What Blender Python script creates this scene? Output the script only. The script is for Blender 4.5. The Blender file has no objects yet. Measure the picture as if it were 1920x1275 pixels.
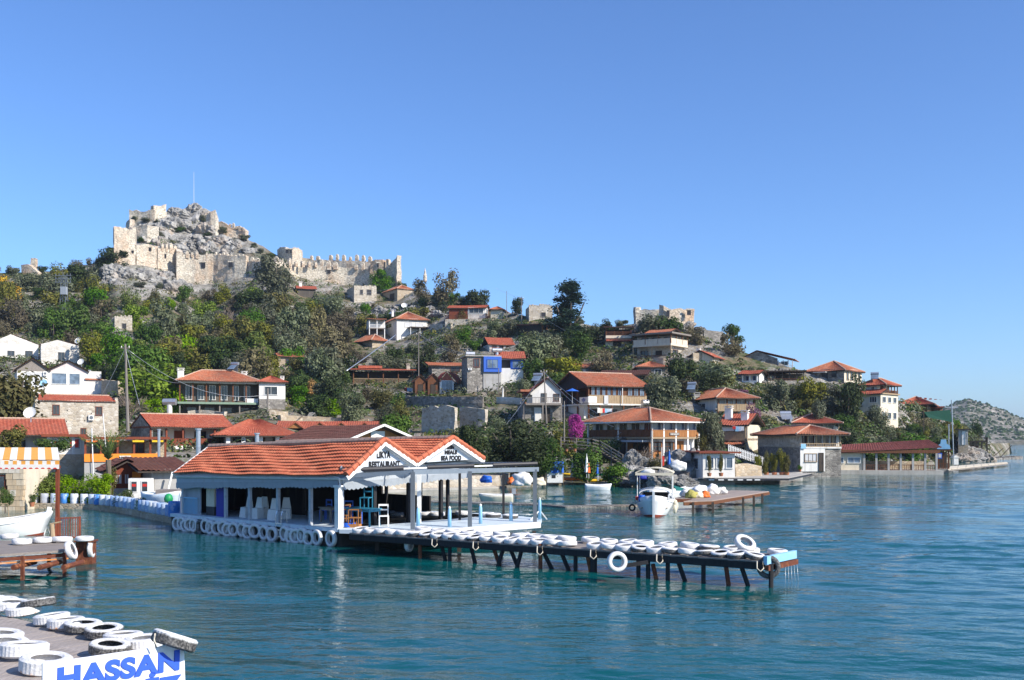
import bpy, math, random
import numpy as np
from mathutils import Vector, Matrix, noise
sin, cos, R = math.sin, math.cos, math.radians
SC = bpy.context.scene
COL = SC.collection
# ------------------------------------------------------------------ camera, sky, sun, exposure
F, Y0, EYE = 1900.0, 824.0, 4.6          # focal length and horizon row in photograph pixels, eye height in metres
cd = bpy.data.cameras.new('camera'); cam = bpy.data.objects.new('camera', cd); COL.objects.link(cam)
cam.location = (0, 0, EYE); cam.rotation_euler = (R(90), 0, 0)
cd.sensor_width = 36; cd.lens = 36*F/1920; cd.shift_y = (Y0-637.5)/1920; cd.clip_start = .3; cd.clip_end = 60000
SC.camera = cam
SUN_AZ, SUN_EL = R(122), R(35)
wd = bpy.data.worlds.new('World'); SC.world = wd; wd.use_nodes = True
nt = wd.node_tree; nt.nodes.clear()
sk = nt.nodes.new('ShaderNodeTexSky'); sk.sky_type = 'NISHITA'; sk.sun_disc = False
sk.sun_elevation = SUN_EL; sk.sun_rotation = SUN_AZ; sk.altitude = 0; sk.air_density = 1.0; sk.dust_density = 0.35; sk.ozone_density = 2.2
bg = nt.nodes.new('ShaderNodeBackground'); bg.inputs[1].default_value = .115
wo = nt.nodes.new('ShaderNodeOutputWorld')
tint = nt.nodes.new('ShaderNodeMix'); tint.data_type = 'RGBA'; tint.blend_type = 'MULTIPLY'; tint.inputs[0].default_value = 1; tint.inputs[7].default_value = (.62, .86, 1.24, 1)   # the photograph's cool white balance
nt.links.new(sk.outputs[0], tint.inputs[6]); nt.links.new(tint.outputs[2], bg.inputs[0]); nt.links.new(bg.outputs[0], wo.inputs[0])
sd = bpy.data.lights.new('sun', 'SUN'); sd.energy = 5.0; sd.angle = R(.5); sd.color = (1, .93, .83)
so = bpy.data.objects.new('sun', sd); COL.objects.link(so)
tosun = Vector((sin(SUN_AZ)*cos(SUN_EL), cos(SUN_AZ)*cos(SUN_EL), sin(SUN_EL)))
so.rotation_euler = tosun.to_track_quat('Z', 'Y').to_euler(); so.location = (60, -30, 60)
vs = SC.view_settings; vs.view_transform = 'Standard'; vs.look = 'None'; vs.gamma = 1; vs.exposure = 0.48; vs.use_curve_mapping = False
SC.cycles.max_bounces = 6; SC.cycles.transparent_max_bounces = 6

# ------------------------------------------------------------------ geometry of the place: pixel ray + distance -> point
def P(px, py, Y): return Vector(((px-960)/F*Y, Y, EYE+(Y0-py)/F*Y))
def PL(px, py, z=0.0):                     # point of a pixel ray on the level plane z
    Y = F*(EYE-z)/(py-Y0); return Vector(((px-960)/F*Y, Y, z))
TX  = [-900,   0, 150, 300, 450, 600, 720, 900,1000,1100,1200,1300,1400,1500,1600,1700,1780,1850,1900]
SHY = [ 962, 950, 947, 957, 930, 920, 915, 912, 906, 905, 905, 900, 894, 884, 881, 876, 868, 860, 850]
RX  = [-900,-100, 0, 100, 190, 215, 250, 300, 330, 365, 395, 425, 450, 480, 520, 560, 650, 740, 800, 860, 920,1000,1070,1150,1190,1240,1300,1350,1400,1450,1500,1560,1620,1680,1740,1780,1820,1860,1900]
RY  = [ 600, 515,512, 510, 492, 470, 425, 402, 398, 392, 402, 424, 440, 456, 478, 500, 524, 538, 550, 562, 580, 596, 604, 614, 606, 604, 614, 638, 664, 680, 694, 708, 722, 752, 772, 792, 818, 845, 850]
RDX = [-900,  0, 200, 360, 500, 740, 860,1000,1240,1400,1600,1700,1780,1850,1900]
RDY = [ 290,300, 325, 345, 332, 316, 270, 240, 222, 205, 192, 200, 222, 270, 345]
SX_ = [190, 215, 250, 300, 335, 400, 460, 500, 565]; SY_ = [494, 498, 500, 508, 522, 532, 520, 512, 510]
def shore(px):
    py = np.interp(px, TX, SHY); return py, F*EYE/(py-Y0)
def ridge(px): return np.interp(px, RX, RY), np.interp(px, RDX, RDY)
def D(px, py):                             # distance of the hillside seen at a pixel
    a, Ya = shore(px); b, Yb = ridge(px)
    mk = min(max((px-190)/30, 0), 1)*min(max((565-px)/70, 0), 1)
    if mk > 0:                             # under the castle the slope meets a steep crag
        sh = max(b, b+(float(np.interp(px, SX_, SY_))-b)*mk); Ys = Yb-26*mk
        if py >= sh: return float(Ya+(Ys-Ya)*max(0, (a-py)/(a-sh)))
        return float(Ys+(Yb-Ys)*min((sh-py)/max(1, sh-b), 1.15))
    t = min(max((a-py)/(a-b), 0), 1.15)
    return float(Ya+(Yb-Ya)*t)
def G(px, py):
    p = P(px, py, D(px, py)); return p

# ------------------------------------------------------------------ object helpers
def tag(o, label=None, cat=None, group=None, kind=None):
    if label: o['label'] = label
    if cat: o['category'] = cat
    if group: o['group'] = group
    if kind: o['kind'] = kind
    return o
def empty(name, loc=(0,0,0), rz=0, label=None, cat=None, group=None):
    o = bpy.data.objects.new(name, None); COL.objects.link(o); o.location = loc; o.rotation_euler = (0,0,rz); o.empty_display_size = .2
    return tag(o, label, cat, group)
def link(name, me, parent=None, loc=None, rot=None, scale=None):
    o = bpy.data.objects.new(name, me); COL.objects.link(o)
    if parent: o.parent = parent
    if loc is not None: o.location = loc
    if rot is not None: o.rotation_euler = rot
    if scale is not None: o.scale = scale
    return o
class MB:
    def __init__(s): s.v = []; s.f = []; s.m = []; s.mi = 0
    def quad(s, *p):
        n = len(s.v); s.v += [tuple(q) for q in p]; s.f.append(tuple(range(n, n+len(p)))); s.m.append(s.mi)
    def box(s, x0, x1, y0, y1, z0, z1):
        s.hexa([(x0,y0,z0),(x1,y0,z0),(x1,y1,z0),(x0,y1,z0),(x0,y0,z1),(x1,y0,z1),(x1,y1,z1),(x0,y1,z1)]); return s
    def hexa(s, p):
        n = len(s.v); s.v += [tuple(q) for q in p]
        for f in ((0,3,2,1),(4,5,6,7),(0,1,5,4),(1,2,6,5),(2,3,7,6),(3,0,4,7)): s.f.append(tuple(n+i for i in f)); s.m.append(s.mi)
        return s
    def prism(s, pts, off):                # polygon pts extruded by vector off
        n = len(s.v); k = len(pts); off = Vector(off)
        s.v += [tuple(q) for q in pts]+[tuple(Vector(q)+off) for q in pts]
        s.f.append(tuple(range(n+k-1, n-1, -1))); s.f.append(tuple(range(n+k, n+2*k))); s.m += [s.mi]*2
        for i in range(k): j = (i+1) % k; s.f.append((n+i, n+j, n+k+j, n+k+i)); s.m.append(s.mi)
        return s
    def bar(s, a, b, w, h=None):           # rectangular bar between two points
        a, b = Vector(a), Vector(b); h = h or w; d = (b-a).normalized()
        u = d.cross(Vector((0,0,1))) if abs(d.z) < .99 else Vector((1,0,0)); u.normalize(); q = u.cross(d)
        c = [(-1,-1),(1,-1),(1,1),(-1,1)]
        s.hexa([tuple(a+u*w/2*i+q*h/2*j) for i,j in c]+[tuple(b+u*w/2*i+q*h/2*j) for i,j in c]); return s
    def tube(s, pts, r, k=6, cap=True):
        pts = [Vector(p) for p in pts]; n0 = len(s.v); rr = r if isinstance(r, (list, tuple)) else [r]*len(pts)
        for i, p in enumerate(pts):
            d = (pts[min(i+1, len(pts)-1)]-pts[max(i-1, 0)]).normalized()
            u = d.cross(Vector((0,0,1))) if abs(d.z) < .95 else d.cross(Vector((1,0,0))); u.normalize(); q = u.cross(d)
            for j in range(k): a = 2*math.pi*j/k; s.v.append(tuple(p+(u*cos(a)+q*sin(a))*rr[i]))
        for i in range(len(pts)-1):
            for j in range(k):
                a = n0+i*k+j; b = n0+i*k+(j+1) % k; s.f.append((a, b, b+k, a+k)); s.m.append(s.mi)
        if cap: s.f.append(tuple(n0+j for j in range(k-1, -1, -1))); s.f.append(tuple(n0+(len(pts)-1)*k+j for j in range(k))); s.m += [s.mi]*2
        return s
    def lathe(s, prof, k=16, c=(0,0,0), axis='z', close=False):
        n0 = len(s.v); m = len(prof)
        for i in range(k):
            a = 2*math.pi*i/k
            for r, z in prof:
                x, y = r*cos(a), r*sin(a)
                s.v.append((c[0]+x, c[1]+y, c[2]+z) if axis == 'z' else (c[0]+x, c[1]+z, c[2]+y))
        for i in range(k):
            for j in range(m if close else m-1):
                a = n0+i*m+j; b = n0+((i+1) % k)*m+j; a2 = n0+i*m+(j+1) % m; b2 = n0+((i+1) % k)*m+(j+1) % m
                s.f.append((a, b, b2, a2) if axis == 'z' else (a, a2, b2, b)); s.m.append(s.mi)
        return s
    def mesh(s, name, mat, smooth=False):
        me = bpy.data.meshes.new(name); me.from_pydata(s.v, [], s.f)
        for m in (mat if isinstance(mat, (list, tuple)) else [mat]): me.materials.append(m)
        if isinstance(mat, (list, tuple)): me.polygons.foreach_set('material_index', s.m)
        if smooth: me.polygons.foreach_set('use_smooth', [True]*len(me.polygons))
        me.update(); return me
    def build(s, name, mat, parent=None, label=None, kind=None, smooth=False):
        return tag(link(name, s.mesh(name, mat, smooth), parent), label, kind=kind)

# ------------------------------------------------------------------ materials
MATS = {}
class NT:
    def __init__(s, name):
        s.m = bpy.data.materials.new(name); s.m.use_nodes = True; s.t = s.m.node_tree; s.b = s.t.nodes['Principled BSDF']; s.tc = None; s.coord = 'Object'
    def n(s, typ, **kw):
        o = s.t.nodes.new('ShaderNode'+typ)
        for k, v in kw.items():
            if k.startswith('_'): setattr(o, k[1:], v)
            else: s.set(o, k, v)
        return o
    def set(s, o, k, v):
        i = o.inputs[int(k[1:])] if k[0] == 'i' and k[1:].isdigit() else o.inputs[k.replace('__', ' ')]
        if isinstance(v, bpy.types.NodeSocket): s.t.links.new(v, i)
        else: i.default_value = v
    def co(s, scale=None):
        if not s.tc: s.tc = s.n('TexCoord')
        o = s.tc.outputs[s.coord]
        if scale is None: return o
        mp = s.n('Mapping', Vector=o); mp.inputs['Scale'].default_value = scale; return mp.outputs[0]
    def noise(s, sc, det=4, rough=.55, vec=None, dist=0): 
        return s.n('TexNoise', Vector=vec or s.co(), Scale=float(sc), Detail=float(det), Roughness=rough, Distortion=float(dist)).outputs[0]
    def ramp(s, fac, stops, interp='LINEAR'):
        r = s.n('ValToRGB', Fac=fac); e = r.color_ramp; e.interpolation = interp
        while len(e.elements) < len(stops): e.elements.new(.5)
        for el, (p, c) in zip(e.elements, stops): el.position = p; el.color = (*c, 1) if len(c) == 3 else c
        return r.outputs[0]
    def mix(s, fac, a, b, mode='MIX'):
        o = s.n('Mix', _data_type='RGBA', _blend_type=mode)
        for k, v in ((0, fac), (6, a), (7, b)):
            if isinstance(v, bpy.types.NodeSocket): s.t.links.new(v, o.inputs[k])
            else: o.inputs[k].default_value = v if k == 0 else ((*v, 1) if len(v) == 3 else v)
        return o.outputs[2]
    def math(s, op, a, b=0.0, clamp=False):
        o = s.n('Math', _operation=op, _use_clamp=clamp, i0=a, i1=b); return o.outputs[0]
    def bump(s, h, strength=.5, dist=.05, prev=None):
        o = s.n('Bump', Height=h, Strength=strength, Distance=dist)
        if prev: s.set(o, 'Normal', prev)
        s.t.links.new(o.outputs[0], s.b.inputs['Normal']); return o.outputs[0]
    def done(s, col=None, rough=.8, metal=0.0, spec=.3):
        if col is not None: s.set(s.b, 'Base__Color', col if isinstance(col, bpy.types.NodeSocket) else (*col, 1))
        s.set(s.b, 'Roughness', rough); s.set(s.b, 'Metallic', metal); s.set(s.b, 'Specular__IOR__Level', spec)
        MATS[s.m.name] = s.m; return s.m
def c3(c, k): return tuple(min(1, x*k) for x in c)
def m_plaster(name, col, dirt=.35, rough=.85):
    t = NT(name); big = t.noise(.6, 5, .65); fine = t.noise(9, 3)
    streak = t.noise(1, 4, .6, t.co((2.5, 2.5, .35)))
    c = t.mix(t.ramp(big, [(.35, (0,0,0)), (.7, (1,1,1))]), col, c3(col, 1-dirt*.5))
    c = t.mix(t.ramp(streak, [(.52, (0,0,0)), (.72, (dirt,)*3)]), c, (.22, .19, .15))
    c = t.mix(t.ramp(fine, [(.3, (.25,)*3), (.6, (0,0,0))]), c, c3(col, .72))
    t.bump(fine, .3, .02); return t.done(c, rough)
def m_stone(name, cols, mortar, size=.35, flat=1.7, depth=.04):
    t = NT(name); v = t.co((1/size, 1/size, flat/size)); dis = t.noise(1.5, 2, .5, v)
    vec = t.n('VectorMath', _operation='ADD', i0=v, i1=t.n('VectorMath', _operation='SCALE', i0=t.n('TexNoise', Vector=v, Scale=1.3).outputs[1], Scale=.45).outputs[0]).outputs[0]
    vo = t.n('TexVoronoi', Vector=vec, Scale=1.0); ed = t.n('TexVoronoi', _feature='DISTANCE_TO_EDGE', Vector=vec, Scale=1.0)
    sep = t.n('SeparateColor', Color=vo.outputs['Color'])
    k = len(cols); c = t.ramp(sep.outputs[0], [(i/(k-1) if k > 1 else 0, cc) for i, cc in enumerate(cols)])
    grime = t.noise(.35, 5, .65); c = t.mix(t.ramp(grime, [(.42, (0,0,0)), (.66, (.55,)*3)]), c, c3(cols[-1], .55))
    c = t.mix(t.ramp(t.noise(14, 3), [(.3, (.3,)*3), (.65, (0,0,0))]), c, c3(cols[0], .6))
    e = t.ramp(ed.outputs[0], [(0, (0,0,0)), (.10, (1,1,1))])
    c = t.mix(e, mortar, c)
    t.bump(e, .8, depth); return t.done(c, .9, spec=.15)
def m_wood(name, col, dark=.45, grain='z', rough=.75):
    t = NT(name); sc = {'z': (9, 9, .7), 'x': (.7, 9, 9), 'y': (9, .7, 9)}[grain]
    g = t.noise(2.2, 5, .65, t.co(sc), .6); b = t.noise(.8, 3)
    c = t.mix(t.ramp(g, [(.35, (0,0,0)), (.68, (1,1,1))]), c3(col, dark), col)
    c = t.mix(t.ramp(b, [(.4, (0,0,0)), (.75, (.6,)*3)]), c, c3(col, .6))
    rnd = t.n('ObjectInfo').outputs['Random']; c = t.mix(t.math('MULTIPLY', rnd, .35), c, c3(col, .4))
    t.bump(g, .35, .012); return t.done(c, rough)
def m_paint(name, col, rough=.5, wear=.25, metal=0.0, wearcol=None):
    t = NT(name); n = t.noise(3.5, 6, .7); f = t.noise(22, 3)
    c = t.mix(t.ramp(n, [(.5, (0,0,0)), (.62, (wear,)*3)]), col, wearcol or c3(col, .5))
    c = t.mix(t.ramp(f, [(.3, (.25,)*3), (.6, (0,0,0))]), c, c3(col, .75))
    t.bump(f, .15, .01); return t.done(c, rough, metal)
def m_tile(name, cols, patch=(.30, .26, .20), k=.5):
    t = NT(name); v = t.co((4.2, 4.2, 3.2)); vo = t.n('TexVoronoi', Vector=v, Scale=1.0)
    sep = t.n('SeparateColor', Color=vo.outputs['Color']); n = len(cols)
    c = t.ramp(sep.outputs[0], [(i/(n-1), cc) for i, cc in enumerate(cols)])
    c = t.mix(t.ramp(t.noise(.55, 6, .7), [(.45, (0,0,0)), (.72, (k,)*3)]), c, patch)
    c = t.mix(t.ramp(t.noise(5, 4, .7), [(.52, (0,0,0)), (.7, (.45*k+.1,)*3)]), c, c3(cols[0], .45))
    return t.done(c, .85, spec=.2)
def m_leaf(name, cols, rough=.65, trans=.25):
    t = NT(name); g = t.n('NewGeometry'); rp = g.outputs['Random Per Island']
    n = t.noise(1.7, 2); r = t.n('ObjectInfo').outputs['Random']
    f = t.math('ADD', t.math('MULTIPLY', rp, .38), t.math('MULTIPLY', n, .68))
    k = len(cols); c = t.ramp(f, [(.15+.75*i/(k-1), cc) for i, cc in enumerate(cols)])
    hs = t.n('HueSaturation', Color=c, Hue=t.math('ADD', .485, t.math('MULTIPLY', r, .03)), Saturation=t.math('ADD', .8, t.math('MULTIPLY', r, .35)), Value=t.math('ADD', .78, t.math('MULTIPLY', r, .62)))
    t.done(hs.outputs[0], rough, spec=.12)
    tr = t.n('BsdfTranslucent', Color=hs.outputs[0]); mx = t.n('MixShader', i0=trans, i1=t.b.outputs[0], i2=tr.outputs[0])
    t.t.links.new(mx.outputs[0], t.t.nodes['Material Output'].inputs[0]); return t.m

W_WHITE = m_plaster('white_plaster', (.80, .77, .71), .35)
W_CREAM = m_plaster('cream_plaster', (.72, .63, .48), .35)
W_GREY  = m_plaster('grey_plaster', (.42, .41, .39), .5)
W_BLUEW = m_plaster('pale_blue_plaster', (.43, .47, .51), .35)
W_PINK  = m_plaster('pink_plaster', (.72, .60, .58), .2)
W_ORANGE = m_paint('orange_paint', (.85, .27, .03), .6, .2)
W_DARK  = m_plaster('painted_shade_plaster', (.10, .085, .07), .4)  # shade of verandas and interiors put into the wall colour
S_LIGHT = m_stone('light_rubble_stone', [(.64,.57,.46), (.42,.36,.28), (.70,.65,.56), (.30,.25,.19), (.56,.48,.36)], (.50,.45,.37), .5, 1.6)
S_GREY  = m_stone('grey_rubble_stone', [(.40,.37,.32), (.20,.18,.16), (.50,.46,.40), (.12,.11,.10)], (.22,.20,.17), .48)
S_WARM  = m_stone('warm_rubble_stone', [(.56,.45,.31), (.44,.34,.22), (.60,.52,.40), (.36,.28,.19)], (.40,.33,.25), .45)
S_WHITE = m_stone('whitewashed_stone', [(.80,.76,.70), (.70,.66,.59), (.83,.81,.77), (.60,.55,.47)], (.62,.58,.50), .55, 1.5)
T_NEW = m_tile('orange_roof_tile', [(.50,.145,.075), (.43,.115,.06), (.57,.19,.10)], (.36,.15,.09), .4)
T_OLD = m_tile('weathered_roof_tile', [(.44,.15,.075), (.34,.10,.05), (.52,.20,.11), (.30,.12,.07)], (.30,.20,.14), .6)
T_RED = m_tile('red_roof_tile', [(.42,.115,.065), (.34,.085,.05), (.48,.155,.09)], (.28,.13,.09), .5)
T_DARK = m_tile('brown_shingle', [(.13,.055,.042), (.10,.042,.034), (.16,.07,.055)], (.11,.075,.06), .5)
T_MAROON = m_tile('maroon_shingle', [(.24,.075,.06), (.17,.05,.042), (.30,.10,.08)], (.16,.08,.07), .5)
RIDGE = m_plaster('mortared_ridge_tile', (.56, .38, .28), .5)
WD_DARK = m_wood('dark_weathered_wood', (.085, .065, .05))
WD_BLACK = m_wood('blackened_wood', (.035, .034, .036))
WD_BROWN = m_wood('brown_varnished_wood', (.22, .085, .035))
WD_RED = m_wood('red_brown_painted_wood', (.30, .075, .035))
WD_ORANGE = m_wood('honey_varnished_wood', (.55, .235, .075))
WD_PALE = m_wood('pale_bare_wood', (.55, .40, .24))
WD_GREY = m_wood('grey_weathered_wood', (.33, .29, .25), .5)
WD_GREYX = m_wood('grey_deck_plank_wood', (.36, .31, .27), .55, 'x')
WD_WHITE = m_paint('white_painted_wood', (.78, .77, .73), .5, .3)
BLUE_P = m_paint('blue_painted_wood', (.04, .13, .52), .5, .25)
BLUE_L = m_paint('light_blue_paint', (.26, .52, .72), .5, .3, wearcol=(.55,.6,.62))
BLUE_D = m_paint('deep_blue_panel', (.02, .03, .30), .5, .15)
TEAL = m_paint('teal_painted_wood', (.03, .20, .30), .5, .3)
GREYM = m_paint('grey_painted_metal', (.13, .15, .17), .45, .2)
GREYL = m_paint('pale_grey_metal', (.31, .34, .37), .45, .25)
BLACKM = m_paint('black_metal', (.03, .03, .035), .5, .3)
RUST = m_paint('rusty_steel', (.13, .04, .022), .85, .7, wearcol=(.36, .14, .05))
GALV = m_paint('galvanised_metal', (.55, .56, .57), .35, .3, .7)
CHROME = m_paint('steel_tube', (.7, .7, .72), .2, .1, .9)
CONC = m_plaster('concrete', (.46, .43, .38), .5)
DECKB = m_paint('pale_blue_deck_paint', (.58, .66, .70), .6, .45, wearcol=(.45,.45,.42))
CANVAS = m_paint('white_canvas', (.80, .78, .73), .8, .2)
RED_P = m_paint('red_plastic', (.60, .04, .03), .45, .2)
ORG_P = m_paint('orange_plastic', (.80, .17, .03), .45, .2)
YEL_P = m_paint('yellow_plastic', (.80, .50, .02), .45, .15)
GRN_P = m_paint('green_plastic', (.02, .30, .10), .45, .15)
BLU_P = m_paint('blue_plastic', (.02, .12, .55), .45, .15)
BLACKT = m_paint('black_lettering', (.015, .015, .018), .6, 0)
TERRA = m_plaster('terracotta_pot', (.42, .16, .08), .3)
def m_glass(name, col=(.03,.035,.04)):
    t = NT(name); c = t.mix(t.ramp(t.noise(.9, 2), [(.4, (0,0,0)), (.6, (.5,)*3)]), col, c3(col, 2.6)); return t.done(c, .08, spec=.5)
GLASS = m_glass('window_glass'); GLASSB = m_glass('painted_sky_glass', (.09,.12,.16))  # GLASSB: bluish base colour stands in for reflected sky
CURT = m_plaster('white_curtain', (.62,.62,.62), .2)
L_OLIVE = m_leaf('olive_foliage', [(.04,.05,.022), (.09,.105,.055), (.155,.17,.10), (.23,.24,.16)])
L_DARK = m_leaf('dark_evergreen_foliage', [(.014,.026,.009), (.032,.055,.016), (.06,.09,.025), (.10,.13,.045)])
L_GREEN = m_leaf('green_broadleaf_foliage', [(.02,.045,.008), (.05,.10,.015), (.09,.155,.025), (.15,.21,.04)])
L_BRIGHT = m_leaf('bright_green_foliage', [(.04,.075,.008), (.10,.16,.015), (.17,.24,.025), (.27,.32,.05)])
L_YELL = m_leaf('yellow_autumn_foliage', [(.25,.13,.01), (.45,.26,.015), (.58,.36,.03), (.42,.20,.015)])
L_MIX = m_leaf('yellowing_green_foliage', [(.05,.058,.016), (.10,.105,.024), (.165,.155,.032), (.27,.22,.045)])
L_BROWN = m_leaf('brown_dry_foliage', [(.06,.052,.03), (.11,.095,.052), (.165,.14,.08), (.22,.19,.11)])
L_BOUG = m_leaf('magenta_blossom', [(.16,.01,.09), (.32,.02,.20), (.45,.05,.30), (.30,.03,.16)])
L_PURP = m_leaf('purple_blossom', [(.05,.03,.03), (.16,.05,.11), (.24,.09,.17), (.10,.06,.05)])
L_CEDAR = m_leaf('blue_green_cedar_foliage', [(.010,.022,.014), (.022,.042,.028), (.04,.065,.042), (.07,.095,.065)])
L_PALM = m_leaf('palm_foliage', [(.05,.075,.02), (.10,.14,.04), (.16,.20,.07)])
BARK = m_wood('tree_bark', (.20, .16, .12), .5)
TWIG = m_wood('bare_twig', (.27, .21, .16), .6)
def m_rock(name, warm=.55):
    t = NT(name); n = t.noise(.16, 8, .68); n2 = t.noise(.9, 8, .7, dist=.4)
    c = t.ramp(n2, [(.34, (.06,.057,.052)), (.43, (.22,.21,.195)), (.55, (.38,.365,.335)), (.70, (.60,.57,.52))])
    c = t.mix(t.ramp(n, [(.5, (0,0,0)), (.68, (warm,)*3)]), c, (.50,.33,.19))
    h = t.math('ADD', t.math('MULTIPLY', n, 2.0), n2); t.bump(h, 1.0, 1.1); return t.done(c, .95, spec=.1)
ROCK = m_rock('grey_limestone'); ROCKW = m_rock('warm_cliff_limestone', 1.0)
def m_castle():
    t = NT('castle_masonry'); v = t.co((1.6, 1.6, 3.0)); vo = t.n('TexVoronoi', Vector=v, Scale=1.0)
    sep = t.n('SeparateColor', Color=vo.outputs['Color'])
    c = t.ramp(sep.outputs[0], [(0, (.68,.60,.47)), (.5, (.80,.73,.60)), (1, (.60,.52,.41))])
    c = t.mix(t.ramp(t.noise(.22, 6, .7), [(.46, (0,0,0)), (.66, (.4,)*3)]), c, (.50,.45,.37))
    z = t.n('SeparateXYZ', Vector=t.n('NewGeometry').outputs['Position'])
    st = t.math('MULTIPLY', t.ramp(t.noise(.13, 5, .65, t.co((1, 1, .5))), [(.46, (0,0,0)), (.64, (1,1,1))]), .5)
    c = t.mix(st, c, (.60,.30,.12)); c = t.mix(t.ramp(t.noise(1.7, 5, .7), [(.52, (0,0,0)), (.68, (.6,)*3)]), c, (.22,.19,.16))
    e = t.n('TexVoronoi', _feature='DISTANCE_TO_EDGE', Vector=t.co((.9,.9,1.9)), Scale=1.0).outputs[0]; c = t.mix(t.ramp(e, [(0, (.75,)*3), (.07, (0,0,0))]), c, (.16,.13,.10))
    t.bump(t.noise(1.2, 7, .75), 1.0, .6); return t.done(c, .95, spec=.1)
CASTLE = m_castle()
def m_ground():
    t = NT('hillside_soil'); t.coord = 'Object'
    n = t.noise(.05, 8, .65); n2 = t.noise(.35, 8, .7); n3 = t.noise(2.5, 5, .7)
    soil = t.ramp(n3, [(.3, (.08,.065,.04)), (.55, (.19,.15,.095)), (.75, (.30,.25,.17))])
    rock = t.ramp(n2, [(.36, (.09,.085,.08)), (.46, (.27,.26,.24)), (.58, (.42,.40,.37)), (.72, (.55,.52,.48))])
    green = t.ramp(n3, [(.3, (.02,.035,.01)), (.6, (.06,.085,.025)), (.8, (.12,.13,.045))])
    c = t.mix(t.ramp(n2, [(.45, (0,0,0)), (.56, (1,1,1))]), soil, green)
    c = t.mix(t.ramp(n, [(.44, (0,0,0)), (.54, (1,1,1))]), c, t.mix(t.ramp(n3, [(.5, (0,0,0)), (.56, (1,1,1))]), rock, soil))
    at = t.n('Attribute', _attribute_name='rocky'); c = t.mix(at.outputs['Fac'], c, rock)
    t.bump(t.math('ADD', n2, t.math('MULTIPLY', n3, .3)), 1.0, .5); return t.done(c, .95, spec=.1)
GROUND = m_ground()
def m_sea():
    t = NT('sea_water'); t.coord = 'Object'
    big = t.noise(.012, 4, .55); c = t.ramp(big, [(.3, (.001,.064,.068)), (.7, (.001,.094,.098))])
    w1 = t.noise(.42, 3, .5, t.co((.5, 1.5, 1)), .6); w2 = t.noise(1.5, 3, .55, t.co((.6, 1.5, 1)), .5); w3 = t.noise(5.0, 3, .6)
    h = t.math('ADD', t.math('ADD', t.math('MULTIPLY', w1, 1.0), t.math('MULTIPLY', w2, .42)), t.math('MULTIPLY', w3, .20))
    pt = t.ramp(t.noise(.045, 3, .5, t.co((.6,1.4,1))), [(.38, (.45,)*3), (.6, (1,1,1))]); yy = t.n('SeparateXYZ', Vector=t.co()).outputs[1]; nr = t.ramp(t.math('DIVIDE', yy, 120.0), [(.12, (.6,)*3), (.34, (.8,)*3), (.7, (1,)*3)]); h = t.math('MULTIPLY', t.math('MULTIPLY', h, pt), nr); t.bump(h, 1.0, .13)
    t.set(t.b, 'IOR', 1.33); m = t.done(c, .03, spec=.42); return m
SEA = m_sea()
# ------------------------------------------------------------------ sea, hillside, far hill
mb = MB(); s = 9000; q = 6000; mb.quad((-q,-200,0), (q,-200,0), (q,s,0), (-q,s,0))
tag(mb.build('sea', SEA), 'calm teal blue sea of the bay', kind='structure').location.z = -.10
def waves():                                # the nearer water: a real rippled sheet, finest by the camera
    py = np.arange(1300, 850, -1.0); px = np.arange(-760, 2700, 4.0); Y = (F*EYE/(py-Y0))[:, None]; X = (px[None, :]-960)/F*Y; Y = np.broadcast_to(Y, X.shape)
    rg = np.random.RandomState(4); h = np.zeros_like(X); dY = Y*Y/(F*EYE)
    for i in range(46):
        lam = .28*(9.0/.28)**rg.rand(); th = rg.normal(0, .42)+.18; k = 2*math.pi/lam; kx, ky = k*sin(th), k*cos(th); a = lam*.0035*(1.0 if lam < 2.5 else .55)
        fade = np.clip((lam/(dY+1e-6)-2.2)/2.0, 0, 1); ph = kx*X+ky*Y+rg.rand()*6.28+.9*np.sin(X*.21+Y*.13+i)
        h += a*fade*(np.sin(ph)+.35*np.cos(2*ph+.5))
    patch = .62+.38*np.sin(X*.11+1.3*np.sin(Y*.09)+.6)*np.sin(Y*.17+.8*np.sin(X*.07)); h *= (patch+.12*(Y < 45))*np.clip(.82+X/75, .5, 1.15); h -= .02
    nv = h.size; co = np.empty((nv, 3), np.float32); co[:, 0] = X.ravel(); co[:, 1] = Y.ravel(); co[:, 2] = h.ravel(); n = len(px); m = len(py)
    idx = np.arange(nv, dtype=np.int32).reshape(m, n); q = np.stack([idx[:-1, :-1], idx[:-1, 1:], idx[1:, 1:], idx[1:, :-1]], -1).reshape(-1, 4)
    me = bpy.data.meshes.new('water'); me.vertices.add(nv); me.vertices.foreach_set('co', co.ravel()); me.loops.add(q.size); me.loops.foreach_set('vertex_index', q.ravel()); me.polygons.add(len(q)); me.polygons.foreach_set('loop_start', np.arange(0, q.size, 4, dtype=np.int32))
    me.update(calc_edges=True); me.polygons.foreach_set('use_smooth', np.ones(len(q), bool)); me.materials.append(SEA); me.update(); return tag(link('water', me), 'rippled sheltered water of the bay', kind='structure')
waves()
mb = MB(); mb.quad((-q,-200,-6), (q,-200,-6), (q,s,-6), (-q,s,-6)); tag(mb.build('sea_bed', GROUND), kind='structure')

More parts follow.
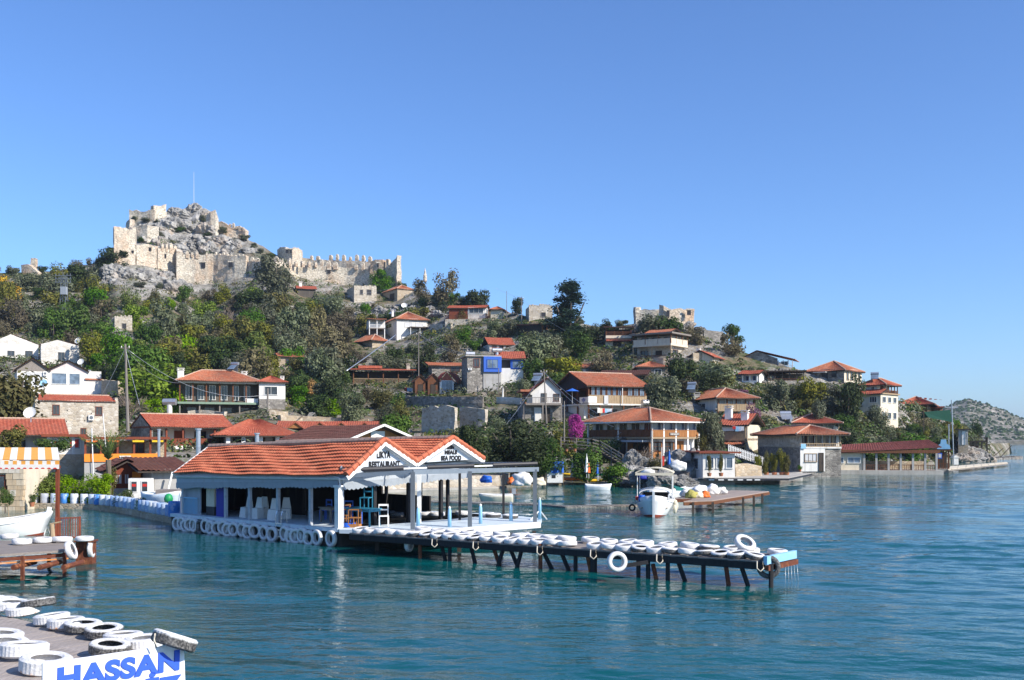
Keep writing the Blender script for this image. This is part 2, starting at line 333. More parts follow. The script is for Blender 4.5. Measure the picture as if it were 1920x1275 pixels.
def terrain():
    pxs = list(range(-900, 1912, 7)); rows = [-.06, -.03, -.012, 0, .004]+[i/120 for i in range(1, 121)]+[1.012, 1.03, 1.06, 1.12, 1.25, 1.5]
    V = []; A = []
    for t in rows:
        for px in pxs:
            a, Ya = shore(px); b, Yb = ridge(px)
            if t <= 0:
                Y = Ya+(Yb-Ya)*t*.5; z = .35 if t == 0 else (-.3 if t > -.02 else t*40); z = -.05 if t == 0 else z
            elif t <= 1:
                Y = D(px, a+(b-a)*t); z = max(EYE+(Y0-(a+(b-a)*t))/F*Y, .45+t*3)
            else:
                zr = EYE+(Y0-b)/F*Yb; Y = Yb+(t-1)*160; z = zr-(t-1)*170
            x = (px-960)/F*Y
            pyv = a+(b-a)*min(t, 1); lim = 492 if px < 335 else 476; mound = max(0, 1-abs(px-365)/190)*max(0, min(1, (lim-pyv)/14)) if t <= 1.02 else 0; rk = max(0, min(1, 1-abs(px-350)/180, (560-pyv)/20))
            if t > .03:
                k = min(1, t*6)
                z += noise.fractal(Vector((x*.08, Y*.08, 0)), 1, 2, 4)*.45*k
                if mound > 0:
                    r = noise.ridged_multi_fractal(Vector((x*.07, Y*.07, z*.07)), .9, 2.1, 6, 1, 2)
                    z += (r-1.1)*3.0*mound; Y2 = Y+(noise.noise(Vector((x*.25, z*.4, 5)))*2.2)*mound
                    x = x*Y2/Y; z = EYE+(z-EYE)*Y2/Y; Y = Y2
            V.append((x, Y, z)); A.append(max(min(1, mound*1.6), rk if t <= 1.2 else 0))
    n = len(pxs); Fc = [(j*n+i, j*n+i+1, (j+1)*n+i+1, (j+1)*n+i) for j in range(len(rows)-1) for i in range(n-1)]
    me = bpy.data.meshes.new('hillside'); me.from_pydata(V, [], Fc); me.materials.append(GROUND); me.polygons.foreach_set('use_smooth', [True]*len(Fc))
    sm = [A[j*n+i] < .35 for j in range(len(rows)-1) for i in range(n-1)]; me.polygons.foreach_set('use_smooth', sm)
    at = me.attributes.new('rocky', 'FLOAT', 'POINT'); at.data.foreach_set('value', A); me.update()
    tag(link('hillside', me), 'rocky hillside rising from the shore to the castle', kind='structure')
    return V, n, rows
TV, TN, TROWS = terrain()

def m_far():
    t = NT('far_hill_scrub'); n = t.noise(.03, 8, .7); n2 = t.noise(.16, 6, .7)
    c = t.ramp(n2, [(.4, (.09,.09,.07)), (.52, (.24,.215,.18)), (.62, (.42,.39,.34))])
    c = t.mix(t.ramp(n, [(.42, (0,0,0)), (.58, (.7,)*3)]), c, (.08,.085,.045)); t.bump(n2, 1, 2.0); return t.done(c, .95, spec=.1)
FARM = m_far()
def far_hill():
    SX = [1600, 1690, 1745, 1790, 1815, 1850, 1900, 1945, 1990, 2060, 2150, 2400]; SY = [812, 796, 772, 754, 750, 762, 786, 804, 800, 790, 804, 826]
    pxs = np.arange(1600, 2400, 2.5); V = []; n = len(pxs); rows = [0, .02]+[i/40 for i in range(1, 41)]+[1.3]
    for t in rows:
        for px in pxs:
            py = np.interp(px, SX, SY); Yb = 1330; Ya = 950; Y = Ya+(Yb-Ya)*t
            zt = EYE+(Y0-py)/F*Yb; z = (-1 if t == 0 else 2+(zt-2)*(t**.85)) if t <= 1 else zt-60
            x = (px-960)/F*Y
            if t > .02: z += noise.fractal(Vector((x*.015, Y*.015, 1)), 1, 2, 5)*7*min(1, t*4)*max(0, min(1, zt/20))
            V.append((x, Y, z))
    Fc = [(j*n+i, j*n+i+1, (j+1)*n+i+1, (j+1)*n+i) for j in range(len(rows)-1) for i in range(n-1)]
    me = bpy.data.meshes.new('far_hill'); me.from_pydata(V, [], Fc); me.materials.append(FARM); me.polygons.foreach_set('use_smooth', [True]*len(Fc)); me.update()
    tag(link('far_hill', me), 'rocky scrub covered hill across the water', kind='structure')
    random.seed(5); mb = MB()
    for i in range(5200):
        a = random.randrange(n*3, n*(len(rows)-1)-1); p = Vector(V[a]); p.x += random.uniform(-2.5, 2.5); p.y += random.uniform(-4, 4)
        if p.z < 4: continue
        r = random.uniform(.8, 2.1); q = [p+Vector((r*cos(k)*random.uniform(.7, 1.2), r*sin(k)*random.uniform(.7, 1.2), r*.1)) for k in (0, 1.26, 2.5, 3.8, 5)]
        top = p+Vector((random.uniform(-.3,.3)*r, 0, r*1.0)); m0 = len(mb.v); mb.v += [tuple(x-Vector((0,0,r*.6))) for x in q]+[tuple(x+Vector((0,0,r*.45))) for x in q]+[tuple(top)]
        for k in range(5):
            l = (k+1) % 5; mb.f.append((m0+k, m0+l, m0+5+l, m0+5+k)); mb.f.append((m0+5+k, m0+5+l, m0+10)); mb.m += [0, 0]
    tag(mb.build('scrub', L_DARK), 'dark scrub dotted over the far hill', kind='stuff')
far_hill()

# ------------------------------------------------------------------ rocks
def rock_mesh(seed, k=2):
    import bmesh
    bm = bmesh.new(); bmesh.ops.create_icosphere(bm, subdivisions=k+1, radius=1)
    for v in bm.verts:
        n = v.co.normalized(); o = Vector((seed*7.3, 0, 0))
        v.co = n*(1+.40*noise.noise(n*1.3+o)-.30*abs(noise.noise(n*2.6+o))+.12*noise.noise(n*5+o)+.06*noise.noise(n*11+o)); v.co.z *= .8
        v.co.x = max(-1.0, min(.95, v.co.x))
    me = bpy.data.meshes.new('boulder'); bm.to_mesh(me); bm.free(); me.materials.append(ROCK); return me
ROCKS = [rock_mesh(i, 4) for i in range(5)]
ROCKSW = [m.copy() for m in ROCKS]
for m in ROCKSW: m.materials[0] = ROCKW
def boulder(p, r, label, group=None, sc=(1,1,1), seed=0, warm=False):
    o = link('boulder', (ROCKSW if warm else ROCKS)[seed % 5], None, p, (random.uniform(-.3,.3), random.uniform(-.3,.3), seed*1.7), (r*sc[0], r*sc[1], r*sc[2]))
    return tag(o, label, 'rock', group)
random.seed(2)
mb = MB()                                   # uncountable loose stones over the slope
for i in range(5200):
    px = random.uniform(-150, 1860); a = shore(px)[0]; b = ridge(px)[0]; py = a+(b-a)*random.uniform(.06, 1)
    if noise.noise(Vector((px*.012, py*.02, 3))) < .05 and not (200 < px < 560 and py < 520): continue
    g = G(px, py); r = random.uniform(.12, .5) if random.random() < .85 else random.uniform(.5, 1.1)
    pts = []
    for (sx, sy, sz) in ((-1,-1,-1),(1,-1,-1),(1,1,-1),(-1,1,-1),(-1,-1,1),(1,-1,1),(1,1,1),(-1,1,1)):
        k = .62 if sz > 0 else 1; pts.append((g.x+sx*r*random.uniform(.6,1.1)*k, g.y+sy*r*random.uniform(.6,1.1)*k, g.z+(sz*.55*random.uniform(.6,1.1))*r+.1))
    mb.hexa(pts)
mb.build('loose_rock', ROCK, None, 'loose grey limestone scattered over the slope', 'stuff')
# ------------------------------------------------------------------ house kit
CLEAR = []      # (x0, y0, x1, y1, distance) rows of the picture a house shows in: trees nearer than it keep off
LANDMARKS = []  # (px, py, phrase)
def tiles(mb, e0, e1, t0, t1, gauge=.42, pitch=.34, sag=0, amp=.035, seg=2, step=.045):
    e0, e1, t0, t1 = map(Vector, (e0, e1, t0, t1)); L = max((e1-e0).length, (t1-t0).length); S = ((t0-e0).length+(t1-e1).length)/2
    nr = max(2, int(S/gauge)); nc = max(2, int(L/pitch))*seg; nrm = (e1-e0).cross(t0-e0)
    if nrm.length < 1e-6: nrm = (e1-e0).cross(t1-e0)
    nrm.normalize(); nrm *= (1 if nrm.z > 0 else -1)
    for r in range(nr):
        n0 = len(mb.v); a, b = r/nr, (r+1)/nr
        for (u, up) in ((a, step), (b, 0.0)):
            for c in range(nc+1):
                k = c/nc; p = (e0+(t0-e0)*u).lerp(e1+(t1-e1)*u, k)
                w = amp*(1 if c % 2 == 0 else -1) if seg == 2 else amp*cos(2*math.pi*c/seg)
                s = sag*(sin(k*math.pi*2.1+1)*.5+sin(k*9.0+u*2)*.35) if sag else 0
                p = p+nrm*(up+w*(1 if u == a or True else 0)); p.z += s; mb.v.append(tuple(p))
        for c in range(nc):
            mb.f.append((n0+c, n0+c+1, n0+nc+1+c+1, n0+nc+1+c)); mb.m.append(mb.mi)
        # front lip of the course
        n1 = len(mb.v)
        for c in range(nc+1):
            q = Vector(mb.v[n0+c]); mb.v.append(tuple(q-nrm*(step+amp)))
        for c in range(nc): mb.f.append((n1+c, n1+c+1, n0+c+1, n0+c)); mb.m.append(mb.mi)
def ridge_row(mb, a, b, r=.12, n=None):
    a, b = Vector(a), Vector(b); L = (b-a).length; n = n or max(2, int(L/.4)); d = (b-a)/n
    for i in range(n): mb.tube([a+d*i, a+d*(i+1.08)], [r*1.12, r*.9], 6)

class House:
    def __init__(s, name, label, xl, xc, xr, base, a=0, d=None, Y=None, cat='house', group=None, short=None, top=None, sink=3.5):
        s.base = base; xc = xr if (a < 0 and xc-xl < .25*(xr-xl)) else xc; Y = Y or D(xc, base); s.s = F/Y; C = P(xc, base, Y); rel = a; a = a-math.degrees(math.atan((xc-960)/F)); ca, sa = cos(R(a)), sin(R(a)); s.a = a; s.Y = Y
        def solve(px, ux, uy): k = (px-960)/F; return (k*C.y-C.x)/(ux-k*uy)
        if rel >= 0:
            s.w = solve(xr, ca, sa); s.d = d if d else solve(xl, -sa, ca); O = C
        else:
            s.w = solve(xl, -ca, -sa); s.d = d if d else solve(xr, -sa, ca); O = C-Vector((ca, sa, 0))*s.w
        s.d = min(s.d, 15) if s.d > 0 else 8; s.root = empty(name, O, R(a), label, cat, group); s.sink = sink
        CLEAR.append((min(xl, xc), (top or base-30), max(xr, xc), base, Y)); LANDMARKS.append(((xl+xr)/2, base-15, short or label.split(' with')[0].split(' beside')[0]))
    def z(s, py): return (s.base-py)/s.s
    def m(s, px): return px/s.s
    def part(s, mb, name, mat, **k): return mb.build(name, mat, s.root, **k)
    def box(s, name, mat, x0, x1, y0, y1, z0, z1, **k):
        mb = MB(); mb.box(x0, x1, y0, y1, z0, z1); return s.part(mb, name, mat, **k)
    def wall(s, mat, z0, z1, f=0, l=0, r=0, b=0, name='wall'):
        return s.box(name, mat, l, s.w-r, f, s.d-b, z0, z1)
    def fb(s, mb, face, s0, s1, z0, z1, o0, o1, ins=0):
        if face == 'F': mb.box(s0, s1, ins-o1, ins-o0, z0, z1)
        elif face == 'L': mb.box(ins-o1, ins-o0, s0, s1, z0, z1)
        elif face == 'R': mb.box(s.w-ins+o0, s.w-ins+o1, s0, s1, z0, z1)
    def L(s, face): return s.w if face == 'F' else s.d
    def win(s, face, t0, t1, z0, z1, ins=0, fr=WD_WHITE, pane=GLASS, mull=1, bars=0, th=.07, name='window'):
        L = s.L(face); a, b = t0*L, t1*L; mb = MB(); e = min(th, (b-a)*.2)
        s.fb(mb, face, a, b, z1-e, z1, .003, .09, ins); s.fb(mb, face, a-.04, b+.04, z0-e*.5, z0+e*.6, .003, .13, ins)
        s.fb(mb, face, a, a+e, z0+e*.6, z1-e, .003, .09, ins); s.fb(mb, face, b-e, b, z0+e*.6, z1-e, .003, .09, ins)
        for i in range(1, mull+1):
            c = a+(b-a)*i/(mull+1); s.fb(mb, face, c-e*.3, c+e*.3, z0+e*.6, z1-e, .02, .07, ins)
        for i in range(1, bars+1):
            c = z0+(z1-z0)*i/(bars+1); s.fb(mb, face, a+e, b-e, c-.02, c+.02, .025, .065, ins)
        w = s.part(mb, name, fr); m2 = MB(); s.fb(m2, face, a+e*.8, b-e*.8, z0+e*.5, z1-e*.9, .001, .03, ins); m2.build('pane', pane, w); return w
    def wins(s, face, n, z0, z1, t0=.06, t1=.94, fill=.62, **k):
        for i in range(n):
            c = t0+(t1-t0)*(i+.5)/n; h = (t1-t0)/n*fill/2; s.win(face, c-h, c+h, z0, z1, **k)
    def door(s, face, t0, t1, z0, z1, mat=WD_BROWN, ins=0):
        L = s.L(face); mb = MB(); s.fb(mb, face, t0*L, t1*L, z0, z1, .002, .05, ins); a, b = t0*L, t1*L
        s.fb(mb, face, a-.06, a, z0, z1+.06, .004, .09, ins); s.fb(mb, face, b, b+.06, z0, z1+.06, .004, .09, ins); s.fb(mb, face, a, b, z1, z1+.06, .004, .09, ins)
        dd = s.part(mb, 'door', mat); m2 = MB(); s.fb(m2, face, b-.14, b-.1, z0+(z1-z0)*.45, z0+(z1-z0)*.52, .05, .1, ins); m2.build('handle', BLACKM, dd); return dd
    def slab(s, mat, z0, z1, f=0, l=0, r=0, b=0, name='floor_slab'):
        return s.box(name, mat, -l, s.w+r, -f, s.d+b, z0, z1)
    def posts(s, face, n, z0, z1, mat=WD_DARK, r=.09, t0=0, t1=1, ins=.1, out=0):
        L = s.L(face)
        for i in range(n):
            c = L*(t0+(t1-t0)*i/max(1, n-1)); c = min(max(c, r), L-r); mb = MB(); s.fb(mb, face, c-r, c+r, z0, z1, out-ins-r, out-ins+r); s.part(mb, 'post', mat)
    def rail(s, face, z0, z1, mat=WD_BROWN, kind='bal', t0=0, t1=1, out=.0, step=.22):
        L = s.L(face); a, b = t0*L, t1*L; mb = MB()
        if kind == 'bal':
            s.fb(mb, face, a, b, z1-.08, z1, out-.09, out); s.fb(mb, face, a, b, z0, z0+.07, out-.08, out-.01)
            n = max(3, int((b-a)/step))
            for i in range(n+1): c = a+(b-a)*i/n; s.fb(mb, face, c-.03, c+.03, z0+.07, z1-.08, out-.07, out-.02)
            return s.part(mb, 'railing', mat)
        n = max(3, int((b-a)/.45))            # boarded front, one board per step with open joints
        for i in range(n): c = a+(b-a)*i/n; q = random.uniform(0, .02); s.fb(mb, face, c+.012, c+(b-a)/n-.012, z0, z1, out-.06+q, out-.02+q)
        s.fb(mb, face, a, b, z1, z1+.07, out-.09, out+.01); return s.part(mb, 'board_railing', mat)
    def roof(s, kind, ze, zr, o=.45, mat=T_OLD, gmat=None, f=None, l=None, r=None, b=None, hip=.5, x0=None, x1=None, y0=None, y1=None, ridges=True, dy=0, sag=.06, name='roof'):
        X0 = (x0 if x0 is not None else 0)-(l if l is not None else o); X1 = (x1 if x1 is not None else s.w)+(r if r is not None else o)
        A = (y0 if y0 is not None else 0)-(f if f is not None else o); B = (y1 if y1 is not None else s.d)+(b if b is not None else o)
        mb = MB(); th = .10; rd = []
        def pl(e0, e1, t0, t1):
            mb.mi = 0; tiles(mb, e0, e1, t0, t1, sag=sag); mb.mi = 1
            n = len(mb.v); mb.v += [tuple(Vector(q)-Vector((0,0,.09+k*th))) for k in (0, 1) for q in (e0, e1, t1, t0)]
            for fc in ((0,1,2,3),(7,6,5,4),(0,4,5,1),(1,5,6,2),(2,6,7,3),(3,7,4,0)): mb.f.append(tuple(n+i for i in fc)); mb.m.append(1)
        if kind == 'gx':
            c = (A+B)/2+dy; pl((X0,A,ze),(X1,A,ze),(X0,c,zr),(X1,c,zr)); pl((X1,B,ze),(X0,B,ze),(X1,c,zr),(X0,c,zr)); rd = [((X0,c,zr),(X1,c,zr))]
        elif kind == 'gy':
            c = (X0+X1)/2+dy; pl((X0,B,ze),(X0,A,ze),(c,B,zr),(c,A,zr)); pl((X1,A,ze),(X1,B,ze),(c,A,zr),(c,B,zr)); rd = [((c,A,zr),(c,B,zr))]
        elif kind == 'hip':
            w, d = X1-X0, B-A
            if w >= d: h = min(d*hip, w*.48); p0 = (X0+h,(A+B)/2,zr); p1 = (X1-h,(A+B)/2,zr)
            else: h = min(w*hip, d*.48); p0 = ((X0+X1)/2,A+h,zr); p1 = ((X0+X1)/2,B-h,zr)
            q = [(X0,A,ze),(X1,A,ze),(X1,B,ze),(X0,B,ze)]
            if w >= d: pl(q[0],q[1],p0,p1); pl(q[1],q[2],p1,p1); pl(q[2],q[3],p1,p0); pl(q[3],q[0],p0,p0); rd = [(p0,p1),(q[0],p0),(q[3],p0),(q[1],p1),(q[2],p1)]
            else: pl(q[0],q[1],p0,p0); pl(q[1],q[2],p0,p1); pl(q[2],q[3],p1,p1); pl(q[3],q[0],p1,p0); rd = [(p0,p1),(q[0],p0),(q[1],p0),(q[3],p1),(q[2],p1)]
        elif kind == 'shed':
            pl((X0,A,ze),(X1,A,ze),(X0,B,zr),(X1,B,zr))
        elif kind == 'flat':
            mb.mi = 1; mb.box(X0,X1,A,B,ze,zr)
        ob = s.part(mb, name, [mat, WD_DARK if kind != 'flat' else mat])
        if rd and ridges:
            for a_, b_ in rd:
                m2 = MB(); ridge_row(m2, Vector(a_)+Vector((0,0,.05)), Vector(b_)+Vector((0,0,.05))); m2.build('ridge_tiles', RIDGE, ob)
        if gmat:
            w0 = (x0 or 0); w1 = (x1 if x1 is not None else s.w); d0 = (y0 or 0); d1 = (y1 if y1 is not None else s.d)
            if kind == 'gx':
                zz = ze+(zr-ze)*((d0-A)/max(.01,((A+B)/2+dy-A))); c = (A+B)/2+dy
                for x in (w0+.02, w1-.27): s.part(MB().prism([(x,d0+.02,zz-.5),(x,d1-.02,zz-.5),(x,d1-.02,zz-.12),(x,c,zr-.15),(x,d0+.02,zz-.12)], (.25,0,0)), 'gable', gmat)
            elif kind == 'gy':
                zz = ze+(zr-ze)*((w0-X0)/max(.01,((X0+X1)/2+dy-X0))); c = (X0+X1)/2+dy
                for y in (d0-.01, d1-.27): s.part(MB().prism([(w0+.02,y,zz-.5),(w1-.02,y,zz-.5),(w1-.02,y,zz-.12),(c,y,zr-.15),(w0+.02,y,zz-.12)], (0,.25,0)), 'gable', gmat)
        return ob
    def chimney(s, x, y, z0, z1, w=.6, mat=W_WHITE):
        mb = MB(); mb.box(x-w/2, x+w/2, y-w/2, y+w/2, z0, z1); mb.box(x-w*.62, x+w*.62, y-w*.62, y+w*.62, z1, z1+.1)
        for a in (-1, 1):
            for b in (-1, 1): mb.box(x+a*w*.4-.06, x+a*w*.4+.06, y+b*w*.4-.06, y+b*w*.4+.06, z1+.1, z1+.32)
        mb.box(x-w*.6, x+w*.6, y-w*.6, y+w*.6, z1+.32, z1+.4); return s.part(mb, 'chimney', mat)
    def base_wall(s, mat=S_WARM, f=0, l=0, r=0, b=0): return s.slab(mat, -s.sink, 0, f, l, r, b, 'foundation')
    def board(s, face, t0, t1, z0, z1, mat, name='sign_board', out=.12, ins=0):
        L = s.L(face); mb = MB(); s.fb(mb, face, t0*L, t1*L, z0, z1, out-.04, out, ins); return s.part(mb, name, mat)
def text(body, size, parent, loc, rot, mat, name='lettering', depth=.008, bold=0.0, sx=1.0, label=None, align='CENTER'):
    cu = bpy.data.curves.new('t', 'FONT'); cu.body = body; cu.size = size; cu.extrude = depth; cu.offset = bold; cu.align_x = align; cu.align_y = 'BOTTOM_BASELINE'
    cu.space_character = 1.05; t = bpy.data.objects.new('t', cu); COL.objects.link(t); bpy.context.view_layer.update()
    me = bpy.data.meshes.new_from_object(t.evaluated_get(bpy.context.evaluated_depsgraph_get())); bpy.data.objects.remove(t)
    me.name = name; me.materials.clear(); me.materials.append(mat)
    return tag(link(name, me, parent, loc, rot, (sx, 1, 1)), label)
def dish(p, r, label, mat=CANVAS, yaw=0.0, col='satellite dish'):
    t = empty('satellite_dish', p, yaw, label, col)
    mb = MB(); mb.lathe([(0, .0), (r*.5, .03*r/.4), (r*.8, .08*r/.4), (r, .13*r/.4), (r, .15*r/.4), (r*.8, .10*r/.4), (r*.5, .05*r/.4), (0, .02)], 14)
    o = mb.build('reflector', mat, t); o.rotation_euler = (R(62), 0, 0); o.location = (0, -.1, r+.25)
    m = MB(); m.tube([(0,0,0),(0,0,r+.2)], .04); m.tube([(0,-.1,r*.4+.2),(0,-r*1.1,r*.9)], .02); m.build('mast', GALV, t); return t
def ac_unit(h, face, t0, t1, z0, z1, ins=0):
    mb = MB(); L = h.L(face); h.fb(mb, face, t0*L, t1*L, z0, z1, .05, .4, ins); o = h.part(mb, 'air_conditioner', WD_WHITE)
    c = (t0+t1)/2*L; r = min((t1-t0)*L, z1-z0)*.36; m = MB(); m.lathe([(0, 0), (r, 0), (r, .02), (0, .02)], 12, (c, ins-.43, (z0+z1)/2), 'y') if face == 'F' else m.lathe([(0,0),(r,0),(r,.02),(0,.02)],12,(0,0,0),'y')
    m.build('fan_grille', GREYM, o)
# ------------------------------------------------------------------ the village, left to right
random.seed(11)
# stone house
h = House('stone_house', 'light rubble stone house with low red roof and two small upper windows', 48, 66, 222, 834, 8, short='light rubble stone house', top=735)
h.base_wall(S_LIGHT); h.wall(S_LIGHT, 0, h.z(749)); h.roof('gx', h.z(750), h.z(737), 0.05, T_RED, f=.1, l=-.35, r=-.35)
for x in (0, h.w-.35): h.box('gable_parapet', S_LIGHT, x, x+.35, h.d*.05, h.d*.95, h.z(749), h.z(742))
for t0, t1, a, b in ((.20,.285,777,758), (.715,.80,777,760), (.535,.605,822,802)): h.win('F', t0, t1, h.z(a), h.z(b), fr=WD_RED, pane=GLASS, mull=1)
ac_unit(h, 'F', .625, .69, h.z(787), h.z(777)); 
for t, y in ((.37,770),(.36,791),(.58,789),(.9,789),(.66,775)): h.board('F', t, t+.012, h.z(y), h.z(y-2.5), BLACKT, 'putlog_hole', .004)
# waterfront restaurant at the left
h = House('red_roofed_restaurant', 'white restaurant under a red tile roof with a flag in its window', -60, -60, 118, 868, 0, d=9, short='white restaurant with the red tile roof', top=783, Y=100)
h.base_wall(S_WARM); h.wall(W_WHITE, 0, h.z(816), f=1.0); h.roof('gx', h.z(814), h.z(783), .5, T_RED, f=.8, gmat=W_WHITE)
h.win('F', .05, .25, h.z(850), h.z(825), 1.0, fr=WD_DARK); h.win('F', .35, .6, h.z(852), h.z(825), 1.0, fr=WD_DARK)
h = House('glazed_annex', 'white annex of the left restaurant with a red flag behind glass', 88, 88, 162, 852, 0, d=6, Y=97, short='white annex with the flag', top=815, cat='building')
h.base_wall(S_WARM); h.wall(W_WHITE, 0, h.z(818), f=.15); h.roof('flat', h.z(819), h.z(814), .5, WD_RED, r=.1); h.posts('F', 4, 0, h.z(819), WD_WHITE, .12)
h.win('F', .1, .42, h.z(842), h.z(822), .15, mull=1, pane=GLASSB); h.win('F', .55, .85, h.z(842), h.z(822), .15, mull=1, pane=GLASSB)
mb = MB(); h.fb(mb, 'F', .15*h.w, .37*h.w, h.z(840), h.z(825), .035, .05, .15); fl = h.part(mb, 'flag', RED_P); m2 = MB(); m2.lathe([(.28,0),(.40,0),(.40,.02),(.28,.02)], 16, (.25*h.w, .15-.07, h.z(832)), 'y', True); m2.build('crescent', CANVAS, fl)
mb = MB(); st = []
for i in range(10): a = math.pi*i/5+.3; q = .22 if i % 2 == 0 else .09; st.append((.325*h.w+q*cos(a), .15-.055, h.z(832)+q*sin(a)))
mb.prism(st, (0,-.02,0)); mb.build('star', CANVAS, fl)
mb = MB(); h.fb(mb, 'F', .58*h.w, .8*h.w, h.z(839), h.z(824), .035, .05, .15); h.part(mb, 'curtain', RED_P)
# orange terrace
h = House('orange_terrace', 'open terrace building with a bright orange parapet and brown flat roof', 158, 158, 312, 866, 0, d=7, Y=93, short='orange terrace', top=820, cat='building')
h.base_wall(W_GREY); h.wall(S_WARM, 0, h.z(826), f=3.0); h.roof('flat', h.z(824), h.z(819), .3, WD_RED); h.posts('F', 6, 0, h.z(824), WD_RED, .09)
h.box('parapet', W_ORANGE, 0, h.w*.92, -.12, .02, 0, h.z(851)); h.win('F', .08, .2, h.z(850), h.z(830), 3.0, fr=WD_RED); h.door('F', .33, .42, h.z(864), h.z(832), WD_RED, 3.0); h.win('F', .6, .75, h.z(850), h.z(830), 3.0, fr=WD_RED)
for t in (.02, .28, .58, .82): h.board('F', t, t+.14, h.z(829), h.z(825.5), YEL_P if t > .5 else ORG_P, 'rolled_awning', .25)
h.board('F', .42, .56, h.z(861), h.z(855), CANVAS, 'name_board', .16); b = text('PANSIYON', h.m(5.6), h.root, (.49*h.w, -.17, h.z(860.4)), (R(90),0,0), BLACKT, bold=.01, sx=.75)
# stone gabled restaurant with red porch
h = House('porch_restaurant', 'long stone gabled restaurant with dark porch and red railing', 246, 281, 432, 836, 20, short='stone gabled porch restaurant', top=772, cat='restaurant')
h.base_wall(W_WHITE); h.wall(S_GREY, 0, h.z(799), f=3.2); h.box('side_wall', S_GREY, 0, .4, 0, h.d, 0, h.z(800)); h.roof('gx', h.z(800), h.z(775), .4, T_RED, gmat=S_GREY, l=.05)
h.slab(WD_RED, h.z(801)-.1, h.z(799), f=.3, name='fascia'); h.box('plaster_wall', W_WHITE, .4, h.w-.1, 3.0, 3.18, 0, h.z(802))
h.posts('F', 6, 0, h.z(801), WD_RED, .11); h.rail('F', 0, h.z(823), WD_RED, 'board', .25, 1)
h.win('F', .12, .25, h.z(830), h.z(808), 3.0, fr=WD_BROWN); h.door('F', .4, .52, h.z(835), h.z(808), WD_RED, 3.0); h.win('F', .65, .8, h.z(830), h.z(808), 3.0, fr=WD_BROWN)
h = House('tiled_annex', 'low white annex under a broad red tile roof beside the porch restaurant', 418, 424, 552, 838, 4, d=8, Y=D(430, 838)-4, short='low annex with the broad red roof', top=783, cat='building')
h.base_wall(W_WHITE); h.wall(W_GREY, 0, h.z(815), f=2.0); h.roof('hip', h.z(816), h.z(785), .8, T_RED, l=1.6, ridges=False); h.posts('F', 5, 0, h.z(816), WD_WHITE, .25); h.wins('F', 3, h.z(834), h.z(820), ins=2.0, fr=WD_BROWN); h.slab(WD_RED, h.z(817), h.z(815.5), f=.8, name='fascia')
# row of four little gables
h = House('gabled_cabin_row', 'row building with four small timber gables under red tiles', 520, 524, 705, 812, -3, d=6, Y=D(600, 812), short='row of four timber gables', top=789, cat='building')
h.base_wall(WD_DARK); h.wall(WD_DARK, 0, h.z(803), f=1.5); h.roof('gx', h.z(803), h.z(789), .3, T_RED, b=1, ridges=False); h.posts('F', 7, 0, h.z(803), WD_RED, .1)
for i, c in enumerate((555, 600, 640, 684)):
    t = (c-520)/185*h.w; w = h.m(19); g = MB(); g.prism([(t-w*.8, -.6, h.z(803)), (t+w*.8, -.6, h.z(803)), (t, -.6, h.z(793))], (0,.12,0)); go = h.part(g, 'gable', WD_ORANGE)
    m2 = MB(); m2.mi = 0
    for q in (-1, 1): tiles(m2, (t+q*w, -.75, h.z(804)), (t+q*w, 2.0, h.z(804)), (t, -.75, h.z(790.5)), (t, 2.0, h.z(790.5))); m2.bar((t+q*w, -.78, h.z(805)), (t, -.78, h.z(791.3)), .08, .22)
    h.part(m2, 'small_roof', T_RED)
# brown pavilion
h = House('brown_roofed_pavilion', 'long pavilion with dark brown shingle roof and honey timber gable with a white board', 545, 655, 762, 858, 32, Y=88, short='brown roofed pavilion', top=797, cat='building')
h.base_wall(WD_DARK); h.wall(WD_DARK, 0, h.z(828), f=1, l=1)
rz_ = h.z(799)+.15; h.roof('gy', h.z(825), rz_, .8, T_DARK, gmat=WD_ORANGE, ridges=False, f=.9)
mb = MB(); c = h.w/2
for q in (-1, 1): mb.bar((c+q*(h.w/2+.8), -.95, h.z(825)-.05), (c, -.95, rz_-.03), .08, .2)
h.part(mb, 'barge_board', CANVAS); h.posts('F', 4, 0, h.z(826), WD_DARK); h.posts('L', 6, 0, h.z(826), WD_DARK)
h.board('F', .36, .60, h.z(821), h.z(808), CANVAS, 'white_board', .1)
# orange hut and brown shed by the planter
h = House('orange_hut', 'small brown gabled hut with a bright orange door', 203, 207, 266, 916, 6, d=5, Y=72, short='brown hut with the orange door', top=862, cat='hut')
h.base_wall(CONC); h.wall(WD_RED, 0, h.z(883)); h.roof('gy', h.z(884), h.z(862), .5, T_DARK, gmat=WD_RED, ridges=False)
h.win('F', .12, .38, h.z(908), h.z(888), fr=WD_RED, pane=CURT); h.win('F', .42, .6, h.z(908), h.z(888), fr=WD_RED, pane=CURT); h.door('F', .72, .93, h.z(912), h.z(887), W_ORANGE)
h = House('brown_roofed_shed', 'grey plastered shed with wide brown roof beside the orange hut', 268, 270, 348, 925, 10, d=6, Y=70, short='grey shed with brown roof', top=856, cat='shed')
h.base_wall(CONC); h.wall(W_GREY, 0, h.z(880), l=.5); h.roof('shed', h.z(881), h.z(860), .5, T_DARK, f=.6)
mb = MB(); mb.bar((h.w*.5, -.8, 0), (h.w*.62, -.8, h.z(885)), .12); h.part(mb, 'prop', WD_WHITE)
